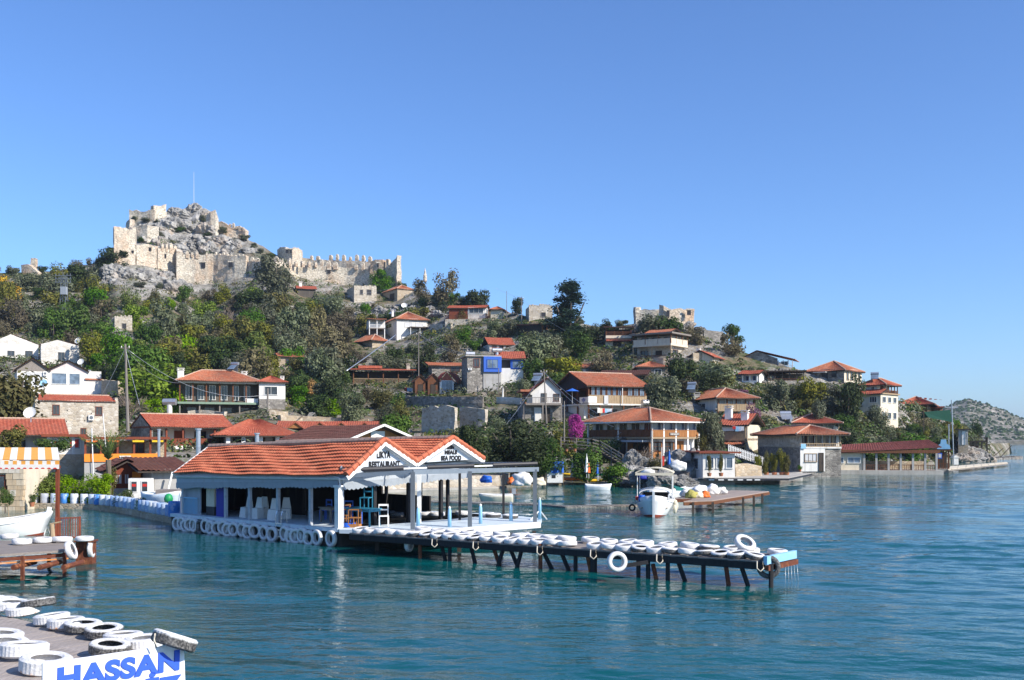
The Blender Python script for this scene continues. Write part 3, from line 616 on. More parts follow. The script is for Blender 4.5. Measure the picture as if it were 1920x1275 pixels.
# upper left houses
h = House('twin_gabled_white_house', 'white house with twin gables, one grey board and one pink, and wide windows', 30, 32, 190, 748, 3, d=8, Y=D(110, 748), short='white twin gabled house', top=670)
h.base_wall(W_WHITE); h.wall(W_WHITE, 0, h.z(692)); W = h.w
for x0, x1, gm, zr in ((0, W*.36, WD_GREY, 671), (W*.37, W*.82, W_PINK, 673)):
    h.roof('gy', h.z(693), h.z(zr), .4, T_OLD, gmat=gm, x0=x0, x1=x1, ridges=False)
h.box('side_wing', W_WHITE, W*.82, W, .3, h.d-.3, 0, h.z(709)); h.roof('flat', h.z(709), h.z(706), .3, T_OLD, x0=W*.82)
h.win('F', .08, .32, h.z(724), h.z(697), pane=CURT, mull=2, bars=2); h.win('F', .40, .58, h.z(718), h.z(697), pane=GLASSB, mull=0); h.win('F', .61, .74, h.z(718), h.z(697), pane=GLASSB, mull=0); h.win('F', .81, .95, h.z(725), h.z(711), ins=.28, pane=GLASS, mull=0); ac_unit(h, 'F', .30, .345, h.z(703), h.z(695))
h.chimney(W*.88, 3, h.z(706), h.z(692), .4, GALV)
for nm, lb, xl, xr, bs, ev, pk, wm, ws in (('whitewashed_house', 'whitewashed house with bare stone gable top at the left edge', -20, 72, 672, 643, 625, W_WHITE, ((.35,.5,666,656),(.72,.88,668,655))), ('whitewashed_stone_house', 'whitewashed stone house with a pyramid gable and one small window', 75, 149, 684, 645, 636, S_WHITE, ((.44,.61,676,659),))):
    h = House(nm, lb, xl, xl+2, xr, bs, 2, d=8, short=lb.split(' with')[0], top=pk)
    h.base_wall(wm); h.wall(wm, 0, h.z(ev)); g = MB(); g.prism([(0,.01,h.z(ev)), (h.w*(.95 if 'stone' in nm else 1),.01,h.z(ev)), (h.w*.42,.01,h.z(pk))], (0,.5,0)); h.part(g, 'gable', S_WHITE); h.roof('gy', h.z(ev), h.z(pk)-.1, .1, T_OLD, f=-.6, ridges=False)
    for a_, b_, c_, d_ in ws: h.win('F', a_, b_, h.z(c_), h.z(d_), fr=WD_GREY)
# long veranda house
h = House('veranda_house', 'two storey house with long dark verandas, pale band and hipped tile roof', 334, 336, 486, 782, 5, d=8, short='long two storey veranda house', top=688)
h.base_wall(S_LIGHT); h.wall(W_DARK, 0, h.z(756), f=2.2); h.wall(W_DARK, h.z(752), h.z(712), f=2.0, name='upper_wall'); h.slab(m_paint('pale_green_fascia', (.20,.28,.20), .6, .3), h.z(757), h.z(753), f=.4, l=.3, r=.3); h.slab(WD_WHITE, h.z(717), h.z(712), f=.2)  # veranda back walls coloured dark to stand for their shade
h.roof('hip', h.z(713), h.z(690), .7, T_OLD); h.posts('F', 7, h.z(753), h.z(713), WD_BROWN, .1); h.posts('F', 5, 0, h.z(757), WD_GREY, .1); h.rail('F', h.z(753), h.z(746), WD_WHITE, 'board', .82, 1)
h.wins('F', 6, h.z(748), h.z(720), ins=2.0, fr=WD_WHITE, fill=.55, pane=GLASS); h.wins('F', 4, h.z(778), h.z(762), ins=2.2, fr=WD_BROWN); h.rail('F', 0, h.z(775), WD_GREY, 'bal')
h.chimney(.3, 1.0, h.z(713), h.z(694), 1.0); h.chimney(h.w*.86, h.d*.6, h.z(705), h.z(694), .9)
h = House('small_red_roofed_wing', 'small white wing with red hipped roof right of the veranda house', 484, 486, 535, 748, 4, d=6, Y=D(400,782)+2, short='small white wing', top=702)
h.base_wall(S_GREY); h.wall(W_WHITE, 0, h.z(717)); h.roof('hip', h.z(716), h.z(703), .5, T_RED, ridges=False); h.win('F', .2, .7, h.z(740), h.z(724)); h.chimney(h.w*.9, 1, h.z(716), h.z(708), .6)
# terrace restaurant in the middle
h = House('terrace_restaurant', 'dark open terrace with red tin roof and pale baluster rail on a stone wall', 660, 662, 775, 722, 3, d=7, short='dark open terrace restaurant', top=684, cat='restaurant', sink=3)
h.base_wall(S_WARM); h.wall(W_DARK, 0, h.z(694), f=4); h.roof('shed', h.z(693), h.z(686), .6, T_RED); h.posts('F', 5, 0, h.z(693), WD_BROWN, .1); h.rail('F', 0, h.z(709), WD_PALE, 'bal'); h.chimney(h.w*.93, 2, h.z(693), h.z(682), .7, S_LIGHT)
h.box('upper_roof_slope', T_RED, h.w*.1, h.w*.5, 3, 6, h.z(688), h.z(683))
# cabins
for i, (x0, x1, tp, br) in enumerate(((776, 799, 703, 0), (800, 822, 700, 0), (823, 908, 696, 1))):
    lb = ('small brown gabled cabin, leftmost of three in a row', 'small brown gabled cabin between two others in a row', 'cabin with a broad red tile roof and glazed front, largest of the row')[i]
    h = House('gabled_cabin', lb, x0, x0+2, x1 if i < 2 else 851, 741, 4 if i < 2 else 10, d=6, Y=D(820, 741), short=('left brown cabin', 'middle brown cabin', 'cabin with the broad red roof')[i], top=tp, cat='cabin', group='gabled cabins in a row')
    h.base_wall(S_GREY); h.wall(WD_BROWN if i < 2 else W_WHITE, 0, h.z(714))
    if i < 2: h.roof('gy', h.z(714), h.z(tp), .25, T_RED, gmat=WD_BROWN, ridges=False)
    else:
        w2 = h.w*2.0; h.box('side_wall', S_LIGHT, h.w, w2-.6, 1.5, 6, 0, h.z(718)); tl = MB(); c = h.w*.5
        tiles(tl, (-.3,-.3,h.z(715)), (-.3,5.6,h.z(715)), (c,-.3,h.z(tp)), (c,5.6,h.z(tp))); tiles(tl, (h.w+.6,-.3,h.z(718)), (w2,3.5,h.z(719)), (c,-.3,h.z(tp)), (h.w*1.55,5,h.z(697))); tl.prism([(-.1,0,h.z(716)),(h.w+.2,0,h.z(716)),(c,0,h.z(tp+1.5))],(0,.1,0))
        h.part(tl, 'roof', T_RED)
    h.rail('F', 0, h.z(731), WD_DARK, 'bal', out=.9)
    if i < 2: h.door('F', .3, .7, 0, h.z(721), WD_DARK)
    else: h.win('F', .1, .9, h.z(732), h.z(713), pane=GLASSB, fr=WD_WHITE, mull=2)
    h.box('porch_floor', S_GREY, 0, h.w, -1.0, -.003, -2.5, 0)
# stone part and tower with blue timber rooms
h = House('stone_lean_to', 'rubble stone house with a lean-to red roof and one dark window', 806, 810, 872, 702, 6, d=7, Y=D(840, 705), short='rubble stone house with lean-to roof', top=674)
h.base_wall(S_GREY); h.wall(S_GREY, 0, h.z(684)); h.roof('shed', h.z(685), h.z(674), .5, T_OLD, l=.8); h.win('F', .55, .85, h.z(697), h.z(685), fr=WD_BROWN)
h = House('blue_tower_house', 'tall stone house with bright blue timber rooms and a solar tank on top', 872, 876, 936, 742, 10, d=6, Y=D(890,735), short='tall blue timber tower house', top=662)
h.base_wall(S_GREY); h.wall(S_GREY, 0, h.z(668)); H_ = h.w; h.box('grey_render', W_GREY, H_*.5, H_+.3, -.15, -.003, 0, h.z(697)); h.win('F', .2, .38, h.z(688), h.z(672), fr=WD_RED)
h.box('blue_room', BLUE_P, H_*.5, H_+.35, -.5, 3, h.z(697), h.z(668)); h.win('F', .6, .95, h.z(690), h.z(673), ins=-.5, fr=BLUE_P, pane=GLASSB); h.roof('flat', h.z(668), h.z(666), .35, CONC); ac_unit(h, 'F', .02, .13, h.z(694), h.z(690))
h.box('solar_panel', BLACKM, H_*.55, H_*.9, 1, 2.4, h.z(666), h.z(664)); mb = MB(); mb.tube([(H_*.0,1.5,h.z(662)),(H_*.28,1.5,h.z(662))], .42, 10); h.part(mb, 'water_tank', GALV); mb = MB(); mb.tube([(H_*.85,2,h.z(654)),(H_*1.15,2,h.z(654))], .45, 10); mb.tube([(H_*1.0,2,h.z(666)),(H_*1.0,2,h.z(656))], .3, 8); h.part(mb, 'water_tank', GALV)
h = House('blue_room_house', 'small house with red roof and blue window boxes right of the tower', 932, 934, 981, 700, 4, d=6, Y=D(890,735)+2, short='small house with blue window boxes', top=656)
h.base_wall(W_WHITE); h.wall(W_DARK, h.z(690), h.z(672), f=1.2); h.wall(W_WHITE, 0, h.z(690)); h.roof('gx', h.z(672), h.z(656), .5, T_RED, ridges=False); h.box('window_box', BLUE_P, h.w*.5, h.w, -.05, 1.3, h.z(692), h.z(674)); h.win('F', .56, .95, h.z(690), h.z(676), ins=-.05, fr=BLUE_P, pane=GLASSB)
h.slab(WD_WHITE, h.z(674), h.z(671.8), f=.3, name='fascia')
h = House('white_arched_house', 'little white house with red gabled roof above the blue tower', 905, 918, 962, 660, 14, d=6, short='little white house above the blue tower', top=630)
h.base_wall(W_WHITE); h.wall(W_WHITE, 0, h.z(645)); h.roof('gx', h.z(646), h.z(630), .4, T_RED, ridges=False); h.wins('F', 3, h.z(656), h.z(648), fr=WD_BROWN, mull=0); h.rail('F', 0, h.z(651), WD_RED, 'bal', 0, .4, out=.6)
h = House('orange_timber_shack', 'orange timber shack with sloping red roof below the skyline', 968, 1016, 1033, 626, -20, d=None, short='orange timber shack', top=600)
h.base_wall(W_GREY); h.wall(WD_DARK, 0, h.z(606), f=.05); h.roof('shed', h.z(608), h.z(601), .4, T_OLD); h.box('plank_side', WD_ORANGE, h.w-.02, h.w+.1, 0, h.d, 0, h.z(606)); h.wins('R', 2, h.z(617), h.z(607), fr=WD_RED, mull=0, ins=-.11)
# white hipped house high up
h = House('white_hipped_house', 'white house with orange hipped roof and side porch high on the slope', 712, 744, 802, 640, 16, short='white hipped house high on the slope', top=582)
h.base_wall(W_WHITE); h.wall(W_WHITE, 0, h.z(596)); h.roof('hip', h.z(598), h.z(580), .5, T_OLD); h.win('F', .25, .5, h.z(612), h.z(603), mull=1, fr=WD_WHITE, pane=CURT); h.win('F', .6, .85, h.z(612), h.z(604), mull=1, pane=CURT); h.win('L', .3, .7, h.z(610), h.z(602)); h.box('side_porch_roof', WD_DARK, h.w*.35, h.w*.95, -2.5, 0, h.z(615), h.z(613)); h.chimney(h.w*.02, 4.5, h.z(590), h.z(580), .5)
for x in (.35, .65, .94): h.box('post', WD_WHITE, h.w*x, h.w*x+.12, -2.4, -2.28, h.z(628), h.z(615))
h = House('porch_wing', 'open side wing with white posts on the left of the white hipped house', 690, 692, 722, 640, 6, d=6, Y=D(744,640), short='open wing with white posts', top=596, cat='building')
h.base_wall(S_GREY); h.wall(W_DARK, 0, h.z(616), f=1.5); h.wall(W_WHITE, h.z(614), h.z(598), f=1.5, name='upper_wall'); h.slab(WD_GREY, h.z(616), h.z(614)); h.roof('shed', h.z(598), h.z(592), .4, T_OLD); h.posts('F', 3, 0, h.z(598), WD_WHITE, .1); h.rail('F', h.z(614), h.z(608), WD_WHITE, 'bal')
h = House('stone_outbuilding', 'stone outbuilding with small hipped roof below the white hipped house', 668, 698, 722, 652, 30, short='stone outbuilding with hipped roof', top=624)
h.base_wall(S_WARM); h.wall(S_WARM, 0, h.z(638)); h.roof('hip', h.z(638), h.z(625), .7, T_OLD)
# skyline houses
h = House('garden_pavilion_house', 'small white and red house on a high stone terrace with picket rail', 842, 844, 910, 600, -8, d=6, short='small house on the high stone terrace', top=568)
h.box('terrace_wall', S_LIGHT, -h.m(4), h.w+h.m(14), -2.5, h.d, -h.m(30), 0); h.wall(WD_RED, 0, h.z(576)); h.box('glazed_corner', W_WHITE, h.w*.52, h.w+.03, -.05, h.d*.8, 0, h.z(576)); h.win('F', .55, .95, h.z(587), h.z(577), ins=-.05, mull=2); h.win('R', .1, .7, h.z(587), h.z(577), ins=-.03, mull=2); h.roof('gx', h.z(577), h.z(569), .4, T_RED, gmat=W_WHITE, ridges=False); h.rail('F', 0, h.z(592), WD_BROWN, 'bal', -.05, 1.15, out=2.4)
h = House('cream_skyline_house', 'small cream house with two windows behind the stone terrace', 920, 941, 957, 597, -12, short='small cream skyline house', top=574)
h.base_wall(W_CREAM); h.wall(W_CREAM, 0, h.z(579)); h.roof('hip', h.z(580), h.z(573), .5, T_OLD, ridges=False); h.wins('R', 2, h.z(591), h.z(581), fr=WD_WHITE)
for nm, lb, a_, b_, c_, bs, tp, an, wn in (('roofless_stone_house', 'roofless pale stone house with two empty window holes', 650, 664, 706, 566, 534, 14, ((.25,.4,552,542),(.55,.78,552,541))), ('old_stone_house', 'old grey stone house with worn tile roof under the castle wall', 718, 745, 776, 566, 532, 25, ()), ('stone_hut', 'flat roofed ruined stone hut beside the tall cedar', 988, 992, 1036, 602, 572, 8, ((.5,.72,594,585),)), ('hillside_stone_hut', 'tiny stone hut with a black doorway among the trees on the left slope', 212, 215, 248, 620, 592, 5, ((.4,.68,616,605),))):
    h = House(nm, lb, a_, b_, c_, bs, an, d=None if an > 10 else 6, short=lb.split(' with')[0].split(' beside')[0], top=tp)
    h.base_wall(S_LIGHT); h.wall(S_LIGHT if 'old' not in nm else S_WARM, 0, h.z(tp+(8 if 'old' in nm else 2)))
    for q in wn: h.win('F', q[0], q[1], h.z(q[2]), h.z(q[3]), fr=S_LIGHT, pane=BLACKM, mull=0)
    if 'old' in nm: h.roof('hip', h.z(tp+9), h.z(tp-1), .2, T_OLD); h.win('L', .2, .5, h.z(560), h.z(548), fr=WD_DARK, pane=BLACKM, mull=0)
    else:
        mb = MB()
        for i in range(9): x = h.w*i/9; mb.box(x, x+h.w/9-.1, 0, .5, h.z(tp+2), h.z(tp+2)+random.uniform(.1, .6))
        h.part(mb, 'broken_wall_top', S_LIGHT)
h = House('skyline_red_hut', 'small hut with bright red roof in the trees below the castle wall', 556, 558, 592, 552, 5, d=5, short='small red roofed hut under the castle', top=532)
h.base_wall(W_DARK); h.wall(W_DARK, 0, h.z(543)); h.roof('gx', h.z(541), h.z(533), .4, T_RED, ridges=False); h.chimney(1, 2, h.z(541), h.z(528), .8)
h = House('buried_cottage', 'half hidden cottage with red roof among the olive trees', 520, 522, 568, 690, 4, d=6, short='half hidden cottage', top=655)
h.base_wall(S_WARM); h.wall(S_WARM, 0, h.z(668)); h.roof('gx', h.z(668), h.z(660), .4, T_OLD, ridges=False); h.win('F', .3, .55, h.z(682), h.z(672), fr=WD_BROWN)
# right of the middle
h = House('brown_veranda_shack', 'brown timber shack with open veranda and pale lower wall', 1132, 1136, 1184, 655, 4, d=6, short='brown shack with open veranda', top=608)
h.base_wall(W_CREAM); h.wall(W_CREAM, 0, h.z(634), f=.5); h.wall(W_DARK, h.z(631), h.z(615), f=2.5, name='upper_wall'); h.slab(W_CREAM, h.z(634), h.z(629)); h.roof('shed', h.z(613), h.z(608), .5, T_DARK); h.posts('F', 4, h.z(629), h.z(613), WD_BROWN, .08); h.rail('F', h.z(629), h.z(622), WD_BROWN, 'bal'); h.door('F', .3, .6, 0, h.z(638), WD_DARK, .5); h.slab(T_RED, h.z(640), h.z(637), f=.9, name='porch_roof')
h = House('stone_balcony_house', 'large stone house with a deep cream balcony and thin brown roof', 1186, 1258, 1290, 674, -28, short='large stone balcony house', top=610)
h.base_wall(S_GREY); h.wall(S_LIGHT, 0, h.z(627), f=1.8, r=.8); h.slab(W_CREAM, h.z(647), h.z(643)); h.rail('F', h.z(643), h.z(634), W_CREAM, 'board'); h.rail('R', h.z(643), h.z(634), W_CREAM, 'board'); h.posts('F', 4, h.z(643), h.z(625), WD_BROWN, .09); h.posts('R', 4, h.z(643), h.z(625), WD_BROWN, .09); h.posts('F', 3, 0, h.z(647), WD_PALE, .1); h.roof('flat', h.z(625), h.z(622), .5, WD_GREY); h.roof('gx', h.z(619), h.z(611), 0, T_OLD, x0=h.w*.15, x1=h.w*.85, y0=2.5, ridges=False); h.wall(WD_PALE, h.z(622), h.z(618), f=3, r=3, l=2, name='attic_wall'); h.wins('F', 3, h.z(640), h.z(629), ins=1.8, fr=WD_BROWN); h.door('F', .5, .65, 0, h.z(655), WD_DARK, 1.8); h.win('F', .1, .3, h.z(665), h.z(653), 1.8, fr=WD_BROWN); h.win('R', .3, .6, h.z(665), h.z(653), .8, fr=WD_BROWN); h.rail('F', -.2, h.z(666), WD_BROWN, 'bal', out=1.8)
h = House('white_porch_cottage', 'small white cottage with red gable roof and a chimney beside the bare tree', 1290, 1336, 1374, 682, -20, short='small white cottage by the bare tree', top=655)
h.base_wall(W_WHITE); h.wall(W_CREAM, 0, h.z(669)); h.roof('gy', h.z(670), h.z(656), .5, T_RED, gmat=W_CREAM, ridges=False); h.win('R', .3, .6, h.z(678), h.z(670)); h.chimney(h.w*.4, .5, h.z(666), h.z(655), .6)
h = House('grey_gabled_house', 'grey stone house on the skyline with a long sloping roof and open porch', 1396, 1400, 1487, 690, -6, d=8, short='grey stone skyline house', top=653)
h.base_wall(S_GREY); h.wall(S_GREY, 0, h.z(676), r=3.0); rf = MB(); tiles(rf, (h.w+.4,-.4,h.z(674)), (h.w+.4,h.d,h.z(674)), (h.w*.26,-.4,h.z(655)), (h.w*.26,h.d,h.z(655))); tiles(rf, (-.4,h.d,h.z(668)), (-.4,-.4,h.z(668)), (h.w*.26,h.d,h.z(655)), (h.w*.26,-.4,h.z(655))); MB().prism([(0,0,h.z(677)),(h.w-3,0,h.z(677)),(h.w-3,0,h.z(671)),(h.w*.26,0,h.z(656.5)),(0,0,h.z(667))],(0,.3,0)).build('gable', S_GREY, h.root); rfo = h.part(rf, 'roof', T_OLD)
h.posts('F', 4, 0, h.z(675), WD_WHITE, .1, .7, 1); h.rail('F', 0, h.z(684), WD_WHITE, 'bal', .7, 1); h.win('F', .3, .42, h.z(686), h.z(676)); h.win('F', .75, .9, h.z(685), h.z(677), 0)
h = House('white_walled_house', 'white house with shallow red roof and blue things on its porch', 1391, 1420, 1452, 722, -14, d=6, short='white house with the shallow red roof', top=690)
h.base_wall(W_WHITE); h.wall(W_WHITE, 0, h.z(698), f=1.5); h.roof('gx', h.z(701), h.z(692), .6, T_RED, ridges=False); h.posts('F', 3, 0, h.z(700), WD_WHITE, .12); h.wins('F', 2, h.z(716), h.z(704), ins=1.5, fr=BLUE_P); h.rail('F', 0, h.z(714), WD_WHITE, 'board')
h = House('roof_pergola', 'dark timber pergola on a pale stone wall near the skyline', 1438, 1440, 1508, 714, 2, d=6, short='dark timber pergola', top=694, cat='pergola')
h.base_wall(S_LIGHT); h.roof('flat', h.z(697), h.z(695), .4, WD_DARK); h.posts('F', 6, 0, h.z(697), WD_DARK, .09); h.rail('F', 0, h.z(710), WD_BROWN, 'bal'); h.wall(W_DARK, 0, h.z(699), f=4)
mb = MB()
for i in range(6): z_ = h.z(700+i*0); x = h.w*i/5; mb.bar((x,-.4,h.z(694.3)), (x, h.d, h.z(694.3)), .12, .12)
h.part(mb, 'rafter', WD_BLACK)
h = House('hipped_stone_house', 'big stone house with broad orange hipped roof on the skyline', 1512, 1583, 1616, 716, -24, short='big hipped stone house on the skyline', top=672)
h.base_wall(S_GREY); h.wall(W_CREAM, 0, h.z(691)); h.box('front_wall', S_GREY, 0, h.w-.02, -.06, -.002, 0, h.z(691)); h.roof('hip', h.z(694), h.z(673), .5, T_OLD, hip=.5); h.win('F', .68, .8, h.z(706), h.z(695), ins=-.06, fr=WD_BLACK, bars=1); h.door('F', .12, .26, 0, h.z(700), WD_RED, -.06); h.win('F', .42, .58, h.z(712), h.z(698), ins=-.06, fr=WD_DARK); h.wins('R', 4, h.z(712), h.z(695), fr=WD_PALE, mull=0, fill=.5); h.box('small_awning', WD_WHITE, h.w*.25, h.w*.58, -1.2, -.07, h.z(697), h.z(696))
h = House('stepped_tower_house', 'tall cream house stepping down in three storeys with red hipped roofs', 1604, 1650, 1684, 806, -22, short='tall stepped cream house', top=706)
h.base_wall(W_CREAM); h.wall(W_CREAM, 0, h.z(762)); h.wall(W_CREAM, h.z(762), h.z(737), f=.3, name='middle_wall'); h.roof('shed', h.z(738), h.z(728), .4, T_RED, y1=2.4, b=0); h.wall(W_WHITE, h.z(737), h.z(718), f=2.6, r=1.6, l=.5, name='upper_wall'); h.roof('hip', h.z(720), h.z(706), .5, T_RED, y0=2.2); h.slab(WD_PALE, h.z(738.5), h.z(736), r=.3, b=.1); h.posts('R', 5, h.z(736), h.z(720), WD_BROWN, .07, .3, 1); h.rail('R', h.z(736), h.z(730), WD_BROWN, 'bal', .3, 1)
h.win('F', .1, .28, h.z(757), h.z(745), ins=.3); h.win('F', .55, .85, h.z(754), h.z(743), ins=.3, mull=2); h.win('F', .4, .55, h.z(733), h.z(723), ins=2.6); h.wins('R', 3, h.z(754), h.z(743), mull=0); h.wins('R', 3, h.z(785), h.z(772), mull=0); h.win('F', .5, .8, h.z(784), h.z(770)); h.win('F', .15, .35, h.z(784), h.z(770)); h.door('R', .5, .65, h.z(736), h.z(722), WD_BROWN, 1.6)
h = House('timber_guesthouse', 'long dark timber guesthouse with red roof at the right end of the village', 1682, 1684, 1740, 790, -3, d=14, short='long timber guesthouse', top=742)
h.base_wall(S_WARM); h.wall(WD_BROWN, 0, h.z(760), f=.8); h.roof('hip', h.z(758), h.z(742), .5, T_RED, r=1.4); h.posts('F', 5, 0, h.z(759), WD_BROWN, .09); h.rail('F', h.z(779), h.z(772), WD_BROWN, 'bal'); h.slab(WD_BROWN, h.z(781), h.z(779)); h.wins('F', 3, h.z(774), h.z(763), ins=.8, fr=WD_PALE); h.posts('R', 5, 0, h.z(759), WD_PALE, .1); h.wins('R', 4, h.z(776), h.z(763), fr=WD_PALE)
mb = MB()
for i in range(5): mb.box(h.w*.7+i*.9, h.w*.7+i*.9+.5, 1+i*1.2, 1.4+i*1.2, h.z(748), h.z(744)-i*.1)
h.part(mb, 'roof_cowl', T_RED)
h = House('small_timber_annex', 'low timber annex with flat roof right of the long guesthouse', 1736, 1738, 1762, 794, -5, d=7, short='low timber annex', top=760)
h.base_wall(S_WARM); h.wall(WD_BROWN, 0, h.z(765)); h.roof('shed', h.z(765), h.z(760), .5, T_OLD); h.wins('F', 2, h.z(780), h.z(768), fr=WD_PALE)
# middle tier
h = House('tin_roof_house', 'low house with grey brown roof between the trees above the black gabled house', 1062, 1066, 1142, 700, 6, d=6, short='low house among the trees', top=676)
h.base_wall(W_WHITE); h.wall(W_WHITE, 0, h.z(688)); h.roof('gx', h.z(689), h.z(679), .5, T_OLD, ridges=False); h.wins('F', 3, h.z(697), h.z(690))
h = House('brown_roofed_house', 'long brown roofed house with dark front behind the black gabled house', 1132, 1136, 1208, 718, -6, d=7, short='long brown roofed house', top=690)
h.base_wall(W_DARK); h.wall(WD_DARK, 0, h.z(702)); h.roof('gx', h.z(703), h.z(691), .8, T_DARK, ridges=False); h.wins('F', 4, h.z(713), h.z(704), fr=WD_DARK)
h = House('half_hidden_red_roof_house', 'stone house with red roof half hidden by the round dark tree', 1192, 1196, 1248, 708, 5, d=7, short='half hidden red roofed house', top=675)
h.base_wall(S_WARM); h.wall(S_GREY, 0, h.z(688)); h.roof('hip', h.z(688), h.z(676), .5, T_OLD, ridges=False); h.win('F', .6, .85, h.z(703), h.z(692))
h = House('white_gabled_house', 'white gabled house with timber balcony over a stone ground floor', 976, 980, 1052, 796, 6, d=8, Y=D(1030, 800), short='white gabled house with timber balcony', top=708)
h.base_wall(S_GREY); h.wall(S_GREY, 0, h.z(757)); h.wall(W_WHITE, h.z(757), h.z(729), l=h.w*.25, name='upper_wall'); h.roof('gy', h.z(738), h.z(708), .4, T_RED, gmat=W_WHITE, x0=h.w*.2, dy=h.w*.05); h.box('roof_wing', T_OLD, -.3, h.w*.3, .2, 6, h.z(734), h.z(730)); h.slab(WD_GREY, h.z(760), h.z(757), f=1.2); h.rail('F', h.z(757), h.z(745), WD_GREY, 'bal', out=1.2); h.posts('F', 3, 0, h.z(760), WD_GREY, .1, out=1.2); h.win('F', .48, .62, h.z(753), h.z(737), fr=WD_DARK, pane=GLASS); h.door('F', .55, .7, 0, h.z(765), WD_DARK); h.box('grey_door_panel', W_WHITE, h.w*.3, h.w*.48, -.12, -.002, h.z(792), h.z(764)); h.win('F', .8, .95, h.z(752), h.z(738), fr=WD_BROWN)
h = House('black_gabled_house', 'timber house with black plank gable, long tile roof and a row of brown windows', 1043, 1103, 1213, 790, 28, Y=D(1100,790), short='timber house with the black plank gable', top=697)
B = h; h.base_wall(W_WHITE); h.wall(W_WHITE, 0, h.z(758), f=2.0, l=.3); h.slab(W_WHITE, h.z(759), h.z(756)); h.wall(WD_BROWN, h.z(756), h.z(722), f=.15, l=2.5, name='upper_wall')
h.roof('gx', h.z(723), h.z(694), .45, T_OLD, gmat=WD_BLACK, l=.5); h.rail('F', h.z(756), h.z(741), WD_PALE, 'board'); h.rail('L', h.z(756), h.z(743), WD_BLACK, 'board', 0, .95)
h.wins('F', 6, h.z(741), h.z(721), .04, .58, .8, ins=.15, fr=WD_BROWN, mull=0, pane=GLASSB); h.wins('F', 3, h.z(741), h.z(726), .66, .97, .85, ins=.1, fr=WD_BROWN, mull=1, pane=GLASSB)
h.posts('F', 6, 0, h.z(759), WD_BROWN, .1); h.posts('L', 4, 0, h.z(723), WD_BROWN, .1); h.wins('F', 3, h.z(786), h.z(766), ins=2.0, fr=WD_BROWN); h.door('L', .5, .65, h.z(756), h.z(730), WD_DARK, 2.5)
h.board('F', .0, .14, h.z(755), h.z(743), CANVAS, 'white_banner', .06); h.board('L', .0, .25, h.z(755), h.z(744), CANVAS, 'printed_banner', .06)
for i in range(4): text('menu restaurant pansiyon bar'.split()[i].upper(), h.m(2.4), h.root, (-.08, .25*h.d*.5, h.z(746.8+i*2.4)), (R(90),0,R(-90)), BLUE_P, bold=.004)
h.board('F', .26, .33, h.z(757), h.z(741), CURT, 'hung_cloth', .12)
mb = MB(); mb.bar((h.w*.56, -.3, h.z(757)), (h.w*.56, -.3, h.z(722)), .09); h.part(mb, 'downpipe', WD_WHITE)
mb = MB(); mb.tube([(h.w-1.6,-1.2,h.z(754)),(h.w+.2,-1.2,h.z(754))], .5, 12); h.part(mb, 'water_tank', GALV)
# the large house on the cove
h = House('balcony_house', 'large two storey house on the cove with plank balconies and broad brown hipped roof', 1101, 1222, 1312, 862, 40, Y=D(1215, 880)+2, short='large plank balcony house', top=762)
B2 = h; h.base_wall(S_WARM); W = h.w; DD = h.d
h.wall(W_WHITE, 0, h.z(822), f=1.0, l=1.2, name='ground_wall'); h.wall(W_WHITE, h.z(820), h.z(788), f=.6, l=.9, name='upper_wall'); h.slab(WD_PALE, h.z(822.5), h.z(819.5)); h.roof('hip', h.z(789), h.z(762), .75, T_OLD, hip=.62)
h.rail('F', h.z(819), h.z(807), WD_ORANGE, 'board', 0, 1); h.rail('L', h.z(819), h.z(806), WD_BROWN, 'board', 0, .97)
h.wins('F', 4, h.z(806), h.z(791), .02, .99, .86, ins=.55, fr=WD_WHITE, mull=0, pane=GLASSB); h.wins('L', 5, h.z(808), h.z(792), .03, .98, .7, ins=.9, fr=WD_WHITE, mull=1)
h.posts('F', 5, 0, h.z(789), WD_WHITE, .1); h.posts('L', 3, 0, h.z(789), WD_WHITE, .1)
h.box('plank_front', WD_ORANGE, .3, W*.56, .75, .99, 0, h.z(828)); h.box('plank_side', WD_ORANGE, .95, 1.19, .9, DD*.45, 0, h.z(828)); h.wins('F', 2, h.z(846), h.z(829), .05, .55, .8, ins=.75, fr=WD_BROWN, mull=2, bars=1, pane=GLASS); h.win('L', .1, .36, h.z(845), h.z(830), ins=.95, fr=WD_BROWN, mull=3, pane=GLASS); h.door('L', .5, .6, 0, h.z(829), WD_DARK, 1.2); h.door('F', .62, .76, 0, h.z(828), WD_ORANGE, 1.0); h.box('awning', GREYL, -.6, .9, DD*.08, DD*.4, h.z(829), h.z(825))
h.board('F', .36, .56, h.z(816), h.z(811), WD_GREY, 'name_plate', .08); text('RESTAURANT', h.m(3.6), h.root, (.46*W, -.1, h.z(815.3)), (R(90),0,0), CANVAS, bold=.004, sx=.8)
mb = MB(); mb.bar((-.2, DD*.66, 0), (-.2, DD*.38, h.z(820)), 1.0, .15); mb.bar((-.75, DD*.66, .9), (-.75, DD*.38, h.z(810)), .08); h.part(mb, 'stair', WD_GREY)
mb = MB(); mb.bar((-.85,-.85,h.z(791)), (W+.8,-.85,h.z(791)), .15, .15); mb.bar((-.85,-.85,h.z(791)), (-.85,DD+.8,h.z(791)), .15, .15); h.part(mb, 'gutter', WD_WHITE)
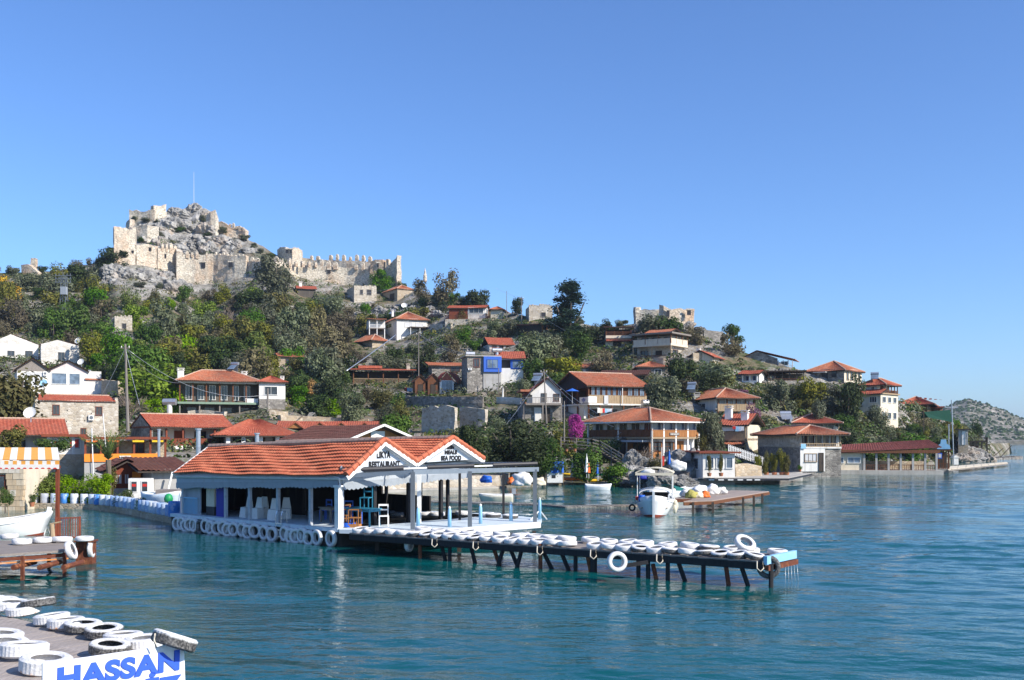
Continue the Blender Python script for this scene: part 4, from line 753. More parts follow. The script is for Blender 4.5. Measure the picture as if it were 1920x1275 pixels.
# glazed pavilion on the quay
h = House('glazed_quay_pavilion', 'low white pavilion with big windows and thin brown roof on the quay', 1262, 1318, 1378, 898, 14, Y=104, d=None, short='low glazed quay pavilion', top=845, cat='building')
h.base_wall(CONC); h.wall(W_WHITE, 0, h.z(851)); h.roof('flat', h.z(850), h.z(847), .5, WD_RED); h.wins('F', 3, h.z(878), h.z(857), .08, .97, .75, mull=0, pane=GLASSB); h.wins('L', 3, h.z(881), h.z(859), .1, .95, .85, mull=0, pane=GLASS); h.rail('L', 0, h.z(885), WD_GREY, 'bal', out=1.5)
# further right, middle tier
h = House('shaded_white_house', 'white house with stained left wall, timber balcony and brown hipped roof', 1272, 1346, 1416, 784, 25, short='white house with the stained wall', top=724)
h.base_wall(W_GREY); h.wall(W_WHITE, 0, h.z(748), f=.9); h.roof('hip', h.z(746), h.z(725), .6, T_OLD, hip=.6); h.slab(WD_PALE, h.z(771), h.z(768)); h.rail('F', h.z(768), h.z(758), WD_PALE, 'board'); h.posts('F', 5, 0, h.z(748), WD_BROWN, .09); h.wins('F', 4, h.z(764), h.z(750), ins=.9, fr=WD_PALE, pane=CURT); h.win('L', .3, .5, h.z(766), h.z(754)); h.chimney(-.1, h.d*.55, h.z(760), h.z(736), 1.0, W_GREY); h.door('F', .4, .55, 0, h.z(774), WD_BROWN, .9)
h = House('laundry_house', 'narrow cream house with red roof and white laundry on its balcony', 1352, 1398, 1428, 866, -15, d=8, Y=D(1390, 850), short='narrow house with white laundry', top=772)
h.base_wall(W_CREAM); h.wall(W_CREAM, 0, h.z(796), f=1.0); h.roof('gx', h.z(797), h.z(774), .6, T_RED, ridges=False); h.slab(WD_PALE, h.z(826), h.z(822)); h.rail('F', h.z(822), h.z(810), WD_PALE, 'board'); h.posts('F', 4, 0, h.z(797), WD_PALE, .09); h.wins('F', 3, h.z(814), h.z(799), ins=1.0, fr=WD_PALE, pane=GLASSB); h.door('F', .3, .5, 0, h.z(836), WD_BROWN, 1.0); h.win('F', .6, .9, h.z(856), h.z(838), ins=1.0); h.roof('shed', h.z(833), h.z(828), .0, T_OLD, f=1.4, b=-h.d+.5, name='porch_roof'); h.chimney(h.w*.15, 2, h.z(790), h.z(765), .9); h.chimney(h.w*.85, 1.6, h.z(790), h.z(774), .9)
h.board('F', .05, .55, h.z(808), h.z(800), CANVAS, 'hanging_laundry', .15)
h = House('white_box_house', 'white flat walled house with red roofed wing and solar heater', 1427, 1482, 1574, 812, 10, d=8, Y=D(1500, 812), short='white house with the solar heater', top=774)
h.base_wall(W_GREY); h.wall(W_WHITE, 0, h.z(790), f=.8, l=.2); h.roof('hip', h.z(793), h.z(775), .5, T_RED, x0=.5); h.posts('F', 5, 0, h.z(792), WD_PALE, .09); h.wins('F', 4, h.z(808), h.z(796), ins=.8, fr=WD_BROWN); h.box('parapet_wall', W_BLUEW, -.02, .18, -.02, h.d, 0, h.z(785))
mb = MB(); mb.tube([(-1.2,3,h.z(774)),(.6,3,h.z(774))], .4, 10); mb.quad((-1.2,.8,h.z(786)),(.6,.8,h.z(786)),(.6,2.7,h.z(776)),(-1.2,2.7,h.z(776))); h.part(mb, 'solar_heater', GALV)
h = House('waterfront_stone_house', 'stone waterfront house with timber windowed upper floor and red brown hipped roof', 1421, 1500, 1577, 884, 22, Y=124, short='stone waterfront house', top=796)
h.base_wall(S_GREY); h.wall(S_GREY, 0, h.z(839), name='ground_wall'); h.wall(W_WHITE, h.z(839), h.z(814), f=.5, l=.02, name='upper_wall'); h.box('stone_side', S_LIGHT, -.02, .05, 0, h.d, h.z(839), h.z(812)); h.roof('hip', h.z(814), h.z(797), .8, T_OLD, hip=.6); h.slab(W_WHITE, h.z(841), h.z(838), f=.15); h.rail('F', h.z(838), h.z(831), WD_PALE, 'bal', out=.1); h.wins('F', 5, h.z(832), h.z(815), ins=.5, fr=WD_BROWN, mull=1); h.posts('F', 6, h.z(838), h.z(814), WD_PALE, .09); h.win('F', .1, .4, h.z(864), h.z(848), fr=WD_PALE, pane=CURT, mull=2); h.box('white_front', W_WHITE, 0, h.w*.6, -.1, -.003, 0, h.z(841)); h.win('F', .1, .4, h.z(866), h.z(850), ins=-.1, fr=WD_PALE, pane=CURT, mull=2); h.door('F', .45, .55, 0, h.z(850), WD_DARK, -.1)
sg = h.board('F', .0, .12, h.z(841), h.z(832), BLUE_L, 'blue_sign', .3); 
# long pavilion on the water
h = House('waterfront_pavilion', 'long open waterfront pavilion with maroon shingle roof and white posts', 1531, 1534, 1758, 881, 9, d=7, Y=136, short='long waterfront pavilion', top=832, cat='pavilion')
LP = h; h.slab(CONC, -1.6, 0, f=.6, l=.3, r=.6, name='quay_slab'); hw = h.w
mb = MB(); tiles(mb, (-.4,-.5,h.z(850)), (hw+.4,-.5,h.z(840)+.1), (1.2,3.4,h.z(836)), (hw*.98,3.4,h.z(829)+.35)); tiles(mb, (hw+.4,7.4,h.z(840)), (-.4,7.4,h.z(850)), (hw*.98,3.4,h.z(829)+.35), (1.2,3.4,h.z(836))); tiles(mb, (-.4,7.4,h.z(850)), (-.4,-.5,h.z(850)), (1.2,3.4,h.z(836)), (1.2,3.4,h.z(836))); h.part(mb, 'roof', T_MAROON)
h.box('room_wall', W_CREAM, hw*.13, hw*.38, .2, 5, 0, h.z(848)); h.box('back_wall', S_WARM, hw*.38, hw, 6.4, 6.8, 0, h.z(866)); h.box('store_wall', WD_DARK, .2, hw*.12, 1.2, 5, 0, h.z(851))
h.posts('F', 7, 0, h.z(848), W_GREY, .13, .39, 1.0); h.rail('F', 0, h.z(871), WD_BROWN, 'bal', .39, 1.0, step=.3); h.posts('F', 4, 0, h.z(852), WD_WHITE, .1, 0, .13); h.win('F', .15, .22, h.z(868), h.z(857), ins=.2, pane=GLASSB); h.win('F', .25, .36, h.z(868), h.z(857), ins=.2, pane=GLASSB)
h.box('fascia', WD_BROWN, hw*.13, hw+.2, -.42, -.3, h.z(848)-.1, h.z(846)+.2)
for k in range(5): x = hw*(.43+.1*k); mb = MB(); mb.box(x, x+1.5, 2.4, 3.3, .72, .78); [mb.box(x+a, x+a+.07, 2.4+b, 2.47+b, 0, .72) for a in (0,1.43) for b in (0,.83)]; tb = mb.build('dining_table', WD_PALE); tb.matrix_world = Matrix.LocRotScale(h.root.location, h.root.rotation_euler, None); tag(tb, ('first','second','third','fourth','fifth')[k]+' wooden table from the left inside the long waterfront pavilion', 'table', 'tables in the waterfront pavilion')
h = House('pavilion_kiosk', 'kiosk with turquoise house shaped board at the right end of the waterfront pavilion', 1756, 1758, 1780, 879, 4, d=5, Y=140, short='turquoise topped kiosk', top=824, cat='kiosk')
h.slab(CONC, -1.6, 0, f=.5, r=.3, name='quay_slab'); h.roof('flat', h.z(845), h.z(842), .3, WD_BROWN); h.posts('F', 3, 0, h.z(845), WD_BROWN, .1); h.rail('F', 0, h.z(868), WD_BROWN, 'bal'); h.box('back_wall', WD_DARK, 0, h.w, 4, 4.3, 0, h.z(848))
mb = MB(); a_ = h.w; mb.prism([(-.1,-.35,h.z(842)),(a_*1.08,-.35,h.z(842)),(a_*1.02,-.35,h.z(835)),(a_*.75,-.35,h.z(832)),(a_*.72,-.35,h.z(824)),(a_*.28,-.35,h.z(824)),(a_*.22,-.35,h.z(832)),(0,-.35,h.z(835))],(0,.1,0)); h.part(mb, 'shaped_board', BLUE_L)
h.board('F', .0, .36, h.z(860), h.z(849), BLU_P, 'blue_notice', .35)
mb = MB(); mb.box(h.w*.06, h.w*.3, -.38, -.36, h.z(858), h.z(851)); h.part(mb, 'notice_panel', CANVAS)
# right promontory
h = House('stilt_platform_house', 'dark timber platform on stilts at the tip of the promontory', 1816, 1818, 1852, 857, 2, d=9, Y=218, short='timber platform on stilts', top=818, cat='platform')
h.slab(WD_DARK, h.z(829), h.z(827)); h.rail('F', h.z(827), h.z(820), WD_DARK, 'bal'); h.rail('R', h.z(827), h.z(820), WD_DARK, 'bal'); h.posts('F', 4, -2, h.z(829), WD_DARK, .15); h.box('back_wall', S_WARM, .2, h.w*.6, 5, 8, -1, h.z(829)); h.box('store', WD_RED, .5, h.w*.5, 3, 5, 0, h.z(836))
h = House('cliff_hut', 'grey hut with a white door on the promontory beside the tall mast', 1795, 1797, 1815, 834, 2, d=5, Y=205, short='grey hut by the mast', top=802, cat='hut')
h.base_wall(S_WARM); h.wall(W_GREY, 0, h.z(806)); h.roof('flat', h.z(806), h.z(804), .4, WD_DARK); h.door('F', .4, .7, 0, h.z(809), WD_WHITE); h.win('F', .78, .95, h.z(820), h.z(811))
# ------------------------------------------------------------------ the castle on the hill and the ruin on the right
castle_ = [0]; yL_ = [0]; WLS = {}; FW = (1, 2, 3, 4, 5, 14)
def wy(seed, px): q = WLS[seed]; return float(np.interp(px, [a[0] for a in q], [a[3] for a in q]))
def ruin_wall(name, root, pts, thick=1.6, jag=.5, mat=CASTLE, seed=1, sink=2.5, label=None, step=.9, grow=0.0):
    """pts: (px, py_top, py_base, Y).  A masonry wall with a broken top following a line on the ground."""
    if root is castle_[0] and seed in FW: pts = [(a, b, c, D(a, c+1)-.8+(8 if y >= yL_[0]+3 and seed < 10 else 0)) for a, b, c, y in pts]
    if root is castle_[0] and seed in (15, 16, 17, 18): pts = [(a, b, c, ridge(a)[1]-2+(4 if seed == 15 else -5)) for a, b, c, y in pts]
    WLS[seed] = pts
    Wp = [(P(px, tp, Y), P(px, bs, Y)) for px, tp, bs, Y in pts]; S = []
    for (t0, b0), (t1, b1) in zip(Wp[:-1], Wp[1:]):
        n = max(1, int((b1-b0).to_2d().length/step))
        for i in range(n): S.append((t0.lerp(t1, i/n), b0.lerp(b1, i/n)))
    S.append(Wp[-1]); V = []; Fc = []; k = 7; m = len(S)
    for side in (0, 1):
        for i, (t, b) in enumerate(S):
            d = (S[min(i+1, m-1)][1]-S[max(i-1, 0)][1]).to_2d(); d.normalize(); nr = Vector((-d.y, d.x, 0))*(thick*side)
            q = noise.noise(Vector((i*.9, seed*3.1, 0))); q2 = noise.noise(Vector((i*.31, seed*5.1, 2)))
            zt = t.z+(q*.9+q2*1.1)*jag; zb = b.z-sink
            for j in range(k+1):
                z = zb+(zt-zb)*j/k; pt = Vector((b.x, b.y, z))+nr
                o = noise.noise(Vector((pt.x*.35, pt.z*.45, seed+side*9)))*.35+noise.noise(Vector((pt.x*1.3, pt.z*1.3, seed)))*.12
                pt += Vector((-d.y, d.x, 0))*o*(1 if side == 0 else -1); V.append(tuple(pt))
    off = m*(k+1)
    for i in range(m-1):
        for j in range(k):
            a = i*(k+1)+j; Fc.append((a, a+k+1, a+k+2, a+1)); Fc.append((off+a, off+a+1, off+a+k+2, off+a+k+1))
        a = i*(k+1)+k; Fc.append((a, a+k+1, off+a+k+1, off+a))
    for i in (0, m-1):
        for j in range(k): a = i*(k+1)+j; Fc.append((a, a+1, off+a+1, off+a) if i == 0 else (a, off+a, off+a+1, a+1))
    me = bpy.data.meshes.new(name); me.from_pydata(V, [], Fc); me.materials.append(mat); me.update()
    return tag(link(name, me, root), label)
mer = MB(); mer.prism([(-.55,-.5,-1.2),(.55,-.5,-1.2),(.55,-.5,1.0),(.34,-.5,1.5),(0,-.5,1.72),(-.34,-.5,1.5),(-.55,-.5,1.0)], (0,1.0,0)); MERLON = mer.mesh('merlon', CASTLE)
def merlons(root, pts, n, k=1.0, drop=()):
    Wp = [P(px, tp, Y) for px, tp, Y in pts]; Ls = [(b-a).length for a, b in zip(Wp[:-1], Wp[1:])]; T = sum(Ls)
    for i in range(n):
        if i in drop: continue
        s = T*(i+.5)/n; j = 0
        while s > Ls[j] and j < len(Ls)-1: s -= Ls[j]; j += 1
        p = Wp[j].lerp(Wp[j+1], s/Ls[j]); d = Wp[j+1]-Wp[j]
        link('merlon', MERLON, root, p+Vector((0, .6, 0)), (0, 0, math.atan2(d.y, d.x)+random.uniform(-.08,.08)), (k*random.uniform(.7,1.25), k, k*random.uniform(.55,1.25)))
def hole(root, px, py, w, h, Y, mat=BLACKM, name='window'):
    p = P(px, py, Y); s = Y/F; mb = MB(); mb.box(-w*s/2, w*s/2, 0, .3, -h*s/2, h*s/2); o = mb.build(name, mat, root); o.location = p
    m2 = MB(); m2.box(-w*s/2-.25, w*s/2+.25, -.12, .2, h*s/2, h*s/2+.35); m2.build('lintel', CASTLE, o); return o
random.seed(4)
DC = lambda px, py, k=0: D(px, py)+k
castle = empty('castle', P(340, 520, DC(340, 520)), 0, 'ruined crenellated stone castle crowning the rocky hilltop', 'castle')
castle.location = (0, 0, 0)
Wl = lambda *a, **k: ruin_wall('wall', castle, *a, **k)
yL = DC(230, 492); castle_[0] = castle; yL_[0] = yL
Wl([(212,428,500,yL+8),(214,430,497,yL),(236,427,495,yL-1),(254,430,494,yL-1),(256,436,492,yL+6)], jag=1.1, seed=1, thick=2)            # tall left bastion
Wl([(256,457,494,yL-1),(282,458,497,yL-2),(296,463,500,yL-3)], jag=.6, seed=2)
Wl([(296,466,502,yL-3),(330,466,508,yL-4),(332,473,520,yL-5)], jag=.3, seed=3)
Wl([(331,474,524,yL-5),(360,478,532,yL-6),(400,478,530,yL-7),(440,480,522,yL-7),(461,480,515,yL-6)], jag=.45, seed=4)
Wl([(466,490,512,yL-6),(500,492,514,yL-8),(534,492,514,yL-12)], jag=.3, seed=5)
merlons(castle, [(298,464,wy(3,298)),(330,468,wy(3,330))], 4, 1.0); merlons(castle, [(336,477,wy(4,336)),(400,480,wy(4,400)),(458,482,wy(4,458))], 15, .7, (4,)); merlons(castle, [(468,490,wy(5,468)),(532,492,wy(5,532))], 7, 1.0, (2,))
for x_, y_, w_, h_, s_ in ((281,467,5,6,2),(310,480,3,7,3),(381,497,7,10,4),(433,496,9,9,4),(248,472,5,4,1)): hole(castle, x_, y_, w_, h_, wy(s_, x_)-.3)
# upper keep
yU = DC(270, 412)
Wl([(242,392,416,yU),(256,392,416,yU),(270,397,416,yU-1),(290,392,418,yU-2)], jag=.9, seed=7, thick=1.4)
Wl([(288,386,412,yU-2),(300,382,408,yU),(312,386,405,yU+2)], jag=1.2, seed=8, thick=1.6)
Wl([(236,418,440,yU-6),(243,412,438,yU-8)], jag=1.0, seed=9)
Wl([(250,423,438,yU-10),(276,422,440,yU-12),(298,425,438,yU-10)], jag=.2, seed=10, thick=1)
Wl([(386,405,428,DC(395,420)-3),(395,394,428,DC(395,420)-4),(404,393,430,DC(395,420)-4),(410,408,432,DC(395,420)-3)], jag=1.3, seed=11, thick=2.4)
Wl([(410,416,430,DC(420,430)),(425,421,436,DC(430,436)),(445,426,440,DC(445,440)),(460,432,446,DC(460,448))], jag=1.1, seed=12)
merlons(castle, [(428,421,DC(430,436)),(458,432,DC(460,448))], 5, .6)
# right hand walls
yR = DC(560, 505)
Wl([(520,466,486,yR+6),(530,464,488,yR+2),(548,466,492,yR),(564,468,496,yR+2),(568,474,496,yR+8)], jag=.6, seed=13)
hole(castle, 538, 471, 4, 7, yR+.2); hole(castle, 546, 471, 4, 7, yR)
merlons(castle, [(548,468,yR),(566,474,yR+8)], 3, .9)
Wl([(534,496,514,yR-8),(560,497,520,yR-10),(600,499,526,yR-14),(650,503,532,yR-20),(690,504,536,yR-24),(704,504,538,yR-26)], jag=.35, seed=14)
merlons(castle, [(536,494,wy(14,536)),(600,497,wy(14,600)),(700,503,wy(14,700))], 13, .95, (8, 9))
hole(castle, 617, 509, 6, 6, wy(14,617)-.3)
Wl([(566,484,505,yR+2),(590,486,508,yR-2),(640,488,514,yR-10),(690,490,520,yR-17),(705,490,522,yR-19)], jag=.3, seed=15)
merlons(castle, [(578,484,wy(15,578)),(700,488,wy(15,700))], 10, .85, (2,))
Wl([(694,490,520,yR-20),(704,485,524,yR-22),(718,486,524,yR-24)], jag=.7, seed=16, thick=2.2)
Wl([(722,504,530,yR-25),(723,486,530,yR-25),(728,486,530,yR-26),(729,502,530,yR-26)], jag=.2, seed=17)
Wl([(728,500,532,yR-26),(738,486,534,yR-27),(744,480,536,yR-28)], jag=.5, seed=18)
hole(castle, 709, 497, 4, 7, wy(16,709)-.3)
# lower left ruin
rn = empty('ruined_gatehouse', (0,0,0), 0, 'small roofless ruin with an arched opening left of the castle rock', 'ruin')
q = DC(168, 516); ruin_wall('wall', rn, [(145,505,524,q+2),(156,498,522,q),(160,496,522,q-1),(178,498,520,q-1),(196,503,518,q)], jag=.5, seed=21); hole(rn, 169, 508, 5, 9, q-1.5, name='arch')
rn = empty('hilltop_wall_fragment', (0,0,0), 0, 'broken stone wall with a small pillar on the far left hilltop', 'ruin')
q = DC(55, 512); ruin_wall('wall', rn, [(40,497,514,q),(52,495,514,q-1),(70,509,516,q-2)], jag=.3, seed=22); ruin_wall('pillar', rn, [(57,484,500,q+3),(66,484,500,q+3)], jag=.1, seed=23)
# ruin on the right with its rock
q = DC(1240, 612)-2
r2 = empty('ruined_keep', (0,0,0), 0, 'grey roofless keep on a limestone crag above the right hand houses', 'ruin')
ruin_wall('wall', r2, [(1188,576,606,q+3),(1192,576,607,q),(1200,582,608,q),(1236,580,610,q-1)], jag=.4, seed=31, mat=S_GREY if False else CASTLE, thick=1.2)
ruin_wall('wall', r2, [(1236,571,612,q-1),(1244,571,612,q-1.5),(1258,579,612,q-1),(1284,579,612,q),(1302,578,610,q+1)], jag=.45, seed=32, thick=1.2)
hole(r2, 1253, 588, 5, 12, q-2); hole(r2, 1292, 586, 7, 9, q-1)
for i, (x, y, r, sx) in enumerate(((1215,604,3.2,1.5),(1236,600,4.2,1),(1262,606,3.4,1.6),(1195,608,2.6,1.3),(1290,606,2.8,1.8),(1312,612,2.2,1.5),(1335,622,2.0,1.6))):
    boulder(P(x, y+7, q-4), r*.42, ('pale crag boulder under the ruined keep, ')+('second from the left', 'in the middle and tallest', 'right of the tallest one', 'leftmost', 'third from the right', 'second from the right', 'rightmost, by the dry bush')[i], 'boulders under the ruined keep', (sx, 1, 1.1), i)
# stone spire tip on the skyline
mb = MB(); mb.lathe([(.55,0),(.5,1.8),(.38,2.1),(0,4)], 8); o = mb.build('stone_spire', CASTLE); o.location = P(797, 528, 285); tag(o, 'thin pointed stone spire just showing over the skyline trees', 'spire')
# flagpole
mb = MB(); mb.tube([(0,0,-1),(0,0,11.5)], [.11,.05], 6); o = mb.build('flagpole', GALV); o.location = P(363.5, 386, 344); tag(o, 'thin bare flagpole on the highest rock of the castle', 'flagpole')
# crags on the castle mound
cr = [(300,404,4.5),(322,400,4),(345,402,5.5),(362,396,5),(378,400,4.5),(318,420,5),(350,424,6),(385,430,5.5),(300,432,4.5),(330,446,5),(370,452,6),(410,452,5.5),(440,458,4.5),(345,470,5),(395,468,5),(300,452,4.2),(270,446,3.5),(470,470,4.5),(425,472,4.4)]
for i, (x, y, r) in enumerate(cr):
    p = G(x, y); boulder(p+Vector((0, 1.0, -1.2)), r*.72, 'grey limestone crag on the castle mound, '+['topmost left','left of the flagpole','just left under the flagpole','under the flagpole','right of the flagpole','upper left slope','upper middle slope','upper right slope beside the broken pinnacle','left flank','middle left','centre of the slope','right of centre','right flank','lower middle','lower right of centre','lower left flank','left of the orange inner wall','far right flank','lower right flank'][i], 'crags on the castle mound', (random.uniform(1,1.5), 1, random.uniform(.9,1.3)), i)
for i, (x, y, r) in enumerate(((215,512,4.5),(232,518,4),(190,520,3.5),(262,520,4.2),(285,526,4),(310,520,3.6),(322,545,5),(340,540,4.2),(205,530,3.5),(180,532,3.5))):
    p = G(x, y); boulder(p-Vector((0,0,.8)), r*.85, 'pale cliff boulder below the castle wall, '+['fourth from the left','right of the deep cleft','second from the left','left of the shrubs','beside the green shrub','under the small arrow slit','large flat face right of the shrubs','under the orange wall','by the lower ruin','leftmost'][i], 'cliff boulders below the castle', (1.1, 1, 1.2), i+2)
for i, (x, y, r) in enumerate(((690,575,2.4),(712,590,3.2),(735,596,2.6),(800,588,2.6),(770,590,3.4),(830,590,2.4),(856,594,2.2),(705,602,3),(745,580,2.2),(805,596,1.8))):
    p = G(x, y); boulder(p-Vector((0,0,.3)), r, 'grey rock outcrop by the upper houses, '+['below the roofless house','left of the white hipped house','above the white hipped house','right of the tile roof','above the tile roof','left of the stone terrace','closest to the stone terrace','lowest left','under the old stone house','small one right of the roof'][i], 'outcrops by the upper houses', (1.5, 1, .9), i)
# terrace and garden walls
def twall(lb, pts, mat=S_LIGHT, th=.6, jag=.12, seed=1, cat='wall', name='stone_wall'):
    o = ruin_wall(name, None, pts, thick=th, jag=jag, mat=mat, seed=seed, sink=1.5, step=.8); return tag(o, lb, cat)
def gw(px0, tp0, bs0, px1, tp1, bs1, n=4):
    CLEAR.append((px0, min(tp0, tp1), px1, max(bs0, bs1), D((px0+px1)/2, (bs0+bs1)/2)))
    return [(px0+(px1-px0)*i/n, tp0+(tp1-tp0)*i/n, bs0+(bs1-bs0)*i/n, D(px0+(px1-px0)*i/n, bs0+(bs1-bs0)*i/n)) for i in range(n+1)]
twall('dry stone terrace wall behind the row of timber gables', gw(525, 778, 792, 690, 786, 800), S_WARM, seed=41)
twall('ruined grey stone wall with broken top in front of the cabins', gw(790, 764, 812, 852, 762, 812), S_LIGHT, jag=.5, seed=42)
twall('sunlit broken stone wall right of the grey ruined wall', gw(862, 764, 800, 910, 768, 806), S_LIGHT, jag=.6, seed=43)
twall('stone retaining wall under the gabled cabins', gw(745, 742, 760, 905, 744, 770), S_GREY, seed=44)
twall('low stone wall under the white parasol', gw(930, 744, 756, 975, 746, 760), S_WHITE, seed=45)
twall('stepped stone wall between the terrace and the small house', gw(805, 608, 618, 845, 606, 618), S_LIGHT, seed=46)
twall('garden wall in front of the veranda house', gw(352, 768, 782, 420, 772, 784), S_LIGHT, seed=47)
twall('dry stone wall right of the veranda house', gw(505, 768, 784, 540, 772, 786), S_WARM, seed=48)
twall('tumbled stone wall behind the white twin gabled house', gw(190, 712, 744, 232, 716, 742), S_WARM, jag=.3, seed=49)
twall('stone wall with rail below the right hand balcony house', gw(1225, 670, 684, 1300, 672, 690), S_WARM, seed=50)
twall('stacked stone blocks on the skyline by the dark tree', gw(1320, 618, 636, 1356, 622, 640), S_GREY, jag=.3, seed=51)
twall('warm stone wall beside the glazed quay pavilion', [(1378,870,900,107),(1400,868,900,108),(1428,874,900,109)], S_WARM, seed=52)
twall('dry stone wall on the slope right of the small white cottage', gw(1300, 662, 674, 1335, 664, 676), S_WARM, seed=53)
# ------------------------------------------------------------------ trees and shrubs
def crown(seed, n, lobes, leaf, spread=.85, flat=1.0, inner=.25, up=.4, zlo=-.55):
    rnd = random.Random(seed); V = []; Fc = []
    L = []
    for i in range(lobes):
        a = rnd.uniform(0, 6.283); r = rnd.uniform(.15, .62); z = rnd.uniform(zlo, .60); L.append((Vector((r*cos(a), r*sin(a), z)), rnd.uniform(.2, .44)))
    L.append((Vector((0,0,0)), .52))
    for i in range(n):
        c, r = rnd.choice(L); d = Vector((rnd.gauss(0,1), rnd.gauss(0,1), rnd.gauss(0,1))).normalized()
        rr = r*(1-inner*rnd.random()**1.5)*(1+.28*noise.noise(d*2.2+c*3+Vector((seed,0,0)))) if rnd.random() < spread else r*rnd.uniform(.2, 1.25)
        p = c+d*rr; p.z *= flat; nr = (d+Vector((rnd.gauss(0,.55), rnd.gauss(0,.55), rnd.gauss(0,.55)+up))).normalized()
        u = nr.cross(Vector((rnd.gauss(0,1), rnd.gauss(0,1), rnd.gauss(0,1)))).normalized(); w = nr.cross(u); s = leaf*rnd.uniform(.6, 1.35)
        m = len(V); V += [tuple(p-u*s), tuple(p-w*s*.5), tuple(p+u*s), tuple(p+w*s*.5)]; Fc.append((m, m+1, m+2, m+3))
    me = bpy.data.meshes.new('crown'); me.from_pydata(V, [], Fc); me.update(); return me
def cedar(seed, n, leaf):
    rnd = random.Random(seed); V = []; Fc = []
    tiers = []
    for k in range(26):
        z = -1+2*k/25; R0 = (1-(z+1)/2)**.8*.85+.12; a = rnd.uniform(0, 6.28); tiers.append((z, a, R0*rnd.uniform(.55, 1.15)))
    for i in range(n):
        z, a, r = rnd.choice(tiers); q = rnd.random()**.6; d = Vector((cos(a), sin(a), 0)); p = d*r*q+Vector((rnd.gauss(0,.13), rnd.gauss(0,.13), z+rnd.gauss(0,.045)-.1*q*q))
        nr = Vector((rnd.gauss(0,.5), rnd.gauss(0,.5), 1)).normalized(); u = nr.cross(Vector((rnd.gauss(0,1), rnd.gauss(0,1), 0))).normalized(); w = nr.cross(u); s = leaf*rnd.uniform(.6,1.3)
        m = len(V); V += [tuple(p-u*s), tuple(p-w*s*.45), tuple(p+u*s), tuple(p+w*s*.45)]; Fc.append((m,m+1,m+2,m+3))
    me = bpy.data.meshes.new('crown'); me.from_pydata(V, [], Fc); me.update(); return me
def twigs(seed, n=110, r=.014):
    rnd = random.Random(seed); mb = MB()
    def grow(p, d, l, rad, dep):
        q = p+d*l*.5+Vector((rnd.gauss(0,.03), rnd.gauss(0,.03), 0)); e = q+(d+Vector((rnd.gauss(0,.2), rnd.gauss(0,.2), rnd.gauss(0,.1)))).normalized()*l*.5
        mb.tube([p, q, e], [rad, rad*.8, rad*.55], 3, cap=False)
        if dep > 0:
            for i in range(4 if dep > 1 else 5): grow(p.lerp(e, rnd.uniform(.45, 1)), (d+Vector((rnd.gauss(0,.55), rnd.gauss(0,.55), rnd.gauss(.1,.35)))).normalized(), l*rnd.uniform(.5,.8), rad*.6, dep-1)
    for i in range(5): a = i*1.256+rnd.random(); grow(Vector((0,0,-.95)), Vector((.55*cos(a), .55*sin(a), 1)).normalized(), .62, .035, 3)
    return mb
def with_mat(me, mat): m = me.copy(); m.materials.append(mat); return m
BASE = [crown(100+i, 3300, 14, .070, zlo=-.7) for i in range(6)]
FINE = [crown(200+i, 5600, 17, .050, zlo=-.8) for i in range(2)]
LOOSE = [crown(300+i, 1500, 12, .075, .6, 1.0, .5) for i in range(3)]
KIND = {'olive': ([with_mat(m, L_OLIVE) for m in BASE], 'grey green olive tree', 'olive_tree'), 'dark': ([with_mat(m, L_DARK) for m in BASE], 'dark evergreen tree', 'evergreen_tree'), 'green': ([with_mat(m, L_GREEN) for m in BASE], 'leafy green tree', 'green_tree'),
 'bright': ([with_mat(m, L_BRIGHT) for m in BASE[:3]], 'bright green shrub', 'green_shrub'), 'mix': ([with_mat(m, L_MIX) for m in BASE[:4]], 'yellowing green tree', 'yellowing_tree'), 'yellow': ([with_mat(m, L_YELL) for m in LOOSE], 'golden yellow autumn tree', 'autumn_tree'),
 'brown': ([with_mat(m, L_BROWN) for m in LOOSE], 'brown half bare tree', 'half_bare_tree'), 'boug': ([with_mat(m, L_BOUG) for m in FINE], 'magenta bougainvillea in full bloom', 'bougainvillea'), 'purple': ([with_mat(m, L_PURP) for m in BASE[:2]], 'dusky purple flowering creeper', 'flowering_creeper'),
 'cedar': ([with_mat(cedar(9, 8000, .055), L_CEDAR)], 'tall blue green cedar', 'cedar_tree'), 'finebright': ([with_mat(m, L_BRIGHT) for m in FINE], 'glossy bright green bush', 'green_bush'), 'finedark': ([with_mat(m, L_DARK) for m in FINE], 'dense dark green tree', 'evergreen_tree'), 'fineolive': ([with_mat(m, L_OLIVE) for m in FINE], 'spreading olive tree', 'olive_tree'), 'finegreen': ([with_mat(m, L_GREEN) for m in FINE], 'leafy green bush', 'green_bush')}
TW = [twigs(i).mesh('branches', TWIG) for i in (1, 2, 3)]
def trunk_mesh(seed):
    rnd = random.Random(seed); mb = MB(); c = Vector((0,0,-2.1)); mb.tube([c, (.05,.02,-1.3), (.0,.05,-.6), (.05,0,.1)], [.11,.085,.07,.04], 6)
    for i in range(5): a = i*1.3+rnd.random(); mb.tube([(.02,.02,-1.05+.1*i), (.3*cos(a), .3*sin(a), -.5+.08*i), (.55*cos(a), .55*sin(a), .05+.1*i)], [.055,.04,.02], 5)
    return mb.mesh('trunk', BARK)
TRK = [trunk_mesh(i) for i in range(3)]
TREES = []
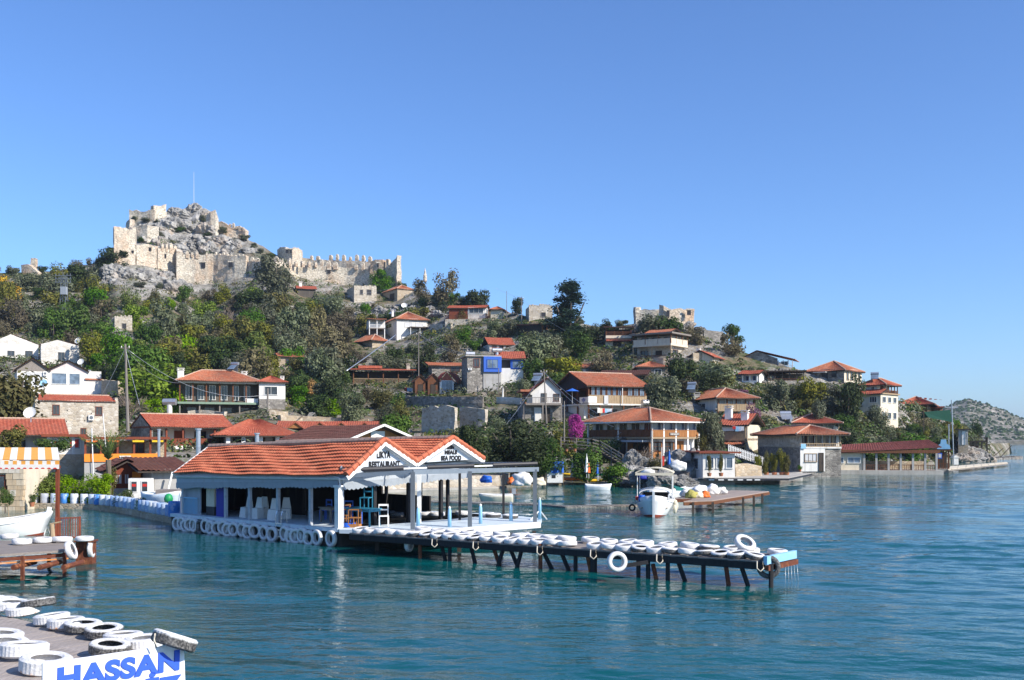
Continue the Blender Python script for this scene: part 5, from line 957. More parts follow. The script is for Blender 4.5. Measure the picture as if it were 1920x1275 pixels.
def tree(kind, px, py, w, h, Y=None, label=None, group='trees and shrubs on the hillside', k=None):
    """w, h: width and height in photograph pixels; (px, py) is where the crown stands on the ground."""
    Y = Y or D(px, py); g = P(px, py, Y); s = Y/F; rx = w*s/2; hz = h*s
    bare = kind == 'bare'; zr = hz*(.49 if bare else .56); i = random.randrange(99)
    nm = 'bare_tree' if bare else KIND[kind][2]
    t = empty(nm, g, random.uniform(0, 6.28) if kind != 'cedar' else 0.6, label, 'tree' if (hz > 2.2) else 'shrub', group)
    me = TW[i % 3] if bare else KIND[kind][0][i % len(KIND[kind][0])] if k is None else KIND[kind][0][k]
    c = link('branches' if bare else 'crown', me, t, (0, 0, hz-zr*1.0), None, (rx*1.12, rx*1.12, zr*1.08))
    if not bare: link('trunk', TRK[i % 3], t, (0, 0, hz-zr), None, (rx*.9, rx*.9, hz*.5))
    t['px'] = 0.0; del t['px']; TREES.append([t, px, py-h/2, w*h, bare and 'leafless pale grey tree' or KIND[kind][1], label]); return t
# trees the photograph singles out
T = tree; random.seed(21)
for a in (('cedar',1068,632,112,98,None,'tall blue green cedar standing above the skyline right of the stone hut'),
 ('yellow',590,755,44,46,None,'golden yellow autumn tree right of the veranda house'),
 ('boug',1078,816,42,44,118,'bright magenta bougainvillea between the gabled house and the plank balcony house'),
 ('purple',1412,805,38,50,None,'purple bougainvillea climbing beside the white house with the stained wall'),
 ('purple',1385,752,46,26,None,'purple creeper along the roof of the white house with the stained wall'),
 ('fineolive',514,560,90,88,None,'large grey green tree against the castle wall'),
 ('finegreen',716,548,62,46,None,'palm like green tree in front of the right castle wall'),
 ('brown',836,568,52,68,None,'round brown half bare tree on the skyline'),('brown',790,568,44,50,None,'small brown half bare tree right of the old stone house'),
 ('dark',898,580,54,44,None,'round dark tree on the skyline above the garden house'),('dark',970,592,26,34,None,'upright dark tree on the skyline left of the stone hut'),
 ('brown',1372,668,50,52,None,'pale dry bush on the skyline behind the small white cottage'),('dark',1372,640,46,34,None,'dark tree peeping over the pale dry bush on the skyline'),
 ('brown',585,650,62,95,None,'large brown half bare tree in the middle of the slope'),('bare',425,630,60,80,None,'leafless pale tree below the orange castle wall'),
 ('dark',1276,738,72,74,None,'round dense dark tree below the large stone balcony house'),('olive',1345,735,90,66,None,'grey olive tree in front of the small white cottage'),
 ('olive',1240,790,70,84,None,'tall olive tree right of the black gabled house'),('olive',1462,770,62,62,None,'olive tree between the purple creeper and the skyline pergola'),
 ('dark',1590,798,62,92,None,'tall dark tree left of the stepped cream house'),('fineolive',1650,810,66,60,None,'dark olive tree in front of the stepped cream house'),
 ('olive',1535,812,36,66,None,'slim olive tree above the red wing roof'),('mix',1520,770,70,62,None,'brownish green tree under the big hipped house'),
 ('olive',1338,850,48,76,112,'dense olive tree right of the plank balcony house'),('mix',1318,838,26,54,112,'yellowing tree squeezed between the plank balcony house and the olive'),
 ('finedark',960,868,150,98,100,'large dark spreading tree behind the blue jetty at the cove'),('finedark',880,872,90,84,98,'dark spreading tree above the sea food gable'),('finedark',1020,880,80,70,101,'lower dark tree at the right of the cove trees'),
 ('bare',1212,888,74,74,104,'leafless pale fig tree in front of the plank balcony house'),('bare',240,790,80,80,None,'leafless tangled tree behind the orange terrace'),
 ('olive',660,800,60,66,None,'low olive tree behind the brown pavilion'),('mix',750,808,54,60,None,'sparse yellowish tree left of the ruined grey wall'),
 ('finebright',84,938,84,62,69,'glossy bright green bush at the left end of the planter row'),('finebright',136,938,70,56,68.3,'glossy bright green bush, second in the planter row'),('finebright',182,938,66,56,67.5,'glossy bright green bush, third in the planter row'),
 ('finegreen',228,950,56,38,65,'white flowered bush, left of the two by the grounded boat'),('finegreen',278,958,58,32,61.5,'white flowered bush, right of the two by the grounded boat'),('mix',208,928,34,50,70,'yellow green creeper climbing beside the palm trunk'),
 ('green',268,905,54,40,86,'round green bush on the shed roof terrace'),('green',1100,900,70,60,102,'dark green thicket left of the timber stairs'),('green',1160,908,76,46,101,'green shrubs under the plank balcony house'),('mix',1235,890,54,30,102,'yellow green shrub beside the fig tree'),
 ('mix',415,838,50,34,None,'yellow flowered bush beside the tiled annex'),('dark',1560,868,90,66,None,'dark shrubs above the maroon pavilion roof, left part'),('green',1630,866,80,46,None,'green shrubs above the maroon pavilion roof, middle part'),('green',1700,862,84,48,None,'green hedge above the maroon pavilion roof, right part'),('dark',1745,858,50,40,None,'dark hedge end beside the turquoise kiosk board'),
 ('brown',1725,808,52,42,None,'twiggy brownish bush below the long timber guesthouse'),('dark',1830,822,34,36,None,'dark shrub near the tip of the promontory'),('green',1790,812,24,34,None,'green shrub beside the tall promontory mast'),
 ('olive',1030,690,70,70,None,'grey olive tree below the orange timber shack'),('dark',1100,650,60,34,None,'dark green tree right of the tall cedar'),('brown',1130,700,50,58,None,'brown twiggy tree left of the large stone balcony house'),('mix',1060,720,90,60,None,'wide yellowish green tree above the black gabled house'),('green',1000,720,60,50,None,'green tree right of the small blue windowed house')):
    T(*a[:5], Y=a[5], label=a[6])
for a in (('mix',20,800,150,125,113,'wide yellowing fig tree at the left edge beside the stone house'),('mix',20,846,64,48,97,'yellowing shrub under the left red tile roof'),('green',100,848,70,34,88,'sprawling green creeper on the low stone wall'),('mix',12,600,50,90,None,None),('yellow',18,570,50,60,None,'rust coloured tree at the left edge of the hill')): T(*a[:5], Y=a[5], label=a[6])
# the rest of the cover, spread over the slope where no house, wall or rock shows
ZONES = [  # polygon-ish boxes: x0, y0, x1, y1, weight of kinds, spacing
 (-120, 505, 215, 640, 'dark olive olive mix brown green brown', 36), (120, 540, 500, 700, 'dark olive olive green mix brown mix bright', 34), (440, 545, 720, 740, 'olive olive brown dark green mix brown mix', 33),
 (200, 690, 345, 800, 'green mix dark bright', 30), (500, 715, 660, 800, 'green bright olive mix dark', 26), (640, 600, 1000, 700, 'olive olive dark green mix brown', 32), (600, 745, 960, 860, 'dark olive mix mix brown green', 34),
 (740, 530, 1180, 640, 'dark olive green', 30), (900, 640, 1200, 760, 'olive dark brown mix', 32), (1180, 640, 1500, 760, 'olive dark brown mix', 30), (1240, 700, 1600, 870, 'olive dark dark mix green', 32),
 (1480, 700, 1700, 850, 'olive dark mix', 32), (1660, 790, 1800, 868, 'green mix dark olive', 17), (1790, 820, 1870, 860, 'mix olive', 15), (330, 430, 520, 475, 'green', 60), (1040, 700, 1240, 900, 'green olive mix', 34), (-700, 540, -120, 930, 'dark olive mix green', 105), (160, 470, 215, 510, 'dark', 24)]
for x, y in ((252,416),(272,417),(296,419),(380,414),(350,455),(387,445),(405,453),(438,456),(372,462),(265,452),(312,470),(458,452),(488,474),(505,484),(476,466),(335,436),(418,436),(300,445),(330,520),(300,540),(262,540),(222,505)): T('green' if x % 2 else 'olive', x, y, random.uniform(14,26), random.uniform(8,13))
random.seed(77); placed = [(x, y, w) for _, x, y, w in ((0, t[1], t[2], math.sqrt(t[3])) for t in TREES)]
nscat = 0
for (x0, y0, x1, y1, kinds, sp) in ZONES:
    ks = kinds.split(); n = int((x1-x0)*(y1-y0)/(sp*sp*.30))
    for i in range(n*3):
        if nscat >= 400: break
        px, py = random.uniform(x0, x1), random.uniform(y0, y1); a = shore(px)[0]; b = ridge(px)[0]
        if not (b-2 < py < a-14): continue
        Y = D(px, py); s = F/Y; w = random.uniform(5.6, 10.5)*s; h = w*random.uniform(.78, 1.15)
        if random.random() < .3: w *= .6; h *= .55
        if sp < 20: w *= .42; h *= .4
        if py-h < b-15: h = max(12, py-b+15); w = min(w, h*1.5)
        cx, cy = px, py-h/2
        if any(abs(cx-q[0]) < sp*.68 and abs(cy-q[1]) < sp*.48 for q in placed): continue
        if 196 < px < 560 and py-h < 527+max(0, (px-470)*.1) and Y > 200 and 'dark' not in (kinds,): 
            if kinds != 'green': continue
            w *= .35; h *= .3
        if 560 < px < 760 and py-h < 525: continue
        if any(c[4] > Y-1 and c[0]-w*.38 < px < c[2]+w*.38 and py-h < c[3]-3 and py > c[1] for c in CLEAR): continue
        if any(c[4] <= Y and Y-c[4] < 9 and c[0]-4 < px < c[2]+4 and py < c[3] and py > c[1]-14 for c in CLEAR): continue
        placed.append((cx, cy, w)); T(random.choice(ks), px, py, w, h); nscat += 1
print('scattered trees', nscat)
# labels for the rest, by kind, size and nearest landmark
LANDMARKS += [(228,450,'tall left bastion of the castle'),(363,400,'castle summit'),(400,500,'orange stained castle wall'),(640,505,'right castle wall'),(1240,590,'ruined keep'),(120,560,'electricity pylon'),(785,690,'tall power pole beside the cabins'),(590,735,'golden autumn tree'),(1078,795,'magenta bougainvillea'),(1068,590,'tall cedar'),(168,510,'small ruined gatehouse'),(-300,700,'bare slope beyond the left edge'),(425,590,'leafless pale tree below the castle')]
used = {}
for rec in TREES:
    t, px, py, A, kd, lab = rec
    if lab: used[lab] = 1; continue
    L = sorted(LANDMARKS, key=lambda l: (l[0]-px)**2+((l[1]-py)*1.3)**2); size = 'small' if A < 700 else 'large' if A > 2600 else 'medium'
    for q in range(9):
        ln = L[q]; dx, dy = px-ln[0], py-ln[1]
        rel = ('right of' if dx > 0 else 'left of') if abs(dx) > abs(dy)*1.2 else ('below' if dy > 0 else 'above')
        dist = 'close' if math.hypot(dx, dy) < 48 else 'further' if math.hypot(dx, dy) < 110 else 'well'
        lb = f"{size} {kd} {dist} {rel} the {ln[2]}".replace('close above', 'just above').replace('close below', 'just below').replace('close left', 'just left').replace('close right', 'just right')
        w = lb.split(); lb = ' '.join(w[:16])
        if lb not in used: break
    else: 
        for o in ('second', 'third', 'fourth', 'fifth', 'sixth'):
            if o+' '+lb not in used: lb = ' '.join((o+' '+lb).split()[:16]); break
    used[lb] = 1; t['label'] = lb
# low scrub on the slope: nobody could count it
random.seed(8); V = []; Fc = []; MI = []
for i in range(9000):
    px = random.uniform(-200, 1860); a = shore(px)[0]; b = ridge(px)[0]; py = a+(b-a)*random.uniform(.04, .99)
    if 200 < px < 560 and py < 530 and random.random() < .80: continue
    g = G(px, py); big = g.z > 3 and noise.noise(Vector((g.x*.05, g.y*.05, 2))) > -.18; r = random.uniform(.9, 2.1) if big else random.uniform(.4, 1.0); cz = random.uniform(.5, .95); nl = 34 if big else 9
    if any(c[0]-4 < px < c[2]+4 and c[1] < py < c[3]+2 and c[4]-1.5 < g.y < c[4]+8 for c in CLEAR): continue
    mi = random.choice((0,1,1,2,3,3)); MI += [mi]*nl
    for j in range(nl):
        d = Vector((random.gauss(0,1), random.gauss(0,1), abs(random.gauss(0,1)))).normalized(); p = g+Vector((d.x*r, d.y*r, d.z*r*cz)); nr = (d+Vector((random.gauss(0,.5), random.gauss(0,.5), .4))).normalized()
        u = nr.cross(Vector((random.gauss(0,1), random.gauss(0,1), .3))).normalized(); w = nr.cross(u); s = random.uniform(.16, .38); m = len(V)
        V += [tuple(p-u*s), tuple(p-w*s*.6), tuple(p+u*s), tuple(p+w*s*.6)]; Fc.append((m, m+1, m+2, m+3))
me = bpy.data.meshes.new('scrub'); me.from_pydata(V, [], Fc); me.materials.append(L_MIX); me.materials.append(L_DARK); me.materials.append(L_GREEN); me.materials.append(L_OLIVE)
me.polygons.foreach_set('material_index', MI); me.update()
tag(link('scrub', me), 'low scrub and weeds between the trees and rocks', kind='stuff')
# ------------------------------------------------------------------ foreground: tyres
def tyre_mesh(k, mats, grooves=False):
    mb = MB(); R_, r, w = .33, .19, .105
    prof = [(r,-w*.75),(r+.03,-w),(R_-.04,-w),(R_,-w*.72),(R_+.004,-w*.3),(R_+.004,w*.3),(R_,w*.72),(R_-.04,w),(r+.03,w),(r,w*.75),(r+.02,w*.6),(R_-.04,w*.6),(R_-.04,-w*.6),(r+.02,-w*.6)]
    m = len(prof); n0 = 0
    for i in range(k):
        a = 2*math.pi*i/k; g = (.985 if i % 2 else 1.0) if grooves else 1
        for j, (q, z) in enumerate(prof):
            q2 = q*g if 3 <= j <= 6 else q
            if grooves and j in (4, 5) : q2 -= .006
            mb.v.append((q2*cos(a), q2*sin(a), z))
    for i in range(k):
        for j in range(m): mb.f.append((i*m+j, ((i+1)%k)*m+j, ((i+1)%k)*m+(j+1)%m, i*m+(j+1)%m)); mb.m.append(0)
    return mb.mesh('tyre', mats, smooth=not grooves)
def m_tyre(name, lo=-.2, rust=0.0, wear=.25, side=None):
    t = NT(name); n = t.noise(7, 5, .7); f = t.noise(30, 3)
    z = t.n('SeparateXYZ', Vector=t.co()).outputs[2]; k = t.math('ADD', z, t.math('MULTIPLY', t.math('SUBTRACT', n, .5), .12))
    wh = t.ramp(t.math('MULTIPLY', t.math('ADD', k, .2), 2.5), [(max(0, (lo+.2)*2.5-.04), (0,0,0)), (min(1, (lo+.2)*2.5+.04), (1,1,1))])
    c = t.mix(wh, (.035,.034,.034), (.74,.73,.71)); c = t.mix(t.ramp(n, [(.6, (0,0,0)), (.72, (wear,)*3)]), c, (.12,.11,.10))
    if rust: c = t.mix(t.ramp(t.math('ADD', n, t.math('MULTIPLY', z, -2.0)), [(.62, (0,0,0)), (.75, (rust,)*3)]), c, (.62,.24,.05))
    c = t.mix(t.ramp(f, [(.35, (.45,)*3), (.6, (0,0,0))]), c, (.40,.38,.35)); t.bump(t.math('ADD', n, f), .5, .015); return t.done(c, .6)
PT = [m_tyre('white_painted_tyre'), m_tyre('half_painted_tyre', .085), m_tyre('rust_stained_white_tyre', -.2, .8, .4), m_tyre('worn_white_tyre', .05, 0, .8), m_tyre('black_rubber_tyre', .16)]
TN_ = [tyre_mesh(64, m, True) for m in PT]; TF_ = [tyre_mesh(28, m) for m in PT]
ORD = 'first second third fourth fifth sixth seventh eighth ninth tenth eleventh twelfth thirteenth fourteenth fifteenth sixteenth seventeenth eighteenth nineteenth twentieth'.split()
ORD += ['twenty-'+q for q in ORD[:9]]+['thirtieth']+['thirty-'+q for q in ORD[:9]]
def tyre(me, p, rot, k, label, group): o = link('tyre', me, None, p, rot, (k, k, k*random.uniform(.78, .98))); return tag(o, label, 'tyre', group)
def rope(pts, r, mat, label, name='rope', cat='rope', parent=None):
    mb = MB(); mb.tube(pts, r, 5); o = mb.build(name, mat, parent, smooth=True); return o if parent else tag(o, label, cat)
def sagline(a, b, sag, n=14): a, b = Vector(a), Vector(b); return [a.lerp(b, i/n)-Vector((0,0,sag*4*(i/n)*(1-i/n))) for i in range(n+1)]
ROPE = m_paint('pale_rope', (.62,.56,.45), .9, .3)

# ------------------------------------------------------------------ foreground: the restaurant on its platform
random.seed(31)
ZD = .78
A_ = PL(333, 963, ZD); B_ = PL(637, 990, ZD); xu = (B_-A_).normalized(); yu = Vector((-xu.y, xu.x, 0)); LW = (B_-A_).length; ang = math.atan2(xu.y, xu.x)
def toL(p): q = Vector(p)-Vector((A_.x, A_.y, 0)); return Vector((q.dot(xu), q.dot(yu), q.z))
def onY(px, y0=0.0):        # local x of the pixel column px on the line y = y0
    k = (px-960)/F; ox, oy = A_.x+yu.x*y0, A_.y+yu.y*y0; return (k*oy-ox)/(xu.x-k*xu.y)
def onX(px, x0=LW):         # local y of pixel column px on the line x = x0
    k = (px-960)/F; ox, oy = A_.x+xu.x*x0, A_.y+xu.y*x0; return (k*oy-ox)/(yu.x-k*yu.y)
def zat(py, x, y): return EYE+(Y0-py)/F*(A_.y+xu.y*x+yu.y*y)
RS = empty('seaside_restaurant', (A_.x, A_.y, 0), ang, 'open sided restaurant with two orange tiled gables on a platform over the water', 'restaurant')
def rb(name, mat, x0, x1, y0, y1, z0, z1, **k): mb = MB(); mb.box(x0, x1, y0, y1, z0, z1); return mb.build(name, mat, RS, **k)
o1 = .30; yA = -o1                                   # eave line
xe0, xe1 = onY(325, yA), onY(650, yA); w1 = onX(720, xe1)-yA; w2 = onX(780, xe1)-yA; w3 = onX(848, xe1)-yA; w4 = onX(906, xe1)-yA
zeL, zeR = zat(888, xe0, yA), zat(891, xe1, yA); zr = zat(826, xe1, yA+w1); zrL = zat(838, xe0, yA+w1); zv = zat(866, xe1, yA+w2); zr2 = zat(822, xe1, yA+w3); ze4 = zat(861, xe1, yA+w4)
dzv = zeL-zeR
def roof_course(name, e0, e1, t0, t1, n, mat, seed=0, sub='roof_side'):
    e0, e1, t0, t1 = map(Vector, (e0, e1, t0, t1)); nrm = (e1-e0).cross(t0-e0).normalized(); nrm *= 1 if nrm.z > 0 else -1; L = (e1-e0).length; nc = int(L/.20); par = bpy.data.objects.new(sub, None)
    slab = MB(); slab.hexa([e0-nrm*.24, e1-nrm*.24, t1-nrm*.24, t0-nrm*.24, e0-nrm*.17, e1-nrm*.17, t1-nrm*.17, t0-nrm*.17]); par = slab.build(sub, WD_WHITE, RS)
    for r in range(n):
        mb = MB(); a, b = r/n, (r+1.12)/n
        for u, up in ((a, .065), (b, .005)):
            for c in range(nc*4+1):
                k = c/(nc*4); p = (e0+(t0-e0)*u).lerp(e1+(t1-e1)*u, k); ph = (c % 4)
                w = (-.014, .0, .022, .008)[ph]; s = .055*sin(k*6.3+.8+seed)+.035*sin(k*13+r*.5+seed)+.012*sin(k*41+r*1.7)
                p = p+nrm*(up+w); p.z += s*(1-.3*u)*(min(1, k*6)*min(1, (1-k)*6)); mb.v.append(tuple(p))
        N = nc*4+1
        for c in range(nc*4): mb.f.append((c, c+1, N+c+1, N+c)); mb.m.append(0)
        m0 = len(mb.v)
        for c in range(N): q = Vector(mb.v[c]); mb.v.append(tuple(q-nrm*.05))
        for c in range(nc*4): mb.f.append((m0+c, m0+c+1, c+1, c)); mb.m.append(0)
        mb.build('tile_course', mat, par)
    return par
yr, yv, yr2, y4 = yA+w1, yA+w2, yA+w3, yA+w4
roof_course('a', (xe0,yA,zeL), (xe1,yA,zeR), (xe0,yr,zrL), (xe1,yr,zr), 10, T_NEW, 0)
roof_course('b', (xe1,yv,zv), (xe0,yv,zv+dzv), (xe1,yr,zr), (xe0,yr,zrL), 8, T_NEW, 1)
roof_course('c', (xe0,yv,zv+dzv), (xe1,yv,zv), (xe0,yr2,zr2+dzv), (xe1,yr2,zr2), 9, T_NEW, 2)
roof_course('d', (xe1,y4,ze4), (xe0,y4,ze4+dzv), (xe1,yr2,zr2), (xe0,yr2,zr2+dzv), 8, T_NEW, 3)
for (p, q) in (((xe0,yr,zrL+.05),(xe1,yr,zr+.05)), ((xe0,yr2,zr2+dzv+.05),(xe1,yr2,zr2+.05))):
    mb = MB(); ridge_row(mb, p, q, .115, 36); mb.build('ridge_tiles', RIDGE, RS)
for (p, q) in (((xe1+.02,yA-.03,zeR+.04),(xe1+.02,yr,zr+.06)), ((xe1+.02,yv,zv+.04),(xe1+.02,yr,zr+.06)), ((xe1+.02,yv,zv+.04),(xe1+.02,yr2,zr2+.06)), ((xe1+.02,y4,ze4+.04),(xe1+.02,yr2,zr2+.06))):
    mb = MB(); ridge_row(mb, p, q, .13, 7); mb.build('verge_tiles', T_NEW, RS)
    d = Vector((.05,0,-.17)); mb = MB(); mb.bar(Vector(p)+d, Vector(q)+d, .05, .2); mb.build('barge_board', WD_WHITE, RS)
mb = MB(); mb.bar((xe0-.02,yA,zeL-.05), (xe0-.02,yr,zrL-.03), .06, .2); mb.build('barge_board', WD_WHITE, RS)
gx = xe1-.16
mb = MB(); GB = m_plaster('bluish_white_gable_board', (.62,.67,.72), .3)  # blue shade on the white gables is mixed into this colour
mb.prism([(gx,yA+.15,zeR+.0),(gx,yv-.1,zv-.05),(gx,yr,zr-.12)], (-.06,0,0)); g1 = mb.build('gable_board', GB, RS)
mb = MB(); mb.prism([(gx,yv+.1,zv-.05),(gx,y4-.15,ze4),(gx,yr2,zr2-.12)], (-.06,0,0)); g2 = mb.build('gable_board', GB, RS)
rz90 = (R(90), 0, R(90))
H1 = zr-zeR
for b_, sz, y, z, sx in (('LIKYA', .40, yr+.10, zr-.44*H1, .72), ('RESTAURANT', .34, yr+.16, zr-.72*H1, .84)): text(b_, sz, g1, (gx+.012, y, z-sz*.30), rz90, BLACKT, bold=.018, sx=sx)
H2 = zr2-ze4
for b_, sz, y, z, sx in (('FRESH', .25, yr2-.02, zr2-.42*H2, .8), ('MEALS', .25, yr2+.05, zr2-.66*H2, 1.1), ('SEA FOOD', .29, yr2+.08, zr2-.93*H2, .95)): text(b_, sz, g2, (gx+.012, y, z-sz*.30), rz90, BLACKT, bold=.018, sx=sx)
# platform, posts, fascia, valance
xR = LW; yB = w4-.2
POSTM = m_paint('worn_pale_grey_post', (.44,.46,.48), .6, .5)
zc = ZD-.16
rb('platform', m_plaster('dark_platform_concrete', (.05,.05,.047), .5), -.4, LW+.1, -.12, yB+1.5, -1.2, zc-.003);  # platform body in one near-black concrete tone
for i in range(24):
    x = -.4+(LW+.5)*i/24; rb('deck_board', DECKB, x+.006, x+(LW+.5)/24-.006, -.2, yB+1.6, zc, ZD)
for i, px in enumerate((343, 423, 468, 521, 582, 636)):
    x = onY(px, .05); tk = .07 if i < 5 else .11; rb('post', POSTM, x-tk, x+tk, .0, tk*2, ZD, zat(903, x, 0)+.1)
zf0, zf1 = zat(906, 0, .1), zat(903, LW, .1)
for i in range(5):
    x0 = LW*i/5; x1 = LW*(i+1)/5-.012; mb = MB(); z0a = zf0+(zf1-zf0)*i/5; z0b = zf0+(zf1-zf0)*(i+1)/5; mb.hexa([(x0,-.06,z0a),(x1,-.06,z0b),(x1,.0,z0b),(x0,.0,z0a),(x0,-.06,zeL+(zeR-zeL)*i/5-.1),(x1,-.06,zeL+(zeR-zeL)*(i+1)/5-.1),(x1,0,zeL+(zeR-zeL)*(i+1)/5-.1),(x0,0,zeL+(zeR-zeL)*i/5-.1)]); mb.build('fascia_panel', W_BLUEW, RS)
def valance(name, a, b, drop, mat, n=46, out=(0,0,0)):
    a, b, out = Vector(a), Vector(b), Vector(out); mb = MB()
    for i in range(n):
        p = a.lerp(b, i/n); q = a.lerp(b, (i+1)/n); m = a.lerp(b, (i+.5)/n); d = Vector((0,0,-drop*(1+.12*sin(i*.7))))+out
        mb.prism([p, q, q+d, m+d+Vector((0,0,-.06)), p+d], (b-a).normalized().cross(Vector((0,0,1)))*.012)
    return mb.build(name, mat, RS)
valance('valance', (0,-.08,zf0+.04), (LW,-.08,zf1+.04), .26, GREYL)
# side fascia of the gable end
zs0 = zat(887, LW, .2); zs1 = zat(868, LW, w4-.3)
mb = MB(); mb.hexa([(LW+.02,.1,zs0-.45),(LW+.08,.1,zs0-.45),(LW+.08,w4-.35,zs1-.45),(LW+.02,w4-.35,zs1-.45),(LW+.02,.1,zs0+.1),(LW+.08,.1,zs0+.1),(LW+.08,w4-.35,zs1+.1),(LW+.02,w4-.35,zs1+.1)]); mb.build('side_fascia', W_BLUEW, RS)
valance('valance', (LW+.1,.1,zs0-.42), (LW+.1,w4-.35,zs1-.42), .26, GREYL, 34)
mb = MB(); yw = onX(876, LW+.1); 
for (a, b) in (((-.36,-.15),(.36,-.15)), ((.36,-.15),(.36,.15)), ((.36,.15),(-.36,.15)), ((-.36,.15),(-.36,-.15))): mb.bar((LW+.16,yw+a[0],zs1-.25+a[1]), (LW+.16,yw+b[0],zs1-.25+b[1]), .03, .05)
wf = mb.build('wifi_sign', BLACKT, RS); m2 = MB(); m2.box(LW+.12, LW+.15, yw-.36, yw+.36, zs1-.40, zs1-.10); m2.build('sign_plate', CANVAS, wf); text('Wi-Fi', .26, wf, (LW+.17, yw, zs1-.34), rz90, BLACKT, bold=.01)
VDARK = m_plaster('painted_shade_wall', (.022,.02,.022), .3)  # deep interior shade painted into the wall colour
GREYD = m_paint('mid_grey_metal', (.19,.23,.27), .5, .25)
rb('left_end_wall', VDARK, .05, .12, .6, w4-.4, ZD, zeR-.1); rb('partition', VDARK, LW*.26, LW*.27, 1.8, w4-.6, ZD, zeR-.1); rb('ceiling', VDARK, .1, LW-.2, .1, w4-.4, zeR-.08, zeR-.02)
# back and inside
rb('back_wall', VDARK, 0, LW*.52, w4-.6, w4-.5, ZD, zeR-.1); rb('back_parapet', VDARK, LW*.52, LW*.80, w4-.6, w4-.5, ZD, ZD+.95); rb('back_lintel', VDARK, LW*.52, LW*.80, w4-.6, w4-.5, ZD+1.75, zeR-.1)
rb('interior_shade_sheet', VDARK, LW*.30, LW*.45, 3.6, 3.7, ZD, ZD+1.5)  # added near-black sheet that stands in for interior shade
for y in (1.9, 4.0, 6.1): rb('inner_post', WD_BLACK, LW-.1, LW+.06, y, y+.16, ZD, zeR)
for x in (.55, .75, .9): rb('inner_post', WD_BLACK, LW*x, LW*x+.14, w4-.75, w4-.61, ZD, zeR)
xa, xb = onY(346, .3), onY(377, .3); rb('pale_panel', W_BLUEW, xa, xb, .25, .32, ZD, ZD+1.75)
mb = MB(); n = 14
for i in range(n+1): x = xa+(xb-xa)*i/n; mb.box(x-.012, x+.012, .05, .08, ZD+.05, ZD+.85)
mb.box(xa, xb, .04, .09, ZD+.82, ZD+.88); mb.build('bar_railing', BLUE_L, RS)
xa, xb = onY(390, .5), onY(405, .5); rb('fridge', W_CREAM, xa, xb, .4, 1.0, ZD+.45, ZD+1.95); rb('fridge_base', BLACKM, xa, xb, .4, 1.0, ZD, ZD+.44)
xa, xb = onY(406, .3), onY(420, .3); rb('blue_panel', BLUE_D, xa, xb, .28, .34, ZD, ZD+2.0)
# things on the platform
def LP3(x, y, z=ZD): return Vector((A_.x, A_.y, 0))+xu*x+yu*y+Vector((0,0,z))
def stand(name, label, cat, x, y, rz=0, z=ZD, group=None): return empty(name, LP3(x, y, z), ang+rz, label, cat, group)
def table(label, x, y, rz, w, d, h, mat, group=None, flip=False):
    t = stand('table', label, 'table', x, y, rz, ZD, group); mb = MB(); mb.box(-w/2, w/2, -d/2, d/2, h-.05, h); mb.box(-w/2+.05, w/2-.05, -d/2+.05, d/2-.05, h-.14, h-.051); mb.build('table_top', mat, t)
    for a in (-1, 1):
        for b in (-1, 1): m = MB(); m.box(a*(w/2-.08)-.03, a*(w/2-.08)+.03, b*(d/2-.08)-.03, b*(d/2-.08)+.03, 0, h-.14); m.build('leg', mat, t)
    return t
def chair(label, x, y, rz, mat, group=None, z=ZD, tip=0):
    t = stand('chair', label, 'chair', x, y, rz, z, group)
    if tip: t.rotation_euler = (tip, 0, ang+rz)
    MB().box(-.22,.22,-.22,.22,.43,.47).build('seat', mat, t); mb = MB(); mb.box(-.2,.2,.19,.22,.88,.96); mb.box(-.2,.2,.19,.22,.68,.74); mb.build('backrest', mat, t)
    for a in (-1, 1):
        for b in (-1, 1): MB().box(a*.2-.02, a*.2+.02, b*.2-.02, b*.2+.02, 0, .96 if b > 0 else .43).build('leg', mat, t)
    return t
ty = onX(700, LW-.4); table('light blue painted table behind the honey coloured wooden stool', LW-.2, 1.5, .1, 1.5, .8, .78, TEAL); table('blue table tucked behind the light blue one', LW-1.3, 1.7, .1, .9, .8, .76, BLUE_P); table('pale wooden table at the inner right of the restaurant', LW-2.6, 1.6, 0, .9, .7, .72, WD_GREY)
chair('tall honey wooden chair leaning beside the white corner column', LW-.9, .95, .5, WD_ORANGE, tip=-.1); chair('blue chair upturned on the light blue table', LW+.0, 1.5, .4, TEAL, z=ZD+.80)
chair('small white wooden chair right of the light blue table', LW+.7, 1.9, .9, WD_WHITE)
for i in range(3): chair(('left', 'middle', 'right')[i]+'most blue chair in the shade behind the middle white post' if i != 1 else 'middle blue chair in the shade behind the middle white post', LW-4.2+i*.8, 2.6, .3*i, BLUE_P)
# honey wooden stool with shelves
t = stand('wooden_display_stool', 'small honey wooden stepped stool with open shelves on the sunlit deck', 'stool', LW+.02, .62, .55)
for nm, a in (('base', (-.42,.42,-.22,.22,0,.14)), ('shelf', (-.05,.40,-.2,.2,.40,.43)), ('top_rail', (-.05,.40,-.2,-.17,.75,.79)), ('top_rail', (-.05,.40,.17,.2,.75,.79)), ('step', (-.40,-.06,-.2,.2,.36,.39))): MB().box(*a).build(nm, WD_ORANGE, t)
for a in ((-.40,.36),(-.08,.75),(.37,.75),(.16,.40)):
    for b in (-.2, .17): MB().box(a[0], a[0]+.035, b, b+.03, .14, a[1]).build('leg', WD_ORANGE, t)
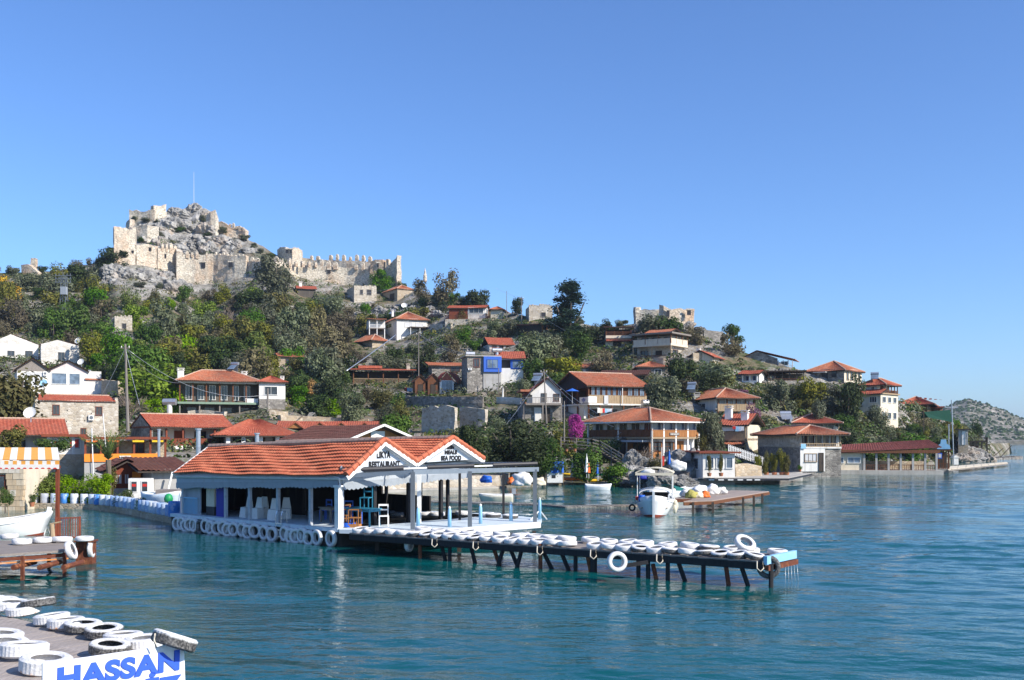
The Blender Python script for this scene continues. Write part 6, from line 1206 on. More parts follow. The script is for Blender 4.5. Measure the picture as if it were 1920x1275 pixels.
# white covered chairs
for i, (px, y) in enumerate(((462, .9), (482, .8), (492, 1.3), (513, .8), (536, 1.6))):
    x = onY(px, y); t = stand('covered_chair', 'chair under a white cloth cover, '+['leftmost, half hidden by a post','second from the left','third from the left, slightly behind','just left of the steel ladder','right of the steel ladder, in deep shade'][i], 'chair', x, y, .2*i, ZD, 'white covered chairs')
    mb = MB(); mb.hexa([(-.25,-.25,.0),(.25,-.25,.0),(.25,.25,.0),(-.25,.25,0),(-.2,-.2,.5),(.2,-.2,.5),(.22,.2,.52),(-.22,.2,.52)]); mb.build('cloth_skirt', CANVAS, t); MB().hexa([(-.21,.1,.5),(.21,.1,.5),(.22,.24,.5),(-.22,.24,.5),(-.14,.16,1.0),(.14,.16,1.02),(.14,.22,1.0),(-.14,.22,1.03)]).build('covered_back', CANVAS, t)
# white corner column with lamp arm, fire hose
t = stand('corner_column', 'thick white peeling column at the sunlit corner of the restaurant', 'column', LW-.04, -.05); MB().box(-.13,.13,-.1,.12,0,1.75).build('shaft', WD_WHITE, t); MB().box(-.18,.18,-.14,.16,1.75,1.85).build('cap', WD_WHITE, t)
t = stand('steel_ladder', 'bent steel tube bathing ladder on the platform edge', 'ladder', onY(526, -.15), -.15)
for a in (-.2, .2): mb = MB(); mb.tube([(a,-.12,-1.2),(a,-.12,.35),(a,-.05,.55),(a,.12,.55),(a,.2,.35),(a,.2,0)], .022, 6); mb.build('rail_tube', CHROME, t)
for z in (-.9,-.6,-.3,0): m = MB(); m.bar((-.2,-.12,z), (.2,-.12,z), .03, .03); m.build('rung', CHROME, t)
t = empty('blue_hose', PL(652, 988, ZD)+Vector((0,0,.0)), 0, 'coil of bright blue hose on the deck edge beside the corner column', 'hose')
for i in range(4): mb = MB(); mb.tube([(cos(a/8*6.283)*(.42-.03*i), sin(a/8*6.283)*(.32-.02*i), .03+.045*i) for a in range(9)], .028, 5, cap=False); mb.build('hose_loop', BLU_P, t, smooth=True)
# terrace deck to the right
corn = [PL(640, 991, ZD), PL(760, 997, ZD), PL(1022, 977, ZD), PL(985, 962, ZD), PL(800, 957, ZD), PL(725, 953, ZD)]
t = empty('terrace_deck', (0,0,0), 0, 'pale blue open terrace deck with bollards right of the restaurant', 'deck')
p0, p1, p2, p3 = PL(636, 993, ZD), PL(1016, 982, ZD), PL(1012, 970, ZD), PL(700, 957, ZD)
mb = MB(); mb.prism([q-Vector((0,0,.16)) for q in (PL(636,993,ZD), PL(790,997,ZD), PL(1012,981,ZD), PL(1016,972,ZD), PL(930,963,ZD), PL(720,957,ZD), PL(640,960,ZD))], (0,0,.16)); mb.build('deck_slab', DECKB, t)
mb = MB(); mb.bar(PL(790,1000,ZD)-Vector((0,0,.02)), PL(1012,983,ZD)-Vector((0,0,.02)), .14, .26); mb.build('white_edge_beam', WD_WHITE, t)
for (x0, y0, x1, y1) in ((655,984,980,966),(700,975,900,961)): a, b = PL(x0,y0,ZD), PL(x1,y1,ZD); mb = MB(); mb.bar(a+Vector((0,0,.006)), b+Vector((0,0,.006)), .05, .006); mb.build('deck_joint', BLACKM, t)
for px, py in ((705,998),(940,996),(1002,990),(860,1000)): p = PL(px, py, ZD); mb = MB(); mb.bar((p.x,p.y+.4,-2), (p.x,p.y+.4,ZD-.16), .16); mb.build('pile', WD_DARK, t)
BOL = [(784,986),(843,988),(901,982),(958,977),(1012,974)]
for i, (px, py) in enumerate(BOL):
    t = empty('mooring_bollard', PL(px, py, ZD), 0, 'light blue mooring bollard on the terrace edge, '+['leftmost','second from left','middle one','fourth from left','at the seaward tip with rope stays'][i], 'bollard', 'light blue bollards on the terrace')
    mb = MB(); hh = .80 if i < 4 else .95; mb.lathe([(0,0),(.085,0),(.075,hh*.9),(.05,hh),(0,hh)], 10); mb.build('shaft', BLUE_L, t, smooth=True); mb = MB(); mb.lathe([(0,hh),(.05,hh),(.06,hh+.06),(.0,hh+.12)], 8); mb.build('cap', WD_WHITE, t)
    if i == 4:
        for q in ((-.45,-.3),(.35,-.05)): mb = MB(); mb.bar((0,0,.45), (q[0],q[1],0), .05); mb.build('stay', WD_WHITE, t)
# pergola
t = empty('awning_pergola', (0,0,0), 0, 'dark grey steel awning frame with rolled black shades over the terrace', 'pergola')
pp = [(774,993),(881,989),(1003,979)]; ztop = []
for px, py in pp: p = PL(px, py, ZD); z = 3.22; mb = MB(); mb.box(p.x-.09, p.x+.09, p.y-.09, p.y+.09, ZD, z); mb.build('post', GREYM, t); ztop.append(Vector((p.x, p.y, z)))
p = PL(786, 980, ZD); MB().box(p.x-.09, p.x+.09, p.y-.09, p.y+.09, ZD, 3.1).build('post', WD_WHITE, t)
for px, py in ((862,975),(944,968)):
    p = PL(px, py, ZD); MB().box(p.x-.06, p.x+.06, p.y-.06, p.y+.06, ZD, 3.0).build('back_post', WD_BLACK, t)
e0 = LP3(LW+.25, -.2, 3.12); e1 = ztop[2]; mid = ztop[0]
mb = MB(); mb.bar(e0+Vector((0,0,-.1)), mid+Vector((0,0,-.0)), .12, .16); mb.build('front_beam', GREYD, t); mb = MB(); mb.bar(mid, e1+Vector((.15,.1,0)), .12, .20); mb.build('front_beam', GREYD, t)
dirv = (e1-mid).normalized()
b0, b1 = LP3(LW+.2, -.1, 3.28), ztop[2]+Vector((.1,.3,.26))
for a, b, th in ((.0,.30,.20),(.42,.66,.17),(.76,1.0,.17)): mb = MB(); mb.tube([b0.lerp(b1, a), b0.lerp(b1, b)], th*.55, 8); mb.build('rolled_shade', BLACKM, t)
mb = MB(); mb.bar(b0-Vector((0,0,.02)), b1-Vector((0,0,.02)), .10, .07); mb.build('roller_rail', WD_WHITE, t)
for k in (0, .33, .66, 1): a = b0.lerp(b1, k); c = a+yu*0+Vector((-.35*0, 0, 0)); q = LP3(LW-.1, max(0.2, (k*(w4-.6))), 3.2); mb = MB(); mb.bar(a+Vector((0,0,.04)), q+Vector((0,0,.25)), .07); mb.build('rafter', GREYL, t)
t = stand('wall_lamp', 'white bent lamp arm at the restaurant corner', 'lamp', LW+.1, -.1, 0, 2.75); mb = MB(); mb.tube([(-.3,-.1,.25),(.3,-.25,.2),(.34,-.26,-.1)], .02, 5); mb.build('arm', WD_WHITE, t); MB().box(.18,.5,-.33,-.2,-.16,-.1).build('lamp_head', WD_WHITE, t)
# tyres lying on the terrace
for i, (px, py, m, lb) in enumerate(((797,967,0,'behind the white post'),(820,968,0,'second on the far terrace edge'),(868,966,0,'with a dark patch beside the back post'),(913,969,0,'in the middle of the far terrace edge'),(925,970,3,'half hidden by the front post'),(957,972,3,'rightmost on the far terrace edge'),(727,966,4,'left on the far edge'),(743,969,4,'dark one beside the white chair'))):
    tyre(TF_[m], PL(px, py, ZD)+Vector((0,0,.11)), (0,0,i), 1.15, ('black' if m == 4 else 'white')+' tyre lying on the terrace, '+lb, 'tyres lying on the terrace')
# tyres hanging along the platform
HT = [333,341,349,356,363,375,386,394,407,419,427,438,454,465,478,495,510,534,545,555,566,579,594,620]; n = len(HT)
for i, px in enumerate(HT):
    x = onY(px, -.32); p = LP3(x, -.30, .30+.05*sin(i*2.3)); rz = ang+R(90)+random.uniform(-.75, -.35)
    nm = f'hanging white tyre fender, {ORD[i]} from the left along the restaurant platform' if i != 5 else 'hanging dark tyre fender among the white ones at the left end of the platform'
    tyre(TF_[4 if i == 5 else 0], p, (0, R(90), ang-R(90)+random.uniform(-.15, .35)), 1.08, nm, 'tyre fenders along the platform')
for i, (px, py, r) in enumerate(((292,962,.42),(302,963,.38),(313,963,.42),(323,967,.42))): boulder(PL(px, py+6, 0)+Vector((0,0,.25)), r*.8, ['leftmost','second','third','rightmost'][i]+' pale boulder at the foot of the planter quay', 'boulders at the planter quay', (1.1,.9,1), i)

# ------------------------------------------------------------------ the long jetty with tyres
random.seed(9)
JZ = .80
j0, j1 = PL(655, 999, JZ), PL(1432, 1052, JZ); jd = (j1-j0).normalized(); jl = (j1-j0).length; jn = (PL(1488, 1040, JZ)-j1).normalized(); jw = (PL(1488, 1040, JZ)-j1).length*1.0
J = empty('long_jetty', (0,0,0), 0, 'long narrow timber jetty lined with white tyres running out into the bay', 'jetty')
def JP(s, w, z=JZ): return j0+jd*s+jn*w+Vector((0,0,z-JZ))
m = MB(); e = jd*.19; q = jn*jw; m.hexa([(0,0,-.05), e-Vector((0,0,.05)), e+q-Vector((0,0,.05)), q-Vector((0,0,.05)), (0,0,0), e, e+q, q]); pm = m.mesh('plank', WD_GREYX)
for i in range(int(jl/.2)): link('plank', pm, J, JP(i*.2, 0)+Vector((0,0,random.uniform(-.008,.008))))
for w in (.05, jw-.1): mb = MB(); mb.bar(JP(0,w,JZ-.17), JP(jl,w,JZ-.17), .12, .22); mb.build('beam', WD_BLACK, J)
mb = MB(); mb.bar(JP(jl+.05, .0, JZ+.02), JP(jl+.05, jw, JZ+.02), .12, .26); mb.build('blue_end_board', BLUE_L, J); mb = MB(); mb.bar(JP(jl+.1, 0, JZ-.22), JP(jl+.1, jw, JZ-.22), .12, .16); mb.build('rusty_end_beam', RUST, J)
JPOST = [(784,1006,784,1042),(820,1007,829,1040),(840,1008,840,1042),(876,1011,885,1046),(917,1014,930,1050),(934,1050,944,1018),(953,1028,963,1052),(970,1050,978,1020),(1010,1020,1010,1060),(1011,1026,1026,1056),(1045,1026,1060,1062),(1076,1030,1076,1064),(1098,1040,1104,1070),(1110,1036,1110,1080),(1194,1042,1194,1086),(1212,1044,1212,1070),(1221,1058,1226,1080),(1249,1050,1249,1098),(1266,1046,1280,1086),(1316,1050,1316,1080),(1357,1052,1361,1082),(1385,1056,1400,1100),(1443,1058,1443,1092)]
for i, (x0, y0, x1, y1) in enumerate(JPOST):
    a = JP(jl*(min(x0,1432)-655)/777.0, 0); Yj = None
    s = max(0, min(jl, ((x0-960)/F*j0.y-j0.x)/(jd.x-(x0-960)/F*jd.y))); wv = .12 if i % 2 == 0 else jw*.75; a = JP(s, 0); Yd = a.y
    top = P(x0, min(y0,y1) if y0 < y1 else y1, Yd); bot = P(x1 if y0 < y1 else x0, max(y0,y1), Yd); top = P(x0 if y0 < y1 else x1, min(y0,y1), Yd)
    d = (top-bot).normalized(); off = jn*(.1 if y0 < 1059 else .1); top.z = max(top.z, JZ-.25) if i not in (6,16) else top.z
    mb = MB(); r = .075 if i != 13 else .12; mb.tube([bot-d*1.6+off, top+off], [r*1.05, r], 7); mb.build('pile', WD_BLACK if i % 4 else RUST, J)
mb = MB(); a = P(1175, 1060, PL(1180,1042,JZ).y+.6); b = P(1215, 1054, PL(1215,1042,JZ).y+.6); mb.bar(a, b, .12); mb.build('brace', WD_BLACK, J)
nf = 30
for i in range(nf):
    s = .25+(jl-.7)*i/(nf-1); m = 0 if random.random() < .8 else 3
    if i == 18: continue
    tyre(TF_[m], JP(s, .36, JZ+.10), (random.uniform(-.05,.05)+.10*jn.y, random.uniform(-.16,.0), random.uniform(0,6)), random.uniform(.95,1.06), f'white tyre on the long jetty, {ORD[nf-1-i]} from the sea end in the front row', 'tyres on the long jetty')
nb = 20
for i in range(nb):
    s = 2.2+(jl-2.7)*i/(nb-1)+random.uniform(-.15,.15); m = 0 if random.random() < .7 else 3
    tyre(TF_[m], JP(s, jw-.42, JZ+.10+(.0 if i % 5 else .03)), (random.uniform(-.08,.08), random.uniform(-.08,.1), random.uniform(0,6)), random.uniform(.98,1.1), f'white tyre on the long jetty, {ORD[nb-1-i]} from the sea end in the back row', 'tyres on the long jetty')
s = ((1353-960)/F*j0.y-j0.x)/(jd.x-(1353-960)/F*jd.y)
tyre(TF_[2], JP(s+.25, jw*.5, JZ+.40), (R(38), R(12), .2), 1.08, 'rust stained white tyre propped up on the others near the jetty end', 'tyres on the long jetty')
for px, py, m, rot, lb in ((767,1019,0,(0,R(90),ang+R(25)),'white tyre hanging at the landward start of the long jetty'),(1157,1053,0,(R(86),0,R(12)),'white tyre hanging on the front side of the long jetty'),(1441,1063,2,(R(84),0,R(-14)),'dark rust stained tyre hanging under the jetty end')):
    a = PL(px, 1003 if px < 800 else 1042 if px < 1200 else 1052, JZ); p = P(px, py, a.y-(.2 if px < 1300 else -.25)); tyre(TF_[m if px != 1441 else 4], p, rot, 1.0 if px != 1441 else 1.12, lb, 'tyres hanging from the long jetty')
for i, px in enumerate((816, 893, 1013, 1113, 1237, 1425)):
    s = ((px-960)/F*j0.y-j0.x)/(jd.x-(px-960)/F*jd.y); c = JP(s, -.02, JZ-.12); rope([c+Vector((-.1,-.05,.12)), c+Vector((-.11,-.1,-.1)), c+Vector((0,-.12,-.2)), c+Vector((.1,-.1,-.1)), c+Vector((.08,-.05,.12))], .022, ROPE, 'white rope loop on the front of the long jetty, '+ORD[i]+' from the left', 'rope_loop')
for i in range(5): a = JP(jl+.16, jw*(.55+.1*i), JZ-.3); rope([a, a+Vector((.01*i,0,-.5)), a+Vector((.03,0,-1.1))], .007, GALV, 'thin wire dangling from the jetty end, '+ORD[i]+' from the left', 'hanging_wire', 'wire')

# ------------------------------------------------------------------ the near pier with big tyres and the sign
random.seed(13)
NZ = .85
n0, n1 = PL(-30, 1147, NZ), PL(345, 1228, NZ); nd = (n1-n0).normalized(); nl = (n1-n0).length; nn = Vector((nd.y, -nd.x, 0)); nw = 2.9
if nn.y > 0: nn = -nn
NP_ = empty('near_pier', (0,0,0), 0, 'near timber pier with rows of large white painted tyres at the lower left', 'pier')
m = MB(); e = nd*.185; q = nn*nw; lo = Vector((0,0,-.06)); m.hexa([lo*1, lo+e, lo+e+q, lo+q, (0,0,0), e, e+q, q]); pm = m.mesh('plank', m_wood('sun_bleached_plank', (.52,.45,.40), .5, 'y'))
for i in range(-22, int(nl/.195)): link('plank', pm, NP_, n0+nd*(i*.195)+Vector((0,0,random.uniform(-.006,.006))))
for w in (.1, nw-.1): mb = MB(); mb.bar(n0-nd*4+nn*w-Vector((0,0,.18)), n1+nn*w-Vector((0,0,.18)), .14, .22); mb.build('beam', WD_BLACK, NP_)
for i in range(6):
    for w in (.2, nw-.2): a = n0+nd*(nl-.3-i*1.7)+nn*w; mb = MB(); mb.tube([a-Vector((0,0,3)), a-Vector((0,0,.2))], .1, 7); mb.build('pile', WD_BLACK, NP_)
NT_ = [(-22,1126,0,0),(4,1133,0,0),(22,1139,0,.05),(44,1143,2,0),(72,1141,1,.12),(97,1160,0,.0),(124,1168,2,.0),(156,1174,3,.0),(195,1184,1,.0),(231,1196,0,.0),(270,1204,0,.0),(206,1216,1,.0),(0,1196,0,.0),(8,1212,0,.0),(45,1221,0,.02),(86,1246,2,.0)]
NL = ['far end, first in the right row','far end, second in the right row','third in the right row','fourth in the right row with dark sidewall','riding up on its neighbours with an open black centre','sixth in the right row','with the orange lower half','right of the orange one, black below','largest black and white one in the right row','ninth in the right row, all white','tenth in the right row, just before the tilted one','in front by the sign, black tread','at the left picture edge, upper one','at the left picture edge, lower one','large ribbed white one in the left row','tied with cord beside the sign']
for i, (px, py, m, up) in enumerate(NT_):
    k = 1.06 if i < 12 else 1.22; p = PL(px, py+4, NZ+.08)+Vector((0,0,.05+up)); me = TN_[m] if i != 6 else tyre_mesh(64, m_tyre('orange_bottomed_tyre', -.2, 1.0, .2), True)
    tyre(me, p, (random.uniform(-.06,.1)+(.0 if i != 4 else .10), random.uniform(-.1,.1), random.uniform(0,6)), k, 'tyre on the near pier, '+NL[i], 'large tyres on the near pier')
tyre(TN_[3], P(327, 1201, 15.1), (R(-15), R(17), 0), 1.02, 'worn black and white tyre tilted over the sign corner on the near pier', 'large tyres on the near pier')
a = P(80, 1244, 13.6); b = P(345, 1206, 15.2); b2 = P(352, 1262, 15.2)
sgn = empty('blue_lettered_sign', a, math.atan2(b.y-a.y, b.x-a.x), 'white board sign with large blue letters leaning at the lower left', 'sign'); SW = (b-a).to_2d().length; dz = b.z-a.z
mb = MB(); HB = 1.15; mb.prism([(0,0,-HB),(SW*1.02,0,-HB+dz),(SW*1.0,0,dz),(SW*.98,0,dz+.0),(0,0,0)], (0,.03,0)); mb.build('board', m_paint('glossy_white_board', (.82,.82,.84), .35, .06), sgn)
sl = math.atan2(dz, SW)
BLUEL = m_paint('blue_lettering', (.045,.12,.66), .45, .05)
w_ = text('HASSAN', .385, sgn, (SW*.525, -.012, dz*.53-.60), (R(90), -sl, 0), BLUEL, bold=.017, sx=1.27*SW/2.15); w_.location.z = dz*.53-.365
text('DEN\u0130Z', .40, sgn, (SW*.58, -.012, dz*.53-.745), (R(90), -sl, 0), BLUEL, bold=.015, sx=1.25)
for x in (.15, SW-.2): MB().box(x, x+.07, .035, .1, -2.5, -.1).build('support_post', WD_DARK, sgn)
rope([P(291,1188,14.7), P(289,1200,14.65), P(293,1214,14.7)], .015, ROPE, 'frayed rope tied round the tilted tyre', 'rope')

# ------------------------------------------------------------------ left dock with boat and awning
random.seed(14)
DZ = .85
t = empty('left_dock', (0,0,0), 0, 'weathered plank dock on rusty steel beams at the left edge', 'dock')
d0, d1, d2, d3 = PL(-60, 1043, DZ), PL(139, 1030, DZ), PL(128, 1012, DZ), PL(-60, 1014, DZ)
nP = 7
for i in range(nP):
    k0, k1 = i/nP, (i+.965)/nP; a0, a1, b0_, b1_ = d0.lerp(d3, k0), d1.lerp(d2, k0), d0.lerp(d3, k1), d1.lerp(d2, k1); dn = Vector((0,0,-.08)); mb = MB(); mb.hexa([a0+dn, a1+dn, b1_+dn, b0_+dn, a0, a1, b1_, b0_]); mb.build('plank', WD_GREYX, t)
for k, z in ((.02, .19), (.9, .2)): mb = MB(); a0, a1 = d0.lerp(d3, k), d1.lerp(d2, k); mb.bar(a0-Vector((0,0,z)), a1-Vector((0,0,z))-Vector((.1,0,0)), .1, .12); mb.build('rusty_beam', RUST, t)
mb = MB(); mb.bar(d0-Vector((0,.03,.30)), d1-Vector((.1,.03,.30)), .06, .05); mb.build('bright_pipe', m_paint('orange_rust_pipe', (.55,.22,.07), .8, .5, wearcol=(.6,.5,.4)), t)
for x in (25, 74, 119): p = PL(x, 1040, DZ); mb = MB(); mb.tube([p+Vector((0,0,-.42)), p+Vector((0,1.5,-.42))], .09, 8); mb.build('cross_pipe', RUST, t)
for px, py in ((119,1032),(40,1038),(90,1014)): p = PL(px, py, DZ); mb = MB(); mb.bar(p+Vector((0,.08,-3)), p+Vector((0,.08,-.08)), .1); mb.build('pile', RUST, t)
t = empty('steel_mooring_box', PL(160, 1027, .6), .1, 'rusty red steel pile box standing in the water beside the left dock', 'pile'); MB().box(-.28,.30,-.2,.3,-2.5,.22).build('body', RUST, t); MB().box(-.34,.36,-.26,.36,.22,.28).build('cap', RUST, t)
for i, (px, py, m, sc_) in enumerate(((18,1011,0,.95),(41,1021,0,1.0),(81,1018,0,1.02),(117,1017,0,1.05))):
    tyre(TF_[m], PL(px, py, DZ)+Vector((0,0,.11)), (.12 if i == 3 else 0, random.uniform(-.05,.05), i), sc_, 'white tyre lying on the left dock, '+['farthest back behind the boat','leftmost in front','middle one','rightmost by the brown gate'][i], 'tyres on the left dock')
tyre(TF_[0], PL(152, 1014, .95)+Vector((0,.3,.05)), (0,0,0), .95, 'white tyre lying on top of the rusty pile box', 'tyres on the left dock')
tyre(TF_[2], P(133, 1032, PL(139,1031,DZ).y-.1), (0, R(70), R(5)), 1.0, 'rust stained white tyre hanging from the left dock corner', 'tyres on the left dock'); tyre(TF_[0], P(171, 1029, PL(165,1027,.6).y), (0, R(88), R(10)), 1.0, 'white tyre hanging on the right of the rusty pile box', 'tyres on the left dock')
t = empty('slatted_gate', PL(105, 1012, DZ), .35, 'brown metal slatted gate on the left dock', 'gate'); hh = .80; W_ = .82
for x in (0, W_): MB().box(x-.035, x+.035, -.035, .035, 0, hh+.05).build('upright', WD_RED, t)
for z in (.05, hh-.02): MB().box(.036, W_-.036, -.02, .02, z, z+.05).build('rail', WD_RED, t)
for i in range(9): x = .07+i*(W_-.14)/8; MB().box(x-.016, x+.016, -.012, .012, .1, hh-.02).build('slat', WD_RED, t)
t = empty('log_bollard', PL(99, 1014, DZ), 0, 'pale log post with a crossbar tied beside the gate', 'post'); mb = MB(); mb.tube([(0,0,0),(-.04,0,.62)], [.10,.085], 8); mb.build('log', WD_PALE, t); mb = MB(); mb.tube([(-.1,0,.62),(.28,.1,.70)], .03, 6); mb.build('crossbar', WD_PALE, t)
# awning on brown post
zt = EYE+(Y0-876)/F*35.5
AW = empty('striped_awning', (0,0,0), 0, 'orange and white striped awning with scalloped red trimmed edge at the left', 'awning')
p = PL(108, 1008, DZ); p.z = 0; MB().box(p.x-.06, p.x+.06, p.y-.06, p.y+.06, DZ, zt).build('post', WD_RED, AW)
f0 = Vector((P(-60, 880, p.y).x, p.y-.1, zt+.02)); f1 = Vector((P(114, 872, p.y).x, p.y-.1, zt+.02)); bk = Vector((-1.6, 3.4, .50))
AWW = m_paint('awning_white_cloth', (.80,.76,.68), .85, .15); AWO = m_paint('awning_orange_cloth', (.80,.36,.07), .85, .15)
ns = 13
for i in range(ns):
    a, b = f0.lerp(f1, i/ns), f0.lerp(f1, (i+1)/ns); mb = MB(); mb.quad(a+Vector((0,0,.16)), b+Vector((0,0,.16)), b+bk+Vector((0,0,.1)), a+bk+Vector((0,0,.1))); mb.quad(a+bk+Vector((0,0,.12)), b+bk+Vector((0,0,.12)), b+Vector((0,0,.18)), a+Vector((0,0,.18))); mb.build('stripe', AWO if i % 2 else AWW, AW)
for i in range(ns*2-4):
    N_ = ns*2-4; a, b = f0.lerp(f1, i/N_), f0.lerp(f1, (i+1)/N_); mb = MB(); mb.prism([a+Vector((0,-.02,.14)), b+Vector((0,-.02,.14)), b+Vector((0,-.02,.0)), a+Vector((0,-.02,.0))], (0,-.012,0)); mb.build('valance_check', AWO if i % 2 else AWW, AW)
mb = MB(); mb.prism([f0+Vector((0,-.04,-.001)), f1+Vector((0,-.04,-.001)), f1+Vector((0,-.04,-.17)), f0+Vector((0,-.04,-.17))], (0,-.012,0)); mb.build('valance_band', AWW, AW)
for i in range(10): a = f0.lerp(f1, .35+i*.065); mb = MB(); mb.prism([a+Vector((0,-.06,-.17)), a+Vector((.16,-.06,-.17)), a+Vector((.12,-.06,-.12)), a+Vector((.04,-.06,-.12))], (0,-.008,0)); mb.build('red_motif', RED_P, AW)
mb = MB(); mb.bar(f0+Vector((0,.05,-.1)), f1+Vector((0,.05,-.1)), .09); mb.build('frame_bar', WD_RED, AW)
# stone wall of the left restaurant, built of single blocks
SWL = empty('stone_restaurant_wall', (0,0,0), 0, 'warm sunlit stone block wall with brown window under the striped awning', 'wall')
q0, q1 = PL(-60, 952, .15), PL(52, 951, .15); wl = (q1-q0).length; STM = [m_plaster('ashlar_block_'+n_, c_, .45) for n_, c_ in (('cream', (.66,.54,.38)), ('tan', (.58,.44,.28)), ('pale', (.70,.62,.50)))]
bz = MB(); wd_ = (q1-q0).normalized()
MB().box(q0.x, q1.x-.05, q0.y+.28, q0.y+3.5, -.8, 3.0).build('wall_core', W_CREAM, SWL)
unit = MB(); unit.hexa([(.02,0,.02),(.98,.01,.02),(.98,1,.02),(.02,1,.02),(.02,.02,.98),(.98,0,.98),(.98,1,.98),(.02,1,.98)]); BM = [unit.mesh('block', m) for m in STM]
z = -.15; r = 0
while z < 2.95:
    hgt = random.uniform(.24,.42); x = q0.x
    while x < q1.x-.1:
        w = min(random.uniform(.35,.85), q1.x-x)
        wx0, wx1 = P(-8, 900, q0.y).x, P(10, 900, q0.y).x
        if not (x+w > wx0 and x < wx1 and 1.15 < z < 2.2): o = link('stone_block', BM[random.randrange(3)], SWL, (x, q0.y-random.uniform(0,.05), z), None, (w, .3, hgt))
        x += w
    z += hgt
wx0, wx1 = P(-8, 900, q0.y).x, P(10, 900, q0.y).x
MB().box(wx0, wx1, q0.y+.1, q0.y+.16, 1.1, 2.3).build('window', WD_RED, SWL); MB().box(wx0+.1, wx0+.5, q0.y+.06, q0.y+.1, 1.25, 2.2).build('pane', GLASS, SWL)
T('finegreen', 10, 942, 30, 34, 60, 'rounded green potted shrub at the left edge under the awning'); T('finedark', 2, 925, 26, 40, 61, 'taller dark shrub at the very left edge') if False else None

# ------------------------------------------------------------------ boats
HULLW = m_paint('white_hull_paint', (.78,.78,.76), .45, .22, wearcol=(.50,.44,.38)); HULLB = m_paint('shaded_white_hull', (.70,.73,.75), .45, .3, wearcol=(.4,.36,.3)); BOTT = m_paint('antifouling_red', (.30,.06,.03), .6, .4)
def hull(L_, B_, H_, parent, sheer=.45, mat=HULLW, double=True, rake=.25, floor=True):
    n = 18; k = 7; V = []; th = .05
    def sec(u):                          # u 0..1 stern to bow
        if double: b = B_/2*(sin(math.pi*min(1, max(0, u*.93+.06)))**.55); 
        else: b = B_/2*(1 if u < .5 else max(0.0, cos((u-.5)*math.pi))**.6)*(.82+.18*min(1, u*3))
        top = H_*(1+sheer*(2*abs(u-.45))**2); kl = -.25+.18*max(0, u-.75)*4*.3; return b, top, kl
    for sgn_, shell in ((0, 'hull'),):
        mb = MB()
        for i in range(n+1):
            u = i/n; b, top, kl = sec(u)
            if i == n: b = .02
            for j in range(-k, k+1):
                a = abs(j)/k; y = b*math.copysign(a**.55 if a else 0, j) if j else 0; z = kl+(top-kl)*a**1.7; x = (u-.5)*L_+rake*max(0, (z/H_))*max(0, u-.8)*4; mb.v.append((x, y, z))
        m = 2*k+1
        for i in range(n):
            for j in range(m-1):
                a = i*m+j; mb.f.append((a, a+m, a+m+1, a+1)); aj = min(abs(j-k), abs(j+1-k)); mb.m.append(1 if aj <= 2 else 0)
        if not double or True: mb.f.append(tuple(range(m))); mb.m.append(0)
        h_ = mb.build('hull', [mat, BOTT], parent, smooth=True)
        sd_ = h_.modifiers.new('s', 'SOLIDIFY'); sd_.thickness = .06; sd_.offset = -1
    for sg in (-1, 1):
        pts = []; 
        for i in range(n+1): u = i/n; b, top, kl = sec(u); b = b if i < n else .02; x = (u-.5)*L_+rake*(top/H_)*max(0, u-.8)*4; pts.append((x, sg*b, top))
        mb = MB(); mb.tube(pts, .045, 5); mb.build('gunwale', WD_WHITE, parent)
        mb = MB(); mb.tube([(p[0], p[1]*1.01+sg*.01, p[2]-.22*H_) for p in pts[1:-1]], .018, 4); mb.build('rubbing_strake', GREYL, parent)
    return sec
def at_dir(name, label, cat, p, q, z=0):
    c = (p+q)/2; return empty(name, (c.x, c.y, z), math.atan2(q.y-p.y, q.x-p.x), label, cat), (q-p).to_2d().length
# wooden boat facing the camera
c0 = PL(1226, 969, 0); bt = empty('moored_wooden_boat', c0+Vector((.45, 2.6, 0)), R(-100), 'white wooden fishing boat with cream canopy moored bow on, blue drum on deck', 'boat')
hull(5.4, 2.35, .88, bt, .35, HULLW, True, .1)
mb = MB(); mb.bar((2.72,0,-.3), (2.95,0,1.5), .12, .14); mb.build('stem_post', HULLW, bt)
MB().box(-2.1,1.9,-.8,.8,.45,.50).build('deck', WD_PALE, bt)
mb = MB(); n = 12
for i in range(n): a0, a1 = math.pi*i/n, math.pi*(i+1)/n; mb.hexa([(-.9,.98*cos(a0),1.28+.30*sin(a0)),(1.1,.9*cos(a0),1.28+.26*sin(a0)),(1.1,.9*cos(a1),1.28+.26*sin(a1)),(-.9,.98*cos(a1),1.28+.30*sin(a1)),(-.9,1.03*cos(a0),1.32+.32*sin(a0)),(1.1,.95*cos(a0),1.32+.28*sin(a0)),(1.1,.95*cos(a1),1.32+.28*sin(a1)),(-.9,1.03*cos(a1),1.32+.32*sin(a1))])
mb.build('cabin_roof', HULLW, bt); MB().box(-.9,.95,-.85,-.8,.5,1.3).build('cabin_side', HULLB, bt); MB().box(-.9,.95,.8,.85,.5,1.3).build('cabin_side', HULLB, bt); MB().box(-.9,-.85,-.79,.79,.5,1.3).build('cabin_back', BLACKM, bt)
for x in (-1.9, 1.2):
    for y in (-1.05, 1.05): mb = MB(); mb.tube([(x,y,.8),(x,y,2.65)], .03, 5); mb.build('canopy_pole', WD_WHITE, bt)
CREAM = m_paint('cream_canvas', (.70,.62,.46), .85, .2); mb = MB(); n = 10
for i in range(n): y0, y1 = -1.15+2.3*i/n, -1.15+2.3*(i+1)/n; z0, z1 = 2.55+.30*(1-(y0/1.15)**2), 2.55+.30*(1-(y1/1.15)**2); mb.hexa([(-2.2,y0,z0-.06),(1.5,y0,z0),(1.5,y1,z1),(-2.2,y1,z1-.06),(-2.2,y0,z0),(1.5,y0,z0+.06),(1.5,y1,z1+.06),(-2.2,y1,z1)])
